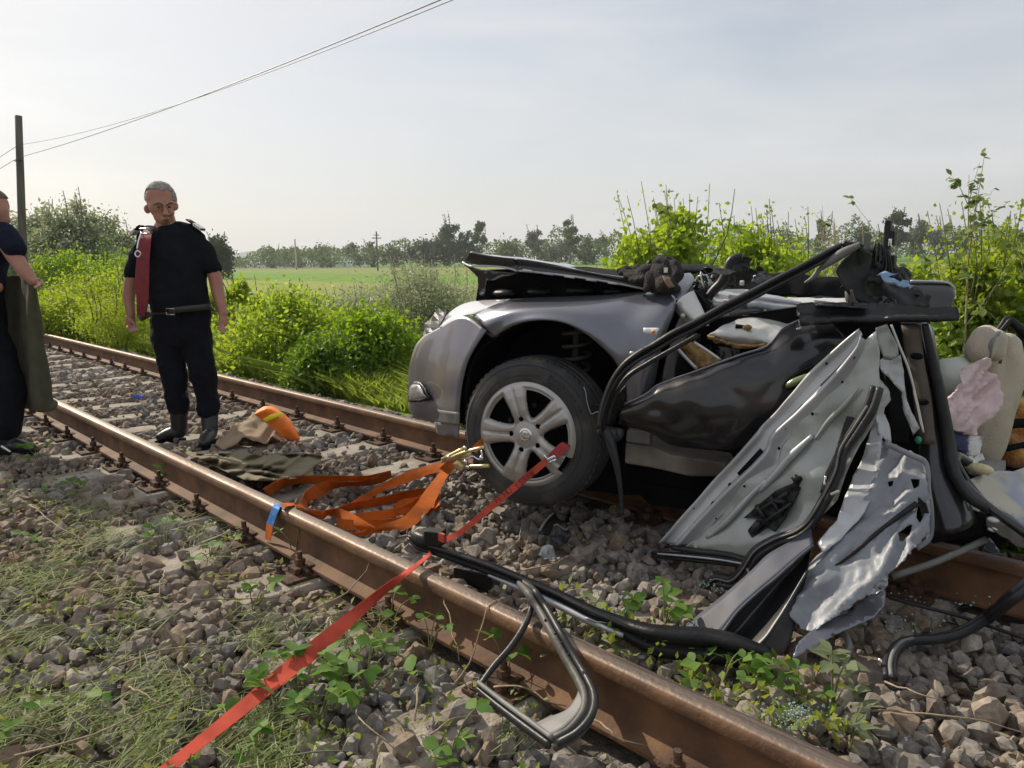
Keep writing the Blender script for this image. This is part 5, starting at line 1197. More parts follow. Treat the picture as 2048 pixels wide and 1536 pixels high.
r2 = [OP(lm, *p, -.03) for p in ((1420, 760), (1330, 870), (1240, 960), (1160, 1050), (1050, 1180), (910, 1330), (760, 1345), (580, 1345))]
r3 = [OP(lm, *p, .055) for p in ((1400, 860), (1340, 960), (1270, 1080), (1200, 1190), (1120, 1300), (990, 1400), (820, 1390), (620, 1370))]
r4 = [OP(lm, *p, .0) for p in ((1380, 960), (1350, 1100), (1310, 1250), (1270, 1380), (1200, 1470), (1040, 1465), (860, 1430), (660, 1395))]
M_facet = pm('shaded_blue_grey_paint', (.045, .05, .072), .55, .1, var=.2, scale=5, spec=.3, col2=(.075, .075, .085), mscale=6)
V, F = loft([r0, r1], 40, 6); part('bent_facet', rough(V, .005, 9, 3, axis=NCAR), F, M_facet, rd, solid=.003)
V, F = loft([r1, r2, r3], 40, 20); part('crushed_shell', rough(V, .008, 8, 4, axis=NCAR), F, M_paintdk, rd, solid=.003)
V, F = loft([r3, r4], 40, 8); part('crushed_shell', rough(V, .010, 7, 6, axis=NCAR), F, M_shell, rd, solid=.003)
part('shell_crease', *tube(r1, .005, 6, n=40), M_facet, rd)
part('shell_crease', *tube(r3, .005, 6, n=40), M_paintdk, rd)
osheet('inner_web', lr, ((560, 430), (640, 250), (690, 60), (745, 70), (720, 250), (700, 420), (640, 560), (520, 700), (430, 770), (400, 720), (500, 600)), M_silver, .035, 9, .018, 8, .003, 9, ridge=True)
tearol = ((650, 205), (712, 190), (760, 215), (820, 245), (880, 268), (940, 300), (952, 330), (940, 345), (955, 420), (968, 480), (975, 560), (970, 660), (940, 690), (900, 745), (840, 815), (760, 870), (690, 940), (620, 1000), (540, 1060), (480, 1108), (410, 1160), (370, 1172), (310, 1150), (265, 1100), (248, 1050), (280, 970), (340, 880), (430, 790), (520, 690), (600, 600), (632, 500), (640, 420), (700, 330), (690, 260))
M_tear = pm('scraped_grey_metal', (.225, .24, .265), .50, .05, var=.35, scale=7, bump=.12, bscale=20, rvar=.12, col2=(.22, .23, .25), mixat=(.45, .65), mscale=7)
tear = osheet('torn_silver_skin', lr, tearol, M_tear, .02, 6, .006, 12.0, .0025, 12, jag=2.2, ridge=True,
              holes=(((755, 410), (785, 405), (780, 425), (760, 430)), ((875, 410), (920, 410), (915, 440), (890, 460)), ((910, 490), (940, 500), (965, 560), (940, 570), (925, 630), (900, 590)), ((850, 640), (880, 625), (870, 690), (815, 710), (810, 680))), fn=lambda x, y: crease(.017, .010, .034, .012, 5)(x, y) * (1.0 if y < 1010 else .62) - .0)
part('torn_hem', *tube([U(*lr(x, y), 2.60 + .0 * i) + NCAR * .03 for i, (x, y) in enumerate(((740, 210), (880, 275), (945, 310), (960, 450), (974, 560), (965, 690), (900, 745)))], .010, 7, n=40), M_tear, rd)
part('skin_roll', *tube([U(*lr(x, y), d_) for x, y, d_ in ((270, 1050, 2.62), (420, 900, 2.62), (560, 780, 2.62), (700, 700, 2.60), (760, 690, 2.60))], [.02, .05, .06, .05, .02], 12, n=24), M_tear, rd)
part('skin_roll', *tube([U(*lr(x, y), d_) for x, y, d_ in ((330, 1130, 2.58), (450, 1020, 2.58), (580, 930, 2.58), (720, 830, 2.58))], [.03, .045, .045, .015], 12, n=24), M_tear, rd)
part('gas_strut', *tube([U(*lr(905, 530), 2.50), U(*lr(740, 650), 2.50), U(*lr(600, 765), 2.50), U(*lr(440, 885), 2.50)], [.010, .007, .007, .006], 8, n=20), M_black, rd)
part('strut_end', *tube([U(*lr(440, 885), 2.50), U(*lr(420, 895), 2.50), U(*lr(395, 920), 2.50)], [.005, .009, .006], 8, n=8), M_black, rd)
# upper torn tongues beside the pillar
PLt = [(1760, 660, depth_of(CP(1760, 660, .13))), (1800, 700, depth_of(CP(1800, 700, .13))), (1830, 860, depth_of(CP(1830, 860, .16)))]
osheet('torn_tongue', s5, ((1150, 70), (1250, 35), (1290, 110), (1350, 220), (1350, 300), (1290, 340), (1220, 320), (1180, 220)), M_film, 0, 8, .015, 12, .003, 4, ctl=PLt)
osheet('torn_tongue', s5, ((1175, 360), (1225, 320), (1290, 345), (1370, 300), (1400, 430), (1400, 560), (1420, 650), (1450, 760), (1530, 920), (1475, 985), (1440, 880), (1390, 760), (1380, 620), (1300, 520), (1210, 440)), M_silver, 0, 8, .02, 10, .003, 7, jag=1.0, ctl=PLt, ridge=True)
osheet('torn_tongue', s5, ((1170, 490), (1220, 530), (1280, 620), (1290, 690), (1240, 760), (1230, 800), (1280, 900), (1290, 1060), (1180, 1000), (1160, 860), (1190, 700)), M_silver, -.02, 8, .015, 10, .003, 9, jag=1.0, ctl=PLt)
osheet('dark_gap_sheet', s5, ((1230, 480), (1300, 520), (1380, 640), (1430, 800), (1450, 940), (1440, 1080), (1300, 1060), (1280, 900), (1280, 700)), M_void, -.05, 10, .004, 6, .01, 3, ctl=PLt)  # near-black sheet closing the gap behind the torn tongues
part('chrome_moulding', *tube([U(*s5(x, y), depth_of(CP(*s5(x, y), .15))) for x, y in ((1290, 40), (1360, 220), (1440, 420), (1510, 700), (1565, 960))], .004, 6, n=30), M_silverw, rd)
# small fittings low down
part('check_strap', *tube([U(*lm(1005, 885), 2.74), U(*lm(1040, 970), 2.72), U(*lm(1130, 1190), 2.66)], .005, 6, n=6), M_plgrey, rd)
part('yellow_grommet', *ellipsoid(U(*lm(1130, 1225), 2.62), (.028, .02, .026)), pm('amber_grommet', (.30, .20, .06), .35, coat=.5), rd)
part('blue_plug', *ellipsoid(U(*lm(1182, 1128), 2.60), (.012, .010, .012)), pm('blue_plug', (.01, .015, .30), .35), rd)
part('red_patch', *ellipsoid(U(*lm(1205, 1335), 2.55), (.018, .01, .022)), pm('red_reflector', (.35, .07, .05), .4), rd)
part('body_hole', *ellipsoid(U(*lm(1085, 1018), 2.70), (.022, .012, .022)), M_void, rd)
part('hinge_bracket', *join(box(U(*lm(1160, 1400), 2.52), (.05, .03, .06)), box(U(*lm(1155, 1465), 2.5), (.025, .02, .05)), box(U(*lm(1080, 1520), 2.46), (.06, .03, .012))), M_silver, rd, smooth=False, bevel=.004)
PLb = [(1590, 1315, 2.31), (1700, 1230, 2.44), (1765, 1180, 2.52), (1640, 1240, 2.42)]
osheet('bent_blue_panel', lr, ((268, 1322), (300, 1240), (350, 1195), (480, 1115), (560, 1090), (640, 1000), (720, 960), (745, 985), (735, 1060), (690, 1110), (600, 1150), (520, 1190), (400, 1255), (290, 1312)), M_paint, 0, 9, .012, 5, .003, 3, ctl=PLb)
part('hanging_strap', *tube([U(*lr(470, 1110), 2.5), U(*lr(530, 1190), 2.45), U(*lr(560, 1260), 2.4), U(*lr(520, 1400), 2.33)], [.012, .012, .01, .008], 6, n=14), M_plgrey, rd)
osheet('chewed_scraps', lr, ((640, 960), (700, 900), (760, 880), (750, 960), (700, 1000), (650, 1010)), M_silver, 0, 6, .03, 18, .003, 5, ctl=PLb, ridge=True, smooth=False)

# ================================================================ WINDOW FRAME ARM AND LOOP lying over the near rail
wf = thing('bent_rubber_frame', 'twisted black window frame loop lying over the near rail', 'frame', G(1020, 1400, -.1))
arm_px = [(110, 160), (170, 215), (240, 232), (400, 285), (600, 355), (780, 430), (1000, 525), (1200, 625), (1400, 710), (1560, 775), (1720, 800), (1900, 815), (2080, 850), (2260, 890)]
arm_d = [2.92, 2.88, 2.86, 2.80, 2.74, 2.70, 2.64, 2.56, 2.50, 2.44, 2.42, 2.40, 2.36, 2.33]
arm = [U(*fc(x, y), d_) for (x, y), d_ in zip(arm_px, arm_d)]
part('frame_arm', *tube(arm, [.012, .018, .020, .022, .022, .022, .024, .026, .032, .046, .05, .048, .03], 8, DPROF, up=NCAR, n=120), M_black, wf)
part('arm_seal', *tube([p + Vector((0, 0, .018)) + NCAR * .012 for p in arm[2:]], .008, 7, n=80), M_rubber, wf)
part('arm_channel', *tube([p + Vector((0, 0, -.012)) + NCAR * .022 for p in arm[4:9]], [.004, .012, .012, .008], 6, n=50), M_silver, wf)
V, F = loft([[U(*fc(x, y), 2.58) for x, y in ((1150, 640), (1250, 690), (1330, 700), (1420, 760), (1500, 850))], [U(*fc(x, y), 2.52) for x, y in ((1170, 640), (1270, 670), (1360, 660), (1480, 740), (1620, 850))]], 24, 6)
part('crumpled_end', rough(V, .008, 25, 3, ridge=True), F, M_silver, wf, solid=.003)
part('arm_tip', *join(box(U(*fc(270, 160), 2.84), (.07, .05, .055), Matrix.Rotation(.5, 3, 'Z')), ellipsoid(U(*fc(180, 180), 2.88), (.06, .02, .03))), M_black, wf, smooth=False, bevel=.008)
part('tip_reflector', *box(U(*fc(308, 163), 2.80), (.03, .01, .03)), pm('red_plastic', (.40, .05, .03), .4), wf, smooth=False)
def LP(x, y, z): return G(*fc(x, y), z)
def UY(x, y, yy):
    r = ray(*fc(x, y)); return CAM + r * (yy / r.y)
lp = [U(*fc(780, 432), 2.69), LP(840, 490, .07), LP(900, 580, .045), LP(985, 730, .032), UY(1070, 880, 1.435), UY(1145, 1010, 1.40), UY(1185, 1110, 1.36), UY(1170, 1220, 1.31), UY(1090, 1320, 1.26), UY(965, 1392, 1.22)]
part('loop_frame', *tube(lp, [.016, .018, .018, .019, .020, .020, .018], 8, DPROF, up=(0, 0, 1), n=90), pm('dusty_rubber', (.085, .08, .07), .6, var=.3, scale=15, bump=.15, bscale=60), wf)
part('loop_seal', *tube([p + NCAR * .012 + Vector((.012, .012, .008)) for p in lp], .010, 7, n=90), M_rubber, wf)
lq = [lp[-1], UY(800, 1270, 1.24), UY(660, 1165, 1.26), UY(525, 1058, 1.28)]
part('loop_bottom', *tube(lq, [.014, .016, .015, .010], 8, DPROF, up=(0, 0, 1), n=40), M_rubber, wf)
part('loop_bottom_channel', *tube([p + Vector((0, 0, .016)) for p in lq], .007, 6, n=40), M_plgrey, wf)
lt = [lq[-1], UY(620, 930, 1.345), UY(720, 815, 1.40), UY(800, 690, 1.455), LP(838, 590, .03), LP(828, 510, .06)]
part('loop_strip', *tube(lt, [.008, .010, .010, .010, .008], 7, n=50), M_rubber, wf)
V, F = loft([[UY(x, y, d_) for x, y, d_ in ((855, 1278, 1.25), (960, 1235, 1.28), (1060, 1190, 1.31), (1110, 1120, 1.35), (1130, 1060, 1.38))], [UY(x, y, d_) for x, y, d_ in ((950, 1360, 1.225), (1040, 1300, 1.25), (1110, 1230, 1.29), (1150, 1150, 1.33), (1150, 1080, 1.365))]], 26, 5)
part('corner_gusset', V, F, M_plgrey, wf, solid=.006)
for x, y in ((925, 655), (985, 735), (1025, 790), (1065, 860)):
    part('rivet', *ellipsoid(LP(x, y, .05) if y < 700 else UY(x, y, 1.40), (.004, .004, .004)), M_black, wf)

# ================================================================ SEAT, CLOTHS AND OTHER THINGS AT THE RIGHT
M_beige = pm('beige_upholstery', (.46, .39, .30), .75, 0, var=.10, scale=8, bump=.25, bscale=120, col2=(.36, .31, .24), mscale=5, sheen=.2)
M_pink = pm('pale_pink_cloth', (.66, .52, .52), .9, 0, var=.08, scale=7, bump=.35, bscale=18, col2=(.70, .40, .36), mixat=(.62, .8), mscale=5)
M_plush = pm('orange_plush', (.42, .15, .02), .95, 0, var=.3, scale=30, bump=.8, bscale=120, col2=(.62, .33, .06), mscale=14, sheen=.5)
M_white = pm('white_plastic', (.70, .70, .66), .5, 0, var=.1, scale=10, bump=.2, bscale=30)
def SU(x, y, d): return U(*se(x, y), d)
seat = blob('car_seat', [capsule([SU(468, 230, 3.22), SU(462, 420, 3.22), SU(395, 620, 3.2), SU(340, 860, 3.2)], [.065, .075, .078, .07]), capsule([SU(380, 330, 3.2), SU(330, 560, 3.2), SU(300, 860, 3.2)], [.05, .07, .06])], M_beige, car, .012, 6, .02, 6)
seat['label'] = 'beige car seat at the right end of the wreck'
blob('headrest', [capsule([SU(300, 250, 3.08), SU(330, 175, 3.08)], [.055, .05]), capsule([SU(310, 250, 3.24), SU(345, 170, 3.24)], [.06, .055]), capsule([SU(400, 260, 3.1), SU(400, 190, 3.12), SU(400, 200, 3.28)], [.04, .045, .05])], M_beige, seat, .009, 6)
part('headrest_band', *tube([SU(360, 290, 3.05), SU(372, 220, 3.03), SU(395, 160, 3.05), SU(425, 140, 3.12)], .010, 7, n=16), M_plgrey, seat)
part('seat_seam', *tube([SU(430, 330, 3.1), SU(445, 250, 3.1), SU(440, 170, 3.12)], .006, 6, n=12), M_dust, seat)
bag = thing('deflated_airbag', 'pale grey-green deflated airbag beside the beige seat', 'airbag', SU(140, 500, 3.1))
blob('cushion', [ellipsoid(SU(120, 440, 3.12), (.10, .12, .10)), capsule([SU(180, 350, 3.12), SU(80, 400, 3.12)], [.05, .05]), capsule([SU(110, 500, 3.1), SU(90, 560, 3.1)], [.07, .05])], pm('airbag_cloth', (.48, .50, .45), .8, var=.08, bump=.3, bscale=20), bag, .011, 5, .02, 7)
V, F = sheet([se(*p) for p in ((300, 315), (325, 298), (352, 305), (375, 360), (410, 430), (432, 540), (415, 620), (380, 685), (310, 775), (200, 752), (104, 725), (84, 560), (150, 500), (205, 440), (250, 350))], [(1960, 720, 2.92), (1890, 850, 2.86), (1990, 830, 2.9)], 5, .05, 7, .8, (), 4, False, lambda x, y: .035 * (abs(noise.noise(Vector(((x + y * .5) * .05, (y - x * .5) * .018, 2)))) * -2 + .5))
o = part('pink_garment', V, F, M_pink, None, solid=.006); tag(o, 'crumpled pale pink cloth hanging over the beige seat', 'cloth')
V, F = sheet([se(*p) for p in ((115, 755), (165, 762), (290, 775), (322, 782), (305, 890), (240, 900), (200, 870), (130, 820))], [(1900, 870, 2.9), (1960, 880, 2.9), (1930, 910, 2.88)], 6, .02, 14, .4, (), 6, True)
o = part('navy_garment', V, F, pm('navy_cloth', (.05, .06, .12), .9, var=.2, col2=(.6, .6, .58), mixat=(.52, .56), mscale=6), None, solid=.005); tag(o, 'navy and white cloth bundle under the pink cloth', 'cloth')
pt = thing('plush_toy', 'orange and dark striped plush toy at the right picture edge', 'toy', SU(540, 900, 3.4))
blob('plush_body', [ellipsoid(SU(545, 620, 3.45), (.08, .08, .06)), ellipsoid(SU(540, 760, 3.45), (.12, .1, .10)), ellipsoid(SU(460, 820, 3.4), (.06, .05, .05)), ellipsoid(SU(480, 890, 3.4), (.10, .06, .06))], M_plush, pt, .012, 4, .02, 14)
part('plush_stripe', *tube([SU(450, 725, 3.33), SU(500, 700, 3.3), (SU(578, 695, 3.31))], .022, 8, n=12), M_void, pt)
part('plush_stripe', *tube([SU(440, 855, 3.3), SU(500, 845, 3.3), (SU(578, 830, 3.31))], .014, 8, n=12), M_void, pt)
fdr = part('rear_window', *tube([SU(415, 140, 3.5), SU(450, 100, 3.5), SU(490, 60, 3.5), SU(540, 100, 3.5), SU(620, 180, 3.5), SU(660, 300, 3.5)], [.015, .022, .03, .035, .04, .04], 8, DPROF, n=40), M_black, car)
part('frame_bar', *tube([SU(510, 555, 3.5), SU(560, 490, 3.5), SU(640, 400, 3.5)], .02, 8, n=12), M_black, fdr)
part('glass_pane', *loft([[SU(470, 130, 3.52), SU(620, 190, 3.52)], [SU(510, 560, 3.52), SU(640, 420, 3.52)]], 6, 6), M_glass, fdr, solid=.004)
part('inner_trim', *loft([[SU(495, 550, 3.45), SU(620, 590, 3.45)], [SU(490, 600, 3.4), SU(620, 680, 3.4)]], 6, 4), M_black, fdr, solid=.02)
# torn body side low at the right: part of the wreck
V, F = sheet([se(*p) for p in ((232, 1050), (320, 1010), (400, 1000), (500, 1000), (580, 972), (640, 960), (640, 1400), (560, 1330), (470, 1270), (360, 1200), (290, 1130))], [(1940, 960, 2.80), (2040, 940, 2.9), (2040, 1050, 2.7)], 10, .02, 4, .3, (), 3)
o = part('torn_body_side', V, F, pm('scratched_blue_grey', (.20, .22, .28), .35, .4, var=.2, scale=5, coat=.5, col2=(.36, .34, .27), mixat=(.5, .62), mscale=6), car, solid=.004)
V, F = prism([(1890, 1010), (2150, 980), (2150, 1090), (1900, 1085)], -.35, -1.4); part('rear_underbody', V, F, M_void, car, smooth=False)
V, F = prism([(1900, 900), (2150, 880), (2150, 1000), (1900, 1010)], -.75, -1.4); part('rear_floor', V, F, M_void, car, smooth=False)
part('wheelhouse_rim', *tube([SU(235, 940, 2.85), SU(160, 900, 2.82), SU(150, 950, 2.8), SU(200, 1050, 2.76), SU(290, 1150, 2.7), SU(400, 1240, 2.66), SU(600, 1380, 2.6)], [.02, .02, .018, .016, .016, .018], 8, n=60), M_paintdk, car)
V, F = sheet([se(*p) for p in ((235, 925), (330, 930), (460, 938), (465, 985), (360, 1015), (235, 1000))], [(1940, 930, 2.9), (2010, 925, 2.95), (1980, 945, 2.85)], 7, .01, 10)
part('grey_bracket', V, F, M_plgrey, car, solid=.01)
part('yellow_foam', *ellipsoid(SU(300, 975, 2.82), (.05, .02, .02)), pm('yellow_foam', (.55, .50, .30), .9, var=.3, bump=.6), car)
V, F = sheet([se(*p) for p in ((235, 905), (270, 885), (320, 895), (335, 925), (240, 930))], [(1940, 910, 2.9), (1968, 912, 2.9), (1950, 920, 2.86)], 5, .02, 20, 0, (), 4, True)
part('crumpled_film', V, F, M_white, car, smooth=False, solid=.003)
V, F = sheet([se(*p) for p in ((340, 1250), (400, 1270), (580, 1330), (640, 1380), (640, 1470), (420, 1400), (345, 1340))], [(1975, 1030, 2.75), (2050, 1060, 2.7), (2050, 1090, 2.62)], 9, .03, 8, 1, (), 8, True)
part('crushed_sill_end', V, F, M_dust, car, smooth=False, solid=.004)
for x, y, s in ((390, 1290, .02), (385, 1350, .016), (500, 1330, .01)): part('white_clip', *ellipsoid(SU(x, y, 2.66), (s, s * .6, s * .5)), M_white, car)
V, F = sheet([se(*p) for p in ((325, 1470), (365, 1400), (400, 1440), (450, 1500), (380, 1490))], [(1975, 1085, 2.85), (1990, 1100, 2.8), (2000, 1110, 2.8)], 6, .01, 10)
part('bent_blue_scrap', V, F, M_paint, car, solid=.003)
# black hose / rubber seal snaking on the stones at the lower right
hs = [U(*lr(1520, 900), 2.35), U(*lr(1400, 1000), 2.32), G(*lr(1260, 1110), -.11), G(*lr(1120, 1190), -.12), G(*lr(1000, 1218), -.13), G(*lr(880, 1228), -.13), G(*lr(820, 1250), -.12), G(*lr(780, 1300), -.12), G(*lr(765, 1360), -.13), G(*lr(770, 1420), -.14)]
hose = thing('rubber_seal', 'long black rubber seal curling over the stones right of the torn door', 'rubber seal', G(1800, 1300, -.19))
part('seal_strip', *tube(hs, [.020, .021, .021, .020, .020, .019, .018, .02], 8, DPROF, up=(0, 0, 1), n=80), M_rubber, hose)
part('seal_face', *tube([p + Vector((.006, -.012, .012)) for p in hs[5:]], .006, 6, n=30), M_plgrey, hose)
part('seal_clip', *ellipsoid(hs[-2] + Vector((-.02, -.02, .01)), (.008, .006, .012)), M_chrome, hose)
cb = thing('thin_cable', 'thin dark cable lying across the stones behind the rubber seal', 'cable', G(1900, 1240, -.19))
part('cable_run', *tube([G(*lr(760, 1010), -.12), G(*lr(900, 1050), -.13), G(*lr(1100, 1100), -.14), G(*lr(1280, 1160), -.14), G(*lr(1460, 1220), -.14)], .006, 6, n=40), M_rubber, cb)
# scraps under the car
dbr = thing('black_plastic_debris', 'heap of torn black plastic under the car wheel', 'debris', G(1110, 1110, -.19))
def du(x, y): return (1060 + x / 7.877, 1000 + y / 7.877)
V, F = sheet([du(*p) for p in ((140, 500), (340, 190), (400, 200), (420, 320), (300, 560), (200, 540))], [(1078, 1060, 3.35), (1105, 1028, 3.45), (1110, 1050, 3.38)], 5, .006, 12)
part('plastic_blade', V, F, M_black, dbr, solid=.008)
part('blade_edge', *tube([U(*du(150, 490), 3.34), U(*du(240, 340), 3.38), U(*du(370, 200), 3.44)], .006, 6, n=8), M_plgrey, dbr)
V, F = sheet([du(*p) for p in ((300, 600), (360, 420), (470, 400), (600, 440), (640, 600), (500, 760), (380, 690))], [(1100, 1075, 3.32), (1130, 1055, 3.38), (1125, 1090, 3.28)], 5, .05, 14, .6, (), 5, True)
part('crumpled_cover', V, F, M_rubber, dbr, solid=.005)
V, F = sheet([du(*p) for p in ((140, 900), (180, 760), (290, 710), (420, 800), (480, 900), (440, 960), (330, 980), (240, 960), (200, 900))], [(1080, 1110, 3.16), (1100, 1092, 3.2), (1118, 1118, 3.15)], 5, .05, 16, .6, (), 7, True)
part('crumpled_bracket', V, F, M_silver, dbr, smooth=False, solid=.004)
part('wire_loop', *tube([U(*du(370, 410), 3.3), U(*du(420, 385), 3.3), U(*du(480, 420), 3.3), U(*du(560, 470), 3.3), U(*du(600, 450), 3.3)], .004, 5, n=20), M_plgrey, dbr)
bx_ = thing('black_plastic_tray', 'black plastic tray behind the near rail under the window frame arm', 'debris', G(960, 1150, -.19))
part('tray', *box(G(955, 1150, -.14), (.17, .09, .07), Matrix.Rotation(.35, 3, 'Z')), M_black, bx_, smooth=False, bevel=.01)
part('tray_rib', *tube([G(925, 1130, -.10), G(955, 1120, -.09), G(990, 1140, -.10)], .008, 6, n=6), M_rubber, bx_)

# ================================================================ GLOVES ON THE BONNET
M_glove = pm('black_glove_knit', (.022, .020, .018), .9, 0, var=.4, scale=25, bump=.8, bscale=140, col2=(.07, .05, .035), mixat=(.58, .7), mscale=12)
gl = thing('work_glove', 'black work glove with fingers pointing left on the car wing', 'glove', CP(*cf(1620, 330), -.12))
g_ = lambda x, y, o_: CP(*cf(x, y), o_)
blob('glove_fabric', [capsule([g_(1515, 268, -.2), g_(1600, 262, -.2), g_(1690, 262, -.2)], [.016, .018, .02]), capsule([g_(1530, 282, -.16), g_(1610, 285, -.15), g_(1700, 280, -.16)], [.016, .018, .02]),
      capsule([g_(1560, 305, -.13), g_(1640, 308, -.12), g_(1700, 300, -.13)], [.015, .017, .02]), capsule([g_(1600, 330, -.11), g_(1670, 325, -.1), g_(1720, 310, -.12)], [.015, .017, .02]), ellipsoid(g_(1700, 285, -.16), (.045, .06, .04)), ellipsoid(g_(1560, 262, -.2), (.02, .02, .02)), ellipsoid(g_(1640, 255, -.2), (.022, .02, .022))], M_glove, gl, .006, 3, .008, 25)
gl2 = thing('work_glove', 'crumpled black work glove with brown palm heaped beside the cut pillar', 'glove', CP(*cf(1800, 390), -.1))
blob('glove_fabric', [ellipsoid(g_(1800, 300, -.16), (.06, .07, .055)), ellipsoid(g_(1770, 345, -.12), (.045, .05, .05)), capsule([g_(1770, 215, -.16), g_(1810, 230, -.16), g_(1850, 260, -.16)], [.025, .03, .03]), capsule([g_(1780, 190, -.18), g_(1830, 205, -.18), g_(1890, 235, -.18)], [.018, .022, .022]),
      capsule([g_(1880, 230, -.15), g_(1900, 290, -.13), g_(1880, 330, -.11)], [.025, .028, .025]), capsule([g_(1720, 300, -.1), g_(1715, 345, -.09), g_(1700, 385, -.08)], [.022, .024, .02]), capsule([g_(1830, 340, -.09), g_(1860, 370, -.08), g_(1890, 390, -.08)], [.025, .025, .02]), ellipsoid(g_(1815, 360, -.08), (.05, .04, .035))], M_glove, gl2, .006, 3, .012, 22)
part('brown_palm_patch', *loft([[g_(1800, 305, -.055), g_(1850, 320, -.06)], [g_(1815, 340, -.035), g_(1862, 350, -.045)], [g_(1840, 385, -.035), g_(1885, 375, -.045)]], 6, 8), pm('brown_leather', (.16, .10, .06), .85, var=.3, scale=20, bump=.3), gl2, solid=.006)
part('glove_buckle', *box(g_(1822, 265, -.07), (.012, .01, .02)), M_chrome, gl2, smooth=False)

# ================================================================ STRAPS
def web_mat(name, col, lines=1900):
    m, t, b, out = new_mat(name); N = t.nodes.new; K = t.links.new
    tcn = N('ShaderNodeTexCoord'); nz_ = N('ShaderNodeTexNoise'); nz_.inputs['Scale'].default_value = 9; nz_.inputs['Detail'].default_value = 7; K(tcn.outputs['Object'], nz_.inputs[0])
    rp_ = N('ShaderNodeValToRGB'); e = rp_.color_ramp.elements; e[0].position = .32; e[1].position = .6
    e[0].color = tuple(c * .55 for c in col) + (1,); e[1].color = tuple(col) + (1,); K(nz_.outputs[0], rp_.inputs[0]); K(rp_.outputs[0], b.inputs['Base Color'])
    uv = N('ShaderNodeAttribute'); uv.attribute_name = 'run'
    w = N('ShaderNodeMath'); w.operation = 'MULTIPLY'; w.inputs[1].default_value = lines; K(uv.outputs['Fac'], w.inputs[0])
    s = N('ShaderNodeMath'); s.operation = 'SINE'; K(w.outputs[0], s.inputs[0])
    bp_n = N('ShaderNodeBump'); bp_n.inputs['Strength'].default_value = .35; bp_n.inputs['Distance'].default_value = .002; K(s.outputs[0], bp_n.inputs['Height']); K(bp_n.outputs[0], b.inputs['Normal'])
    b.inputs['Roughness'].default_value = .8; b.inputs['Specular IOR Level'].default_value = .2
    tr = N('ShaderNodeBsdfTranslucent'); K(rp_.outputs[0], tr.inputs[0]); ms = N('ShaderNodeMixShader'); ms.inputs[0].default_value = .18
    K(b.outputs[0], ms.inputs[1]); K(tr.outputs[0], ms.inputs[2]); K(ms.outputs[0], out.inputs[0])
    return m
M_red = web_mat('red_webbing', (.74, .115, .07)); M_orange = web_mat('orange_webbing', (.62, .15, .018))
def strap_part(name, Ls, Rs, mat, parent, n=60, solid=.003):
    V, F = ribbon(Ls, Rs, n); o = part(name, V, F, mat, parent, smooth=False, solid=solid * .6)
    at = o.data.attributes.new('run', 'FLOAT', 'POINT'); run = []; acc = 0.0; prev = None
    for i in range(n):
        c = Vector(tuple(V[3 * i + 1]))
        if prev is not None: acc += (c - prev).length
        prev = c; run += [acc] * 3
    at.data.foreach_set('value', run)
    return o
rs_ = thing('red_lashing_strap', 'red lettered lashing strap running from the wheel over the near rail', 'strap', G(700, 1240, -.15))
Le = [U(*wc(770, 950), depth_of(CP(*wc(770, 950), .10))), U(*wc(440, 1220), 3.30), U(*wc(80, 1530), 3.12), U(886, 1076, 3.02), U(862, 1096, 2.90)]
Re = [U(*wc(800, 995), depth_of(CP(*wc(800, 995), .10))), U(*wc(470, 1270), 3.29), U(*wc(105, 1565), 3.11), U(897, 1083, 3.01), U(868, 1106, 2.88)]
low_l = [sp(1620, 190), sp(1530, 258), sp(1340, 388), sp(1100, 570), sp(800, 805), sp(640, 938), sp(500, 1062), sp(300, 1232), sp(0, 1478), sp(-90, 1550)]
low_r = [sp(1640, 200), sp(1535, 292), sp(1400, 402), sp(1165, 625), sp(940, 830), sp(830, 920), sp(690, 1025), sp(480, 1195), sp(80, 1505), sp(-10, 1580)]
zl = [.03, .022, .0, -.05, -.085, -.10, -.105, -.11, -.12, -.12]
Le += [G(*p, z) for p, z in zip(low_l, zl)]; Re += [G(*p, z - (.0 if i < 2 else .025 if i < 5 else .008)) for i, (p, z) in enumerate(zip(low_r, zl))]
strap_part('webbing', Le, Re, M_red, rs_, 160)
# lettering on the strap
M_ink = pm('dark_ink', (.13, .015, .012), .8)
lets = []; txt = 'H.HU ESSERS'
pA, pB = Vector(wc(345, 1300)), Vector(wc(690, 1045))
qa = U(pA.x + 4, pA.y + 5, 3.24); qb = U(pB.x + 4, pB.y + 5, 3.345); du_ = (qb - qa).normalized(); up_s = (U(*wc(440, 1220), 3.30) - U(*wc(470, 1270), 3.29)).normalized(); up_s = (up_s - du_ * up_s.dot(du_)).normalized(); nn_s = du_.cross(up_s)
if nn_s.dot(CAM - qa) < 0: nn_s = -nn_s
for i, ch in enumerate(txt):
    if ch == ' ': continue
    v, f = text_mesh(ch, .046, .0006); c = qa.lerp(qb, (i + .5) / len(txt)) + nn_s * .022
    lets.append(([c + du_ * p.x * .8 + up_s * p.y * .75 + nn_s * p.z for p in v], f))
part('strap_lettering', *join(*lets), M_ink, rs_, smooth=False)
strap_part('hook_loop', [U(*wc(p[0], p[1]), depth_of(CP(*wc(p[0], p[1]), p[2]))) for p in ((785, 940, .11), (830, 890, .10), (900, 828, .08), (930, 830, .04))], [U(*wc(p[0], p[1]), depth_of(CP(*wc(p[0], p[1]), p[2]))) for p in ((830, 960, .11), (890, 940, .10), (968, 870, .08), (975, 860, .04))], pm('maroon_webbing', (.33, .035, .035), .8, var=.2, scale=30), rs_, 16)
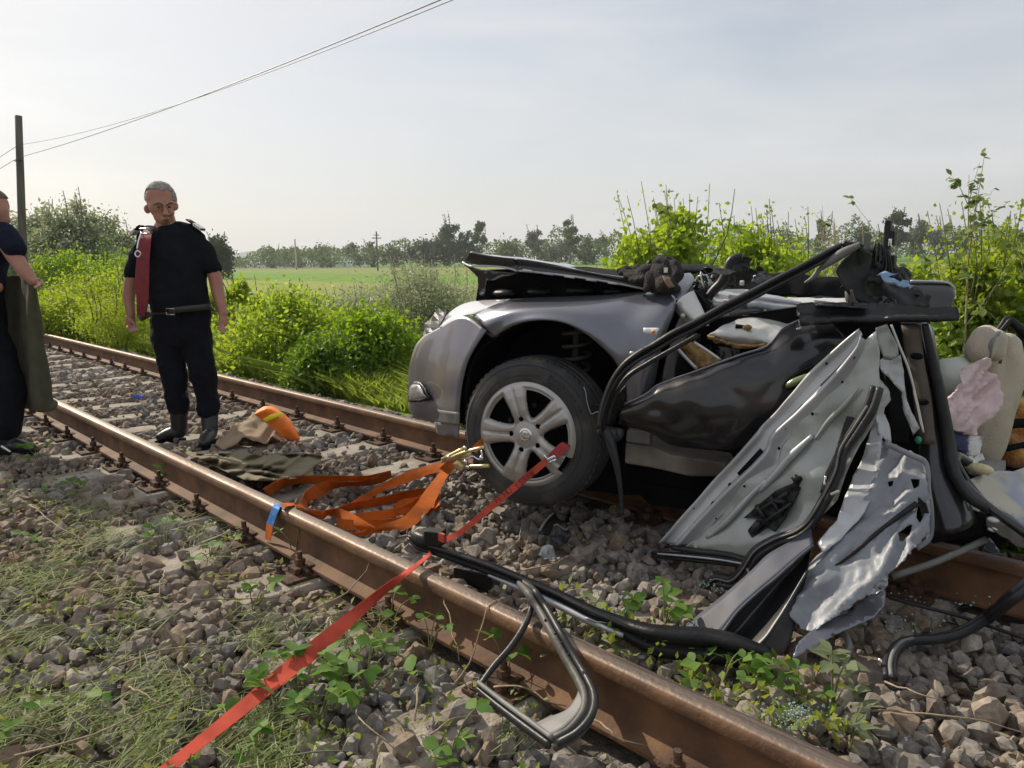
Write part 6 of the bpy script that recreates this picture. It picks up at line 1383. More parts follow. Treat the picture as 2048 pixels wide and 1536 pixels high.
for a, b_ in (((765, 930), (785, 965)), ((780, 975), (840, 940)), ((795, 995), (860, 965)), ((835, 935), (855, 950))):
    part('steel_hook', *tube([CP(*wc(*a), .13), CP(*wc(*b_), .13)], .006, 7, n=4), M_chrome, rs_)
# heap of orange lashing straps
os_ = thing('orange_lashing_strap', 'tangled orange lashing strap heaped between the rails with a ratchet', 'strap', G(760, 1010, -.19))
def ostrap(top, bot, zt=-.10, zb=-.16, n=50, name='webbing'):
    top, bot = list(top), list(bot)
    for i in range(len(top)):
        b = bot[min(i, len(bot) - 1)]; cx_, cy_ = (top[i][0] + b[0]) / 2, (top[i][1] + b[1]) / 2
        top[i] = (cx_ + (top[i][0] - cx_) * 1.35, cy_ + (top[i][1] - cy_) * 1.35) + tuple(top[i][2:]); bot[min(i, len(bot) - 1)] = (cx_ + (b[0] - cx_) * 1.35, cy_ + (b[1] - cy_) * 1.35) + tuple(b[2:])
    def P3(l, z): return [G(*st(p[0], p[1]), p[2] if len(p) > 2 else z) for p in l]
    strap_part(name, P3(top, zt), P3(bot, zb), M_orange, os_, n)
ostrap(((420, 790), (520, 735), (640, 705), (800, 705), (950, 705), (1100, 705), (1180, 690), (1260, 668)), ((455, 825), (540, 775), (650, 745), (800, 748), (950, 750), (1090, 748), (1180, 735), (1265, 700)))
ostrap(((690, 820), (760, 770), (850, 740), (960, 740), (1080, 735), (1180, 700), (1260, 672)), ((700, 870), (790, 825), (880, 780), (970, 765), (1090, 760), (1190, 740), (1268, 705)), -.09, -.15)
ostrap(((530, 885, .02), (600, 880, .0), (650, 890, -.08), (680, 850, -.1), (690, 820, -.1)), ((545, 905, .02), (620, 893, .0), (680, 910, -.1), (700, 900, -.14), (705, 865, -.15)), n=30)
ostrap(((1640, 605, .0), (1500, 640, -.03), (1350, 690, -.06), (1200, 760, -.1), (1050, 850, -.12), (930, 920, -.12), (850, 945, -.13)), ((1660, 655, -.02), (1520, 680, -.06), (1370, 735, -.1), (1210, 795, -.13), (1060, 880, -.15), (940, 935, -.15), (855, 960, -.15)))
ostrap(((1610, 650, -.02), (1560, 720, -.05), (1500, 800, -.08), (1430, 900, -.1), (1330, 990, -.12), (1180, 1030, -.13), (1020, 1080, -.14), (900, 1040, -.14)), ((1650, 665, -.02), (1600, 750, -.06), (1550, 850, -.1), (1480, 950, -.13), (1370, 1040, -.15), (1200, 1060, -.16), (1060, 1092, -.16), (930, 1080, -.16)))
ostrap(((850, 940), (980, 890), (1120, 860), (1260, 830), (1400, 800), (1500, 790), (1560, 830)), ((870, 960), (1000, 925), (1130, 900), (1270, 875), (1410, 845), (1500, 850), (1560, 880)))
ostrap(((720, 920), (800, 935), (900, 920), (1010, 960), (1150, 1045)), ((730, 940), (800, 955), (890, 960), (980, 1000), (1130, 1062)), -.1, -.14)
ostrap(((1000, 960), (1120, 945), (1280, 920), (1400, 880), (1450, 840), (1560, 835), (1570, 900)), ((1010, 1000), (1140, 990), (1290, 960), (1410, 925), (1450, 900), (1540, 900), (1500, 960)), -.11, -.15)
ostrap(((900, 990), (1050, 1000), (1250, 990), (1400, 960), (1570, 905)), ((920, 1040), (1060, 1050), (1260, 1030), (1410, 1000), (1575, 930)), -.12, -.16)
ostrap(((1280, 905), (1340, 860), (1440, 845)), ((1300, 940), (1360, 895), (1445, 870)), -.10, -.13, 16)
ostrap(((650, 880), (620, 883, .0), (700, 930, -.06), (790, 960, -.1), (830, 925, -.1)), ((660, 892), (630, 900, .0), (710, 955, -.1), (800, 985, -.14), (850, 945, -.13)), n=30)
# ratchet
M_zinc = pm('yellow_zinc_steel', (.62, .50, .26), .35, .7, var=.2, scale=25)
RU = lambda x, y, d: U(*st(x, y), d)
rt_ = part('ratchet_handle', *tube([RU(1600, 605, 3.52), RU(1680, 570, 3.45), RU(1760, 540, 3.40), RU(1880, 508, 3.36)], .008, 8, n=10), M_zinc, os_)
for a, b_ in (((1600, 590), (1750, 515)), ((1620, 600), (1790, 555)), ((1750, 640), (1910, 632)), ((1700, 600), (1760, 600))):
    part('ratchet_side', *tube([RU(*a, 3.50), RU(*b_, 3.42)], .009, 6, n=4), M_zinc, os_)
part('ratchet_spool', *tube([RU(1690, 600, 3.46), RU(1740, 650, 3.46)], .022, 10, n=4), M_zinc, os_)
for x, y in ((1750, 515), (1640, 575), (1755, 605), (1770, 640), (1860, 580)): part('ratchet_bolt', *ellipsoid(RU(x, y, 3.40), (.010, .010, .010)), M_chrome, os_)
part('wire_hook', *tube([RU(1770, 580, 3.42), RU(1800, 570, 3.42), RU(1840, 590, 3.42), RU(1862, 580, 3.42), RU(1858, 530, 3.42)], .005, 6, n=16), M_chrome, os_)
strap_part('ratchet_webbing', [RU(1770, 530, 3.44), RU(1850, 462, 3.5), RU(1900, 430, 3.56)], [RU(1830, 545, 3.44), RU(1862, 495, 3.5), RU(1910, 470, 3.56)], M_orange, os_, 12)
strap_part('ratchet_webbing', [RU(1580, 650, 3.56), RU(1640, 600, 3.5), RU(1700, 580, 3.47)], [RU(1640, 690, 3.54), RU(1690, 650, 3.48), RU(1730, 640, 3.46)], M_orange, os_, 12)
# blue tape end over the near rail
tp_ = thing('strap_end', 'blue and orange strap end draped over the near rail', 'strap', G(540, 1040, -.1))
def UYp(px, py, yy): r = ray(px, py); return CAM + r * (yy / r.y)
strap_part('blue_webbing', [G(560, 1008, .004), G(550, 1007, .006), UYp(545, 1014, 1.468), UYp(533, 1047, 1.455)], [G(566, 1018, .004), G(561, 1014, .006), UYp(558, 1020, 1.468), UYp(546, 1052, 1.455)], pm('blue_webbing', (.05, .20, .52), .7, var=.25, scale=30, bump=.3), tp_, 14)
strap_part('orange_webbing', [UYp(533, 1047, 1.455), UYp(530, 1078, 1.44)], [UYp(546, 1052, 1.455), UYp(541, 1082, 1.44)], M_orange, tp_, 6)

# ================================================================ CLOTHS AND POUCH BETWEEN THE RAILS
M_olive = pm('olive_canvas', (.17, .145, .085), .95, 0, var=.12, scale=9, bump=.3, bscale=160)
M_olivedk = pm('olive_wool', (.075, .072, .042), .97, 0, var=.15, scale=14, bump=.4, bscale=220)
M_sack = pm('tan_sackcloth', (.31, .23, .15), .95, 0, var=.15, scale=10, bump=.3, bscale=160)
def ground_cloth(name, ol, mat, label, cat, hfun, step=6, solid=.004):
    rnd = random.Random(3); o_ = dense(ol, step, .6, rnd=rnd); xs_ = [p[0] for p in o_]; ys_ = [p[1] for p in o_]
    gx, gy = np.meshgrid(np.arange(min(xs_), max(xs_), step), np.arange(min(ys_), max(ys_), step * .6)); m_ = in_poly(gx, gy, o_)
    pts = [Vector(p) for p in o_] + [Vector(p) for p in zip(gx[m_], gy[m_])]
    r_ = delaunay_2d_cdt(pts, [(i, (i + 1) % len(o_)) for i in range(len(o_))], [], 0, 1e-5)
    V, F = [], []
    for p in r_[0]: V.append(G(p.x, p.y, hfun(p.x, p.y)))
    for f in r_[2]:
        c = sum((r_[0][i] for i in f), Vector((0, 0))) / 3
        if in_poly(np.array([c.x]), np.array([c.y]), o_)[0]: F.append(tuple(f))
    o = part(name, V, F, mat, None, solid=solid); return tag(o, label, cat)
def folds(x, y, amp, sx, sy, s):
    return amp * (.45 - abs(noise.noise(Vector((x * sx, y * sy, s)))) * 1.1 + .35 * noise.noise(Vector((x * sx * 2.3, y * sy * 2.3, s + 5))))
ground_cloth('olive_blanket', [(x, y) for x, y in ((352, 896), (400, 908), (470, 905), (492, 906), (530, 912), (580, 906), (618, 905), (644, 912), (640, 925), (625, 935), (628, 950), (590, 958), (540, 962), (490, 960), (455, 945), (420, 928), (380, 912))], M_olive,
             'rumpled olive canvas blanket lying on the stones at the man\'s feet', 'blanket', lambda x, y: -.138 + .055 * tri((y * .055 - x * .006) + 1.3 * noise.noise(Vector((x * .012, y * .03, 3)))) * (.6 + noise.noise(Vector((x * .02, y * .02, 7)))) + .02 * tri(x * .022 + y * .04 + noise.noise(Vector((x * .03, y * .03, 1)))), step=4)
sk = thing('tan_sack', 'tan cloth sack lying between the rails right of the man\'s boots', 'sack', G(500, 888, -.19))
SD = depth_of(G(505, 886, -.17))
S3 = lambda x, y, dd=0: U(*st(x, y), SD + dd)
V, F = sheet([st(*p) for p in ((105, 500), (118, 455), (180, 405), (225, 372), (270, 335), (330, 300), (385, 288), (440, 330), (500, 395), (575, 452), (520, 468), (440, 462), (350, 470), (290, 465), (255, 490), (200, 500), (150, 508))], [(445, 888, SD - .12), (560, 880, SD - .05), (510, 828, SD + .22), (440, 870, SD)], 4, .012, 14, .5, (), 4, False,
             lambda x, y: .05 * (tri((x * .75 + y * .65) * .019 + .9 * noise.noise(Vector((x * .02, y * .02, 5)))) - .5) + .05 * noise.noise(Vector((x * .018, y * .03, 2))))
part('sack_cloth', V, F, M_sack, sk, solid=.008)
blob('sack_fill', [capsule([S3(200, 460, .10), S3(330, 420, .14), S3(500, 440, .12)], [.035, .06, .04])], M_sack, sk, .012, 3)
pc_ = thing('orange_pouch', 'bright orange pouch with yellow band lying on the tan sack', 'pouch', S3(520, 400, -.02))
ridge_ = [(365, 292), (440, 262), (520, 300), (590, 375), (640, 440), (657, 457)]; upper = [(378, 265), (440, 240), (490, 248), (560, 300), (620, 370), (657, 453)]; lower = [(375, 300), (425, 338), (500, 400), (560, 448), (620, 458), (656, 459)]
V, F = loft([[S3(x, y, -.02) for x, y in lower], [S3((a[0] + b[0]) / 2, (a[1] + b[1]) / 2, -.06) for a, b in zip(lower, ridge_)], [S3(x, y, -.075) for x, y in ridge_], [S3((a[0] + b[0]) / 2, (a[1] + b[1]) / 2, -.03) for a, b in zip(upper, ridge_)], [S3(x, y, .06) for x, y in upper]], 34, 20)
part('pouch_shell', rough(V, .006, 14, 2), F, pm('bright_orange_cloth', (.95, .20, .015), .6, var=.12, scale=10, bump=.3, bscale=40, col2=(.85, .30, .05), mscale=6), pc_, solid=.006)
part('yellow_band', *ribbon([S3(415, 322, -.07), S3(470, 296, -.105), S3(520, 280, -.07), S3(545, 286, -.01)], [S3(435, 350, -.07), S3(483, 324, -.105), S3(530, 305, -.07), S3(552, 308, -.01)], 16), pm('yellow_reflective', (.85, .70, .03), .5), pc_, solid=.004)
ob = thing('blue_scrap', 'small blue plastic scrap on the ballast left of the man\'s legs', 'scrap', G(278, 793, -.17))
V, F = sheet([(262, 792), (275, 788), (288, 791), (286, 796), (270, 797)], [(262, 792, depth_of(G(262, 792, -.14))), (288, 791, depth_of(G(288, 791, -.14))), (275, 796, depth_of(G(275, 796, -.16)))], 4, .02, 30)
part('scrap_film', V, F, pm('blue_film', (.06, .10, .45), .4), ob, solid=.003)
for i, pp in enumerate(ridge_[:0]): pass

# ================================================================ PEOPLE
M_skin = pm('tanned_skin', (.38, .19, .13), .55, 0, var=.12, scale=14, bump=.08, bscale=90, col2=(.40, .16, .115), mixat=(.5, .7), mscale=9)
M_shirt = pm('black_tee', (.008, .009, .012), .95, 0, var=.25, scale=12, bump=.25, bscale=60, spec=.15)
M_navy = pm('navy_tee', (.010, .013, .028), .95, 0, var=.25, scale=12, bump=.25, bscale=60, spec=.15)
M_trou = pm('dark_trousers', (.008, .009, .014), .95, 0, var=.3, scale=10, bump=.4, bscale=40, spec=.15)
M_boot = pm('black_boot', (.016, .016, .017), .42, 0, var=.3, scale=12, bump=.2, bscale=50, col2=(.06, .052, .045), mixat=(.55, .75), mscale=8)
M_hair = pm('grey_hair', (.42, .38, .34), .85, 0, var=.5, scale=90, bump=1.0, bscale=160)
M_strap = pm('maroon_strap', (.20, .022, .030), .75, 0, var=.2, scale=18, bump=.3, bscale=200)
M_brow = pm('dark_brow', (.09, .06, .05), .9)
M_lip = pm('lip', (.26, .09, .07), .55)
M_eye = pm('eye_dark', (.03, .02, .018), .35)
BACK = Vector((RM[0][2], RM[1][2], 0)).normalized()     # horizontally towards the camera
def plane_at(foot):
    def M(px, py, off=0.0):
        r = ray(px, py); return CAM + r * ((BACK.dot(Vector(foot) - CAM) + off) / BACK.dot(r))
    return M
RIGHT = Vector((RM[0][0], RM[1][0], 0)).normalized()
def hand(M, wrist, palm, tips, thumb, off=0.0, s=1.0):
    """palm with four fingers of different length and a thumb leaving its side"""
    w, p = M(*wrist, off), M(*palm, off); out = [capsule([w, p], [.028 * s, .036 * s], ratio=.7)]
    ax = (p - w).normalized(); sd = ax.cross(BACK).normalized()
    for k, (tx, ty, o2) in enumerate(tips):
        base = p + ax * .025 + BACK * (.03 - .02 * k) * .9; tip = M(tx, ty, off + o2)
        mid_ = base.lerp(tip, .55) + BACK * .006
        out.append(capsule([base, mid_, tip], [.0105 * s, .0098 * s, .0085 * s], 8))
    b = p + BACK * .02 - ax * .02; out.append(capsule([b, b.lerp(M(*thumb, off + .03), .55), M(*thumb, off + .03)], [.013 * s, .012 * s, .010 * s], 8))
    return out

# ---- the man standing between the rails
F1 = G(385, 880, -.185); M = plane_at(F1)
man = thing('person', 'grey-haired man in black T-shirt with maroon strap over his shoulder, standing on the track', 'person', F1)
def cap(pts, radii, ratio=1.0, seg=12): return capsule([M(*p) for p in pts], radii, seg, ratio)
skin = [ellipsoid(M(321, 397, .0), (.088, .096, .108)), ellipsoid(M(323, 412, .022), (.079, .084, .092)), ellipsoid(M(327, 432, .028), (.060, .066, .060)), ellipsoid(M(329, 442, .058), (.036, .035, .024)),
        cap([(330, 413, .108), (331, 421, .120), (332, 428, .130)], [.010, .013, .0145]), ellipsoid(M(328, 429, .112), (.018, .016, .011)), ellipsoid(M(336, 429, .112), (.017, .016, .011)),
        cap([(306, 410, .080), (318, 407, .104), (327, 409, .112)], [.010, .013, .011]), cap([(333, 409, .112), (342, 406, .102), (349, 407, .072)], [.011, .013, .010]),
        ellipsoid(M(315, 427, .062), (.024, .026, .022)), ellipsoid(M(342, 425, .060), (.020, .026, .022)), ellipsoid(M(331, 438, .082), (.03, .028, .015)),
        ellipsoid(M(295, 418, -.01), (.014, .026, .034)), ellipsoid(M(350, 412, -.01), (.012, .026, .034)),
        cap([(330, 432, .0), (334, 462, -.02)], [.062, .070]), cap([(334, 460, -.02), (348, 520, -.02), (358, 610, -.01)], [.09, .12, .12]),
        cap([(294, 488, -.02), (268, 540, .0), (258, 592, .02), (262, 628, .05)], [.04, .046, .042, .029]), cap([(391, 488, -.02), (425, 540, -.01), (437, 590, .01), (446, 626, .04)], [.04, .048, .044, .031]),
        cap([(338, 640, 0), (345, 742, .02), (357, 840, 0)], [.08, .05, .03]), cap([(388, 640, 0), (404, 738, .02), (419, 840, .03)], [.08, .05, .03])]
skin += hand(M, (262, 628), (261, 644), ((255, 658, .06), (262, 664, .07), (270, 663, .08), (278, 661, .09)), (271, 650), .05)
skin += hand(M, (446, 626), (447, 644), ((453, 660, .04), (449, 666, .06), (443, 666, .075), (437, 660, .09)), (436, 650), .045)
blob('body', skin, M_skin, man, .0065, 6)
# short grey hair
V, F = ellipsoid(M(321, 396, -.008), (.095, .103, .113), None, 48, 32)
c0 = M(321, 396, -.008); keep = set(); Vh = []
for i, v in enumerate(V):
    q = v - c0; fr_ = q.dot(BACK); ok = q.z > (.045 if fr_ > .035 else -.035 if fr_ > -.03 else -.075) + .02 * noise.noise(v * 30)
    if ok: keep.add(i)
    Vh.append(v + (v - c0).normalized() * .006 * noise.noise(v * 55))
part('hair', Vh, [f for f in F if all(i in keep for i in f)], M_hair, man, solid=.012, soff=-1)
for x, y in ((317, 415), (339, 414)):
    part('eye', *ellipsoid(M(x, y, .090), (.014, .009, .008)), M_eye, man)  # all-dark eyeball, the shade of the socket put into its colour
for a in (((307, 410, .098), (318, 406, .117), (326, 409, .121)), ((334, 409, .121), (342, 405, .112), (348, 408, .086))):
    part('eyebrow', *capsule([M(*p) for p in a], [.003, .004, .003], 8), M_brow, man)
part('mouth', *capsule([M(321, 440, .088), M(331, 439, .104), (M(340, 438, .092))], [.003, .0045, .003], 8), M_lip, man)
# T-shirt
def slices(rows, fwd=.0):
    return stack([(M(cx, y, o_), RIGHT * (hw / FPX * depth_of(M(cx, y))), BACK * d) for y, cx, hw, d, o_ in rows], 28)
tee = [cap([(326, 462, -.02), (302, 466, -.02), (288, 478, -.015)], [.05, .055, .054]), cap([(347, 460, -.02), (377, 463, -.02), (395, 476, -.015)], [.05, .058, .056]), slices([(452, 337, 25, .072, -.02), (458, 338, 40, .09, -.02), (466, 340, 53, .11, -.01), (478, 341, 59, .12, -.01), (492, 342, 61, .13, .0), (515, 346, 61, .14, .01), (555, 352, 59, .15, .02), (595, 357, 59, .17, .03), (618, 360, 58, .16, .02), (626, 360, 57, .14, .01)]),
       cap([(297, 480, -.015), (277, 512, -.01), (265, 545, .0)], [.052, .060, .060]), cap([(389, 477, -.015), (411, 505, -.01), (426, 536, -.005)], [.058, .064, .062])]
blob('t_shirt', tee, M_shirt, man, .0095, 7, .04, 8)
part('collar', *tube([M(337 + 24 * math.cos(a), 457 + (13 if math.sin(a) > 0 else 9) * math.sin(a), .06 * math.sin(a) + .01) for a in np.linspace(.0, 6.28, 24)[:-1]], .008, 6, closed=True), M_shirt, man)
# trousers
tr = [slices([(612, 360, 58, .14, .0), (630, 361, 59, .15, .0), (655, 362, 60, .145, .0), (680, 363, 58, .13, .0), (692, 364, 52, .11, .0)]),
      cap([(334, 670, 0), (340, 710, .01), (346, 745, .02), (352, 775, .01), (356, 814, .0)], [.112, .098, .087, .080, .080]), cap([(390, 670, 0), (398, 710, .01), (405, 740, .02), (411, 775, .02), (417, 816, .02)], [.112, .100, .089, .082, .082])]
blob('trousers', tr, M_trou, man, .010, 3, .038, 9)
for (x0, y0), (x1, y1), toe, o_ in (((356, 788), (359, 856), (322, 869), .05), ((416, 788), (421, 860), (408, 886), .22)):
    heel = M(x1, y1 + 6, .0 if toe[0] < 400 else .05); tt = M(*toe, o_); tt.z = max(tt.z, -.155)
    heel.z = max(heel.z, -.15); heel.z = min(heel.z, -.13); tt.z = min(max(tt.z, -.155), -.145)
    blob('boot', [capsule([M(x0, y0, .0), M((x0 + x1) / 2, (y0 + y1) / 2, .0), heel + Vector((0, 0, .03))], [.072, .062, .055]), capsule([heel, heel.lerp(tt, .55) + Vector((0, 0, .012)), tt], [.048, .050, .040], ratio=.8, up=(0, 0, 1)), box((heel + tt) / 2 + Vector((0, 0, -.032)), (.02, .02, .02))], M_boot, man, .008, 3)
    ax = (tt - heel); sd = ax.cross(Vector((0, 0, 1))).normalized(); an = ax.normalized()
    ring = [heel - an * .04 + sd * .0, heel - an * .02 + sd * .045, heel.lerp(tt, .5) + sd * .042, tt + sd * .042, tt + an * .045, tt - sd * .042, heel.lerp(tt, .5) - sd * .042, heel - an * .02 - sd * .045]
    V = [Vector((p.x, p.y, z)) for z in (-.197, -.172) for p in ring]
    part('boot_sole', V, grid_faces(8, 2, True) + [tuple(range(7, -1, -1)), tuple(range(8, 16))], M_void, man, smooth=False)
# belt, buckle, strap, hooks, shoulder marks
def around(y, cx, hw, d, off=0, a0=0, a1=6.283, n=40, dy=0):
    k = depth_of(M(cx, y)) / FPX
    return [M(cx + hw * math.cos(a), y + dy * math.cos(a), off + d * math.sin(a)) for a in np.linspace(a0, a1, n)]
part('belt', *tube(around(619, 360, 61, .168, .01, n=44, dy=-6)[:-1], .020, 6, [(-.35, -1), (.35, -1), (.35, 1), (-.35, 1)], closed=True, up=(0, 0, 1)), pm('belt_leather', (.02, .02, .021), .5), man)
part('belt_end', *capsule([M(412, 611, .06), M(428, 605, .04)], [.013, .012], 8, .4), pm('belt_end_leather', (.03, .03, .03), .5), man)
bk = [M(332, 617, .205), M(348, 617, .205), M(349, 629, .205), M(333, 629, .205)]
part('belt_buckle', *tube(bk, .0045, 6, closed=True), M_chrome, man)
Ls = [M(310, 452, -.10), M(296, 455, -.02), M(285, 463, .06), M(279, 480, .13), M(273, 520, .17), M(270, 560, .20), M(273, 600, .21), M(275, 635, .20), M(282, 641, .20)]
Rs = [M(322, 452, -.10), M(312, 455, -.02), M(305, 463, .08), M(302, 480, .15), M(299, 520, .19), M(298, 560, .21), M(297, 600, .22), M(295, 628, .20), M(302, 632, .20)]
strp = thing('shoulder_strap', 'maroon webbing strap with steel hooks hanging from the standing man\'s shoulder', 'strap', M(285, 640, .2))
strap_part('webbing', Ls, Rs, M_strap, strp, 40, .005)
part('buckle', *tube([M(280, 458, .09), M(299, 456, .10), (M(303, 466, .10)), M(283, 469, .09)], .007, 6, closed=True), M_chrome, strp)
part('hook_stem', *tube([M(283, 464, .13), M(277, 482, .16), M(274, 500, .18)], .005, 6, n=8), M_chrome, strp)
part('hook_ring', *tube([M(276 + 5.5 * math.cos(a), 508 + 6 * math.sin(a), .19) for a in np.linspace(0, 6.28, 14)[:-1]], .0055, 6, closed=True), M_chrome, strp)
part('ratchet_end', *join(box(M(281, 634, .2), (.06, .03, .02)), box(M(296, 628, .2), (.03, .03, .03)), capsule([M(284, 641, .2), M(300, 632, .2)], [.006, .006], 6)), M_boot, strp, smooth=False, bevel=.004)
part('hook_tip', *capsule([M(298, 610, .21), M(300, 625, .21)], [.006, .006], 6), M_chrome, strp)
for side, c_, ax, in (('r', (393, 455), ((377, 448), (407, 468))), ('l', (276, 466), ((284, 460), (266, 477)))):
    a, b_ = M(*ax[0], -.02), M(*ax[1], .0); dv = (b_ - a); w_ = BACK * .045
    lift = Vector((0, 0, .034))
    V = [a + w_ + lift, a - w_ + lift, b_ - w_ + lift, b_ + w_ + lift]; V += [v + Vector((0, 0, -.01)) for v in V]
    ep = part('epaulette', V, [(0, 1, 2, 3), (7, 6, 5, 4), (0, 4, 5, 1), (1, 5, 6, 2), (2, 6, 7, 3), (3, 7, 4, 0)], M_navy, man, smooth=False, bevel=.003)
    for k in range(4):
        f0, f1 = .48 + .13 * k, .58 + .13 * k
        V = [a.lerp(b_, f) + s_ * w_ * 1.01 + lift + Vector((0, 0, h_)) for h_ in (-.016, .004) for f, s_ in ((f0, 1), (f0, -1), (f1, -1), (f1, 1))]
        part('rank_stripe', V, [(4, 5, 6, 7), (3, 2, 1, 0), (0, 1, 5, 4), (1, 2, 6, 5), (2, 3, 7, 6), (3, 0, 4, 7)], M_white, ep, smooth=False)
    q = a.lerp(b_, .22) + lift + w_ * .5
    part('red_badge', *ellipsoid(q, (.014, .014, .008)), pm('red_badge', (.45, .03, .03), .5), ep)

# ---- the man at the left edge, holding up a blanket
F2 = G(30, 905, -.19); M = plane_at(F2)
man2 = thing('person', 'man in navy T-shirt at the left edge holding up an olive blanket', 'person', F2)
sk2 = [ellipsoid(M(-14, 412, 0), (.080, .094, .100)), ellipsoid(M(-9, 424, .02), (.070, .078, .085)), ellipsoid(M(0, 438, .01), (.05, .06, .05)), ellipsoid(M(13, 424, .0), (.012, .016, .014)), ellipsoid(M(-28, 424, .085), (.022, .014, .03)),
       cap([(-16, 440, -.02), (-22, 470, -.02)], [.062, .075]), cap([(-24, 470, -.02), (-44, 560, 0), (-44, 640, 0)], [.09, .11, .11]),
       cap([(10, 480, .1), (28, 512, .12), (52, 545, .16), (66, 562, .17)], [.056, .050, .044, .032]), cap([(-60, 490, -.1), (-50, 560, -.05), (-5, 575, .1)], [.055, .045, .035]),
       cap([(-36, 640, 0), (4, 740, .04), (10, 870, .02)], [.085, .055, .045]), cap([(-34, 640, 0), (-30, 740, 0), (-40, 870, -.05)], [.085, .055, .045])]
sk2 += hand(M, (66, 562), (74, 564), ((80, 572, .20), (77, 575, .19), (73, 576, .18), (69, 575, .17)), (79, 558), .17)
blob('body', sk2, M_skin, man2, .0075, 3)
V, F = ellipsoid(M(-15, 409, -.005), (.085, .100, .105), None, 36, 24); c0 = M(-15, 409, -.005)
part('hair', V, [f for f in F if all((V[i] - c0).z > .03 for i in f)], pm('cropped_hair', (.16, .12, .10), .8, var=.3, scale=80, bump=.6, bscale=140), man2, solid=.006, soff=-1)
tee = [slices([(446, -22, 22, .08, -.02), (458, -22, 48, .11, -.01), (480, -20, 58, .14, 0), (530, -40, 50, .15, 0), (580, -46, 48, .15, 0), (618, -46, 48, .14, 0)]), cap([(6, 466, .06), (20, 484, .1), (30, 497, .12)], [.075, .074, .068]), cap([(-56, 474, -.06), (-60, 530, -.06)], [.07, .066])]
blob('t_shirt', tee, M_navy, man2, .010, 4, .02, 7)
tr = [slices([(600, -46, 48, .14, 0), (640, -42, 50, .15, 0), (690, -34, 48, .13, 0)]), cap([(-24, 676, .02), (0, 725, .05), (18, 782, .05), (16, 830, .03), (12, 862, .02)], [.125, .11, .098, .09, .086]), cap([(-56, 680, 0), (-48, 760, 0), (-44, 850, -.03)], [.12, .1, .085])]
blob('trousers', tr, M_trou, man2, .011, 3, .035, 9)
for x, toe in ((12, (62, 905)), (-42, (-15, 890))):
    heel = M(x, 895, .02); heel.z = -.14; tt = M(*toe, .03); tt.z = -.15
    blob('boot', [capsule([M(x + 2, 835, .02), M(x, 870, .02), heel + Vector((0, 0, .03))], [.078, .068, .058]), capsule([heel, heel.lerp(tt, .55) + Vector((0, 0, .01)), tt], [.05, .052, .04], ratio=.8, up=(0, 0, 1))], M_boot, man2, .009, 3)
    part('boot_sole', *capsule([heel + Vector((0, 0, -.038)), tt + Vector((0, 0, -.03))], [.05, .045], 12, .32, (0, 0, 1)), M_void, man2)
part('reflective_patch', *capsule([M(4, 893, .10), M(20, 903, .10)], [.008, .006], 8), M_white, man2)
hb = plane_at(F2)
def HB(px, py, o_=0): return hb(px, py, o_)
cols = (-.38, -.28, -.10, .10, .06, -.06)
V, F = loft([[HB(x, y, o_) for (x, y), o_ in zip(row, cols)] for row in (((-70, 552), (-10, 549), (30, 551), (70, 560), (73, 566), (71, 562)), ((-70, 640), (-5, 640), (35, 640), (72, 640), (80, 640), (76, 640)), ((-70, 730), (0, 730), (45, 730), (78, 730), (92, 730), (86, 730)),
             ((-70, 800), (5, 808), (48, 816), (88, 820), (104, 808), (98, 800)), ((-70, 812), (5, 820), (46, 818), (103, 822), (115, 808), (105, 800)))], 44, 40)
V = [Vector(tuple(v)) + BACK * (.022 * math.sin(.11 * q + 1.1 * math.sin(.012 * w)) + .008 * math.sin(.31 * q)) for v, q, w in zip(V, *proj(V)[:2])]
o = part('held_blanket', rough(V, .014, 6, 4, axis=BACK), F, M_olivedk, None, solid=.008); tag(o, 'dark olive wool blanket held up by the man at the left edge', 'blanket')

# ================================================================ POLES AND WIRES
M_wood = pm('weathered_pole_wood', (.11, .095, .08), .95, var=.3, scale=6, bump=.4, bscale=40, stretch=(1, 1, .1))
def pole(px, depth, top, r, label, arms=True, mat=M_wood, name='utility_pole', tilt=False):
    x, y, z0 = spot(px, depth); h = zat(px, top, depth) - z0
    t_ = thing(name, label, 'pole', (x, y, z0))
    tpv = U(px, top, depth) - Vector((x, y, z0)); tpv = tpv * (1 if tilt else 0) + Vector((0, 0, h)) * (0 if tilt else 1)
    part('shaft', *tube([Vector((0, 0, -.4)), tpv * .5, tpv], [r * 1.3, r], 12, n=6), mat, t_, world=False)
    return t_, Vector((x, y, z0)), h
p0, b0, h0 = pole(37, 25, 232, .105, 'tall dark utility pole at the left carrying two wires', tilt=True)
wz = [zat(37, 293, 25), zat(37, 318, 25)]
for k, z in enumerate(wz):
    c = U(37, (293, 318)[k], 25) - b0; part('insulator', *join(ellipsoid(c + Vector((0, 0, .04)), (.045, .045, .07)), box(c + Vector((0, .05, 0)), (.03, .14, .03))), M_plgrey, p0, world=False)
part('pole_band', *tube([U(37, 322, 25) - b0 + Vector((math.cos(a) * .125, math.sin(a) * .125, 0)) for a in np.linspace(0, 6.28, 14)[:-1]], .012, 6, closed=True), M_black, p0, world=False)
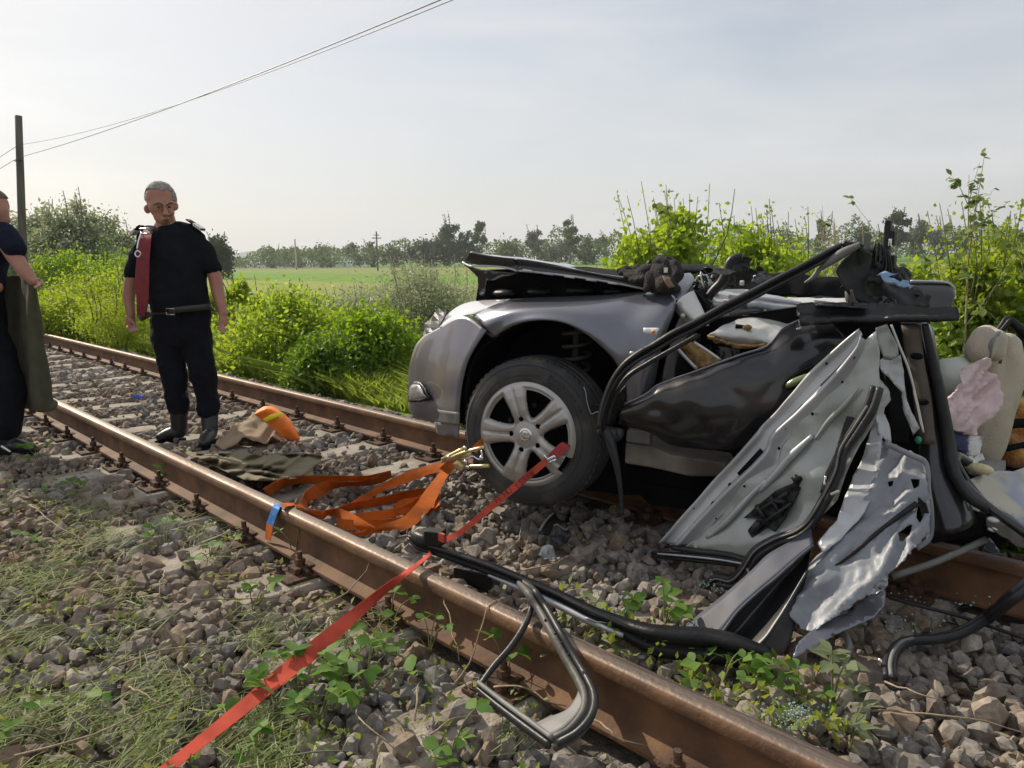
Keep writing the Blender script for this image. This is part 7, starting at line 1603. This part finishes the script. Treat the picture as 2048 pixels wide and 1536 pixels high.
for k, (z, target) in enumerate(zip(wz, ((905, 0), (880, 0)))):
    a = U(38, (293, 318)[k], 25) + Vector((0, 0, .05)); r = ray(*target); s_ = (a.y) / r.y; mpt = CAM + r * s_
    e_ = Vector((14.0, a.y, z + .3)); pts = []
    # parabola through the pole, the seen point and the next pole out of the picture
    A = np.array([[q.x ** 2, q.x, 1] for q in (a, mpt, e_)]); kq = np.linalg.solve(A, [a.z, mpt.z, e_.z])
    if kq[0] < 0:
        kq = np.array([.0012, 0, 0]); kq[1] = (mpt.z - a.z - .0012 * (mpt.x ** 2 - a.x ** 2)) / (mpt.x - a.x); kq[2] = a.z - .0012 * a.x ** 2 - kq[1] * a.x
    for x in np.linspace(a.x, 14, 60): pts.append(Vector((x, a.y, kq[0] * x * x + kq[1] * x + kq[2])))
    w_ = thing('overhead_wire', 'upper thin overhead wire leaving the left pole' if k == 0 else 'lower overhead wire leaving the left pole', 'wire', a)
    part('wire_span', *tube(pts, .0075 if k else .0055, 6), M_black, w_)
    l2 = [a, a + Vector((-12, -.1, -.35)), a + Vector((-26, -.2, -.1))]
    part('wire_span', *tube(l2, .008, 5, n=12), M_black, w_)
pole(592, 250, 478, .22, 'thin pale concrete mast in front of the white greenhouses', mat=pm('pale_concrete', (.42, .41, .39), .9))
pw, bw, hw_ = pole(755, 190, 463, .16, 'distant wooden power pole with crossarm left of the dark trees')
part('crossarm', *box((0, 0, hw_ - 1.6), (.2, 2.6, .22)), M_wood, pw, smooth=False, world=False)
part('crossarm', *box((0, 0, hw_ - .9), (.16, 1.5, .18)), M_wood, pw, smooth=False, world=False)
M_gh = pm('greenhouse_film', (.74, .76, .78), .4, var=.05)
pxs = list(range(478, 745, 30))
for i, a in enumerate(pxs):
    p = U(a, 524, 360); gh = thing('greenhouse', 'low white greenhouse in the row across the field', 'greenhouse', (p.x, p.y, -1.3), 'white greenhouses beyond the field')
    wv = RIGHT * 3.3; dv = BACK * -14
    V, F = [], []
    for j in range(2):
        for k in range(9):
            th = math.pi * k / 8; V.append(p * 0 + wv * -math.cos(th) + dv * j + Vector((0, 0, .6 + 2.6 * math.sin(th))))
        V += [wv + dv * j + Vector((0, 0, -.5)), -wv + dv * j + Vector((0, 0, -.5))]
    F = grid_faces(11, 2, True) + [tuple(range(10, -1, -1)), tuple(range(11, 22))]
    part('film_cover', V, F, M_gh, gh, smooth=False, world=False)
    part('end_door', *box(-dv * .003 + Vector((0, 0, .6)), (1.6, .2, 1.9)), M_plgrey, gh, smooth=False, world=False)

# ================================================================ AIR
V, F = box((0, 0, 48), (8400, 8400, 104))
m = bpy.data.materials.new('thin_air'); m.use_nodes = True; t = m.node_tree; t.nodes.clear()
oo = t.nodes.new('ShaderNodeOutputMaterial'); pv = t.nodes.new('ShaderNodeVolumePrincipled')
pv.inputs['Color'].default_value = (.86, .90, .95, 1); pv.inputs['Density'].default_value = .00034; pv.inputs['Anisotropy'].default_value = .25
t.links.new(pv.outputs[0], oo.inputs['Volume'])
o = part('haze', V, F, m, None, smooth=False); tag(o, 'thin summer haze over the fields', 'haze', kind='stuff')

# ================================================================ WEEDS, CUT GRASS, TWIGS, GLASS
M_wstem = pm('weed_stem', (.16, .17, .07), .8, var=.3)
def weed(px, py, n, size, height, label, kind=0, spread=.12, z=-.17, group=None, trio=True):
    g0 = G(px, py, z); t_ = thing('bramble_weed', label, 'weed', g0, group); tubes = []
    k = max(1, n // 3)
    for i in range(k):
        a = random.uniform(0, 6.28); r_ = spread * random.uniform(.15, 1)
        tip = Vector((math.cos(a) * r_, math.sin(a) * r_, height * random.uniform(.35, 1)))
        mid_ = tip * .5 + Vector((0, 0, height * .18)); tubes.append(tube([Vector((0, 0, -.03)), mid_, tip], [.0028, .0016], 5, n=7))
        for j in range(3 if trio else 2):
            b_ = a + (j - 1) * 1.5 + random.uniform(-.3, .3)
            add_leaf(t_, LM[kind], tip, (math.cos(b_), math.sin(b_), random.uniform(-.25, .45)), size * random.uniform(.7, 1.2))
    part('stem', *join(*tubes), M_wstem, t_, world=False)
GRP = 'weeds growing through the ballast'
weed(735, 1375, 24, .062, .12, 'largest leafy bramble beside the red strap in the foreground', 0, .13, group=GRP)
weed(690, 1345, 18, .055, .11, 'bright bramble leaves just right of the red strap', 0, .11, group=GRP)
weed(600, 1380, 15, .052, .11, 'bramble sprig overlapping the red strap from below', 0, .10, group=GRP)
weed(545, 1410, 15, .048, .10, 'leafy weed at the left edge of the red strap', 0, .10, group=GRP)
weed(640, 1430, 18, .045, .08, 'low weed below the red strap at the picture bottom', 0, .12, group=GRP)
weed(1012, 1352, 6, .060, .15, 'three-leaved sprig inside the black frame loop', 0, .05, group=GRP)
weed(1100, 1352, 3, .070, .13, 'single upright leaf in front of the rail inside the frame loop', 2, .04, group=GRP)
weed(505, 1210, 9, .048, .10, 'small seedling with pale leaves on the stones left of the rail', 0, .07, group=GRP)
weed(420, 1110, 12, .045, .08, 'weed on the sleeper end left of the near rail', 0, .12, group=GRP)
weed(330, 1080, 12, .045, .07, 'weed clump in the cut grass at the left', 0, .14, group=GRP)
weed(590, 1110, 12, .04, .12, 'weed below the blue strap end at the near rail', 0, .1, group=GRP)
weed(780, 1245, 15, .042, .10, 'weed tangle against the near rail below the strap crossing', 0, .12, group=GRP)
weed(860, 1290, 12, .040, .10, 'thin weed in the shade of the near rail', 0, .11, group=GRP)
weed(1235, 1255, 15, .055, .10, 'leafy weed under the window frame arm', 0, .12, group=GRP)
weed(1150, 1235, 12, .055, .09, 'pale leaves beneath the middle of the window frame arm', 2, .1, group=GRP)
weed(1330, 1235, 15, .050, .12, 'bushy weed between the frame arm and the torn door', 0, .1, group=GRP)
weed(1440, 1360, 15, .05, .08, 'weed at the near rail below the crushed door', 0, .12, group=GRP)
weed(1530, 1375, 18, .05, .09, 'yellow-green weed below the silver hinge bracket', 0, .13, group=GRP)
weed(1600, 1400, 15, .05, .09, 'weed beside the glass splinters', 0, .12, group=GRP)
weed(1665, 1410, 18, .058, .16, 'tall pale-leaved weed right of the torn door', 2, .08, group=GRP)
weed(1700, 1480, 9, .06, .08, 'pale small weed at the bottom right beside the rail', 2, .08, group=GRP)
weed(1400, 1330, 9, .04, .06, 'low creeping weed under the black sill', 0, .12, group=GRP)
weed(470, 1490, 12, .045, .07, 'dark weed at the bottom edge left of the strap', 0, .12, group=GRP)
weed(900, 1500, 12, .045, .08, 'weed at the bottom edge below the frame loop', 0, .12, group=GRP)
weed(80, 930, 15, .06, .14, 'leafy weed in front of the left man\'s boot', 0, .16, group=GRP)
weed(150, 985, 12, .05, .08, 'weed between the left man and the near rail', 0, .16, group=GRP)
weed(30, 1100, 12, .045, .07, 'weed at the left picture edge in cut grass', 0, .16, group=GRP)
weed(130, 1480, 12, .045, .07, 'weed in the bottom left corner', 0, .14, group=GRP)
weed(320, 960, 9, .04, .10, 'weed growing at the foot of the near rail', 0, .1, group=GRP)
# mown grass strewn over the stones at the left
n = 17000
px = RNG.random(n) * 1100 - 60; py = 960 + RNG.random(n) ** .8 * 640
cl_ = np.array([noise.noise(Vector((a * .006 + b * .004, b * .011 - a * .004, 1.7))) + .5 * noise.noise(Vector((a * .02, b * .03, 6))) for a, b in zip(px, py)])
dens = np.clip(-.12 + 1.3 * cl_ + np.interp(px, [0, 350, 650, 1000], [.35, .18, -.05, -.25]), 0, 1)
k = RNG.random(n) < dens; px, py = px[k], py[k]
P = np.array([tuple(G(a, b, -.168)) for a, b in zip(px, py)]); ok = (P[:, 1] < 1.38) & (P[:, 1] > -.5); P = P[ok]
P[:, 2] += RNG.uniform(-.01, .03, len(P)); n = len(P)
main = np.array(G(420, 1180) - G(120, 1330)); main /= np.linalg.norm(main)
ang = RNG.normal(0, .55, n); c, s_ = np.cos(ang), np.sin(ang)
D = np.c_[main[0] * c - main[1] * s_, main[0] * s_ + main[1] * c, RNG.normal(0, .12, n)]
ln_ = RNG.uniform(.035, .17, n)[:, None]; sd = np.c_[-D[:, 1], D[:, 0], RNG.normal(0, .5, n)] * RNG.uniform(.0008, .0020, n)[:, None]
bw_ = np.c_[-D[:, 1], D[:, 0], np.zeros(n)] * RNG.normal(0, .03, n)[:, None]; arch_ = np.c_[np.zeros((n, 2)), RNG.uniform(.0, .02, n)]
A, B, C_ = P - D * ln_ * .5, P + bw_ + arch_, P + D * ln_ * .5
V = np.stack([A - sd, A + sd, B + sd, C_ + sd * .4, C_ - sd * .4, B - sd], 1).reshape(-1, 3)
idx = np.arange(n)[:, None] * 6; F = np.vstack([idx + np.array([[0, 1, 2, 5]]), idx + np.array([[5, 2, 3, 4]])])
o = part('mown_grass', V, F, leaf_mat('mown_grass_blade', (.14, .20, .055), (.34, .38, .17), .35, .7), None, smooth=False)
tag(o, 'mown grass and stalks strewn over the stones at the left', 'grass', kind='stuff')
# fine feathery weeds and small leaves scattered in the same litter
n = 5200
px = RNG.random(n) * 1150 - 60; py = 930 + RNG.random(n) * 660
cl_ = np.array([noise.noise(Vector((a * .009, b * .016, 11.7))) for a, b in zip(px, py)]); k = RNG.random(n) < np.clip(.2 + 1.3 * cl_, 0, 1)
P = np.array([tuple(G(a, b, -.165)) for a, b in zip(px[k], py[k])]); P = P[(P[:, 1] < 1.40) & (P[:, 1] > -.5)]
P[:, 2] += RNG.uniform(-.01, .05, len(P))
V, F = leaf_quads(P, RNG.uniform(.014, .034, len(P)), .55, .1)
o = part('leaf_litter', V, F, leaf_mat('small_weed_leaf', (.09, .16, .03), (.28, .30, .09), .35, .55), None, smooth=False); tag(o, 'small weed leaves scattered over the stones left of the rail', 'leaves', kind='stuff')
P = np.array([tuple(G(*(q), -.165)) for q in zip(RNG.uniform(1120, 1720, 900), RNG.uniform(1190, 1480, 900))]); P = P[(P[:, 1] > 1.60) & (P[:, 1] < 2.05)]
cl_ = np.array([noise.noise(Vector((p[0] * 3.5, p[1] * 3.5, 2))) for p in P]); P = P[cl_ > -.12]; P[:, 2] += RNG.uniform(-.01, .06, len(P))
V, F = leaf_quads(P, RNG.uniform(.018, .042, len(P)), .6, .15)
o = part('creeping_weeds', V, F, leaf_mat('creeping_weed_leaf', (.10, .18, .03), (.30, .33, .06), .4, .5), None, smooth=False); tag(o, 'creeping weeds along the inner side of the near rail', 'weeds', kind='stuff')
# dry twigs
M_twig = pm('dry_twig', (.30, .23, .15), .9, var=.35, scale=30, bump=.3, bscale=90)
M_twigg = pm('green_twig', (.15, .15, .07), .85, var=.3, scale=30)
TW = [([(60, 1010), (130, 1060), (210, 1100)], 'pale dry twig among the cut grass at the far left'), ([(290, 1290), (370, 1205), (400, 1200), (560, 1195)], 'bent dark stalk lying across the stones left of the rail'),
      ([(330, 1140), (318, 1170), (315, 1200)], 'short pale twig standing on the sleeper at the left'), ([(30, 1510), (180, 1470), (330, 1410), (420, 1385)], 'long brown stalk lying in the bottom left corner'),
      ([(255, 1375), (300, 1395), (340, 1420)], 'short forked twig at the bottom left'), ([(470, 1540), (640, 1500), (720, 1510)], 'thick pale stalk at the bottom edge left of centre'),
      ([(600, 1230), (700, 1180), (760, 1170)], 'thin twig running to the near rail above the strap'), ([(740, 1110), (790, 1140), (840, 1175)], 'dry stem leaning on the near rail'),
      ([(880, 1230), (910, 1290), (918, 1320)], 'dry root hanging below the near rail head'), ([(905, 1370), (940, 1330), (975, 1290), (1000, 1285)], 'brown twig beside the strip of the frame loop'),
      ([(985, 1375), (1040, 1372), (1090, 1400), (1130, 1420)], 'curved dry stalk inside the frame loop'), ([(830, 1440), (835, 1390), (838, 1360)], 'upright dry twig left of the frame loop'),
      ([(985, 1480), (1005, 1440), (1012, 1420)], 'short twig at the tip of the frame loop'), ([(1180, 1440), (1240, 1475), (1290, 1500)], 'thin twig along the foot of the near rail'),
      ([(1040, 1140), (1100, 1130), (1148, 1105)], 'pale curved twig on the stones below the car wheel'), ([(1000, 1115), (1035, 1085), (1042, 1055)], 'bent dry twig left of the black plastic heap'),
      ([(1740, 1420), (1830, 1425), (1960, 1440), (2048, 1465)], 'long reddish stalk lying on the stones at the right'), ([(1770, 1365), (1850, 1390), (1890, 1405)], 'thin pale stalk on the stones at the right'),
      ([(520, 1330), (545, 1400), (548, 1440)], 'thin stalk beside the red strap'), ([(700, 1400), (730, 1450), (790, 1500)], 'stalk under the large bramble'),
      ([(640, 1300), (660, 1250), (665, 1235)], 'upright pale stalk left of the strap'), ([(180, 1250), (240, 1240), (300, 1255)], 'yellow stalk in the mown grass'),
      ([(80, 1190), (150, 1175), (230, 1190)], 'dry stalk in the upper mown grass'), ([(240, 1330), (330, 1300), (450, 1290)], 'dry grass stalk across the middle stones at left'), ([(860, 1470), (900, 1440), (960, 1430)], 'dry twig at the bottom below the sleeper')]
for i, (pp, lab) in enumerate(TW):
    pts = [G(x, y, -.150 + (.03 if 0 < j < len(pp) - 1 else 0)) for j, (x, y) in enumerate(pp)]
    for p in pts:
        if abs(p.y - 1.51) < .1: p.z = max(p.z, .0 if abs(p.y - 1.51) < .045 else -.14)
    V, F = tube([p + Vector((random.uniform(-.006, .006), random.uniform(-.006, .006), 0)) for p in map(lambda q: Vector(tuple(q)), crs(pts, 9))], [.0032, .0024, .0014], 6)
    o = part('dry_twig', V, F, M_twigg if 'dark' in lab or 'thick' in lab else M_twig, None); tag(o, lab, 'twig', 'twigs lying on the ballast')
# splinters of safety glass
M_shard = pm('safety_glass', (.62, .75, .70), .04, 0, var=.1, trans=.55, spec=.8)
def shards(cx, cy, rx, ry, n, label, z=-.15):
    Vs, Fs = [], []; off = 0
    for i in range(n):
        p = G(cx + random.gauss(0, rx), cy + random.gauss(0, ry), z + random.uniform(-.02, .015)); s = random.uniform(.002, .006)
        rv, rf = ROCKS[i % len(ROCKS)]; q = Matrix.Rotation(random.uniform(0, 6.28), 3, Vector((random.random(), random.random(), random.random())).normalized())
        Vs += [p + (q @ Vector(tuple(v))) * s for v in rv]; Fs += [tuple(int(a) + off for a in f) for f in rf]; off += len(rv)
    o = part('glass_splinters', Vs, Fs, M_shard, None, smooth=False); tag(o, label, 'glass', kind='stuff')
shards(1590, 1428, 30, 16, 230, 'glittering glass splinters beside the near rail')
shards(1820, 1245, 40, 22, 70, 'glass splinters on the dark stones below the torn door')
shards(1860, 1200, 60, 14, 45, 'glass splinters along the far rail')
shards(1430, 1170, 20, 10, 60, 'a few glass splinters under the rear door')
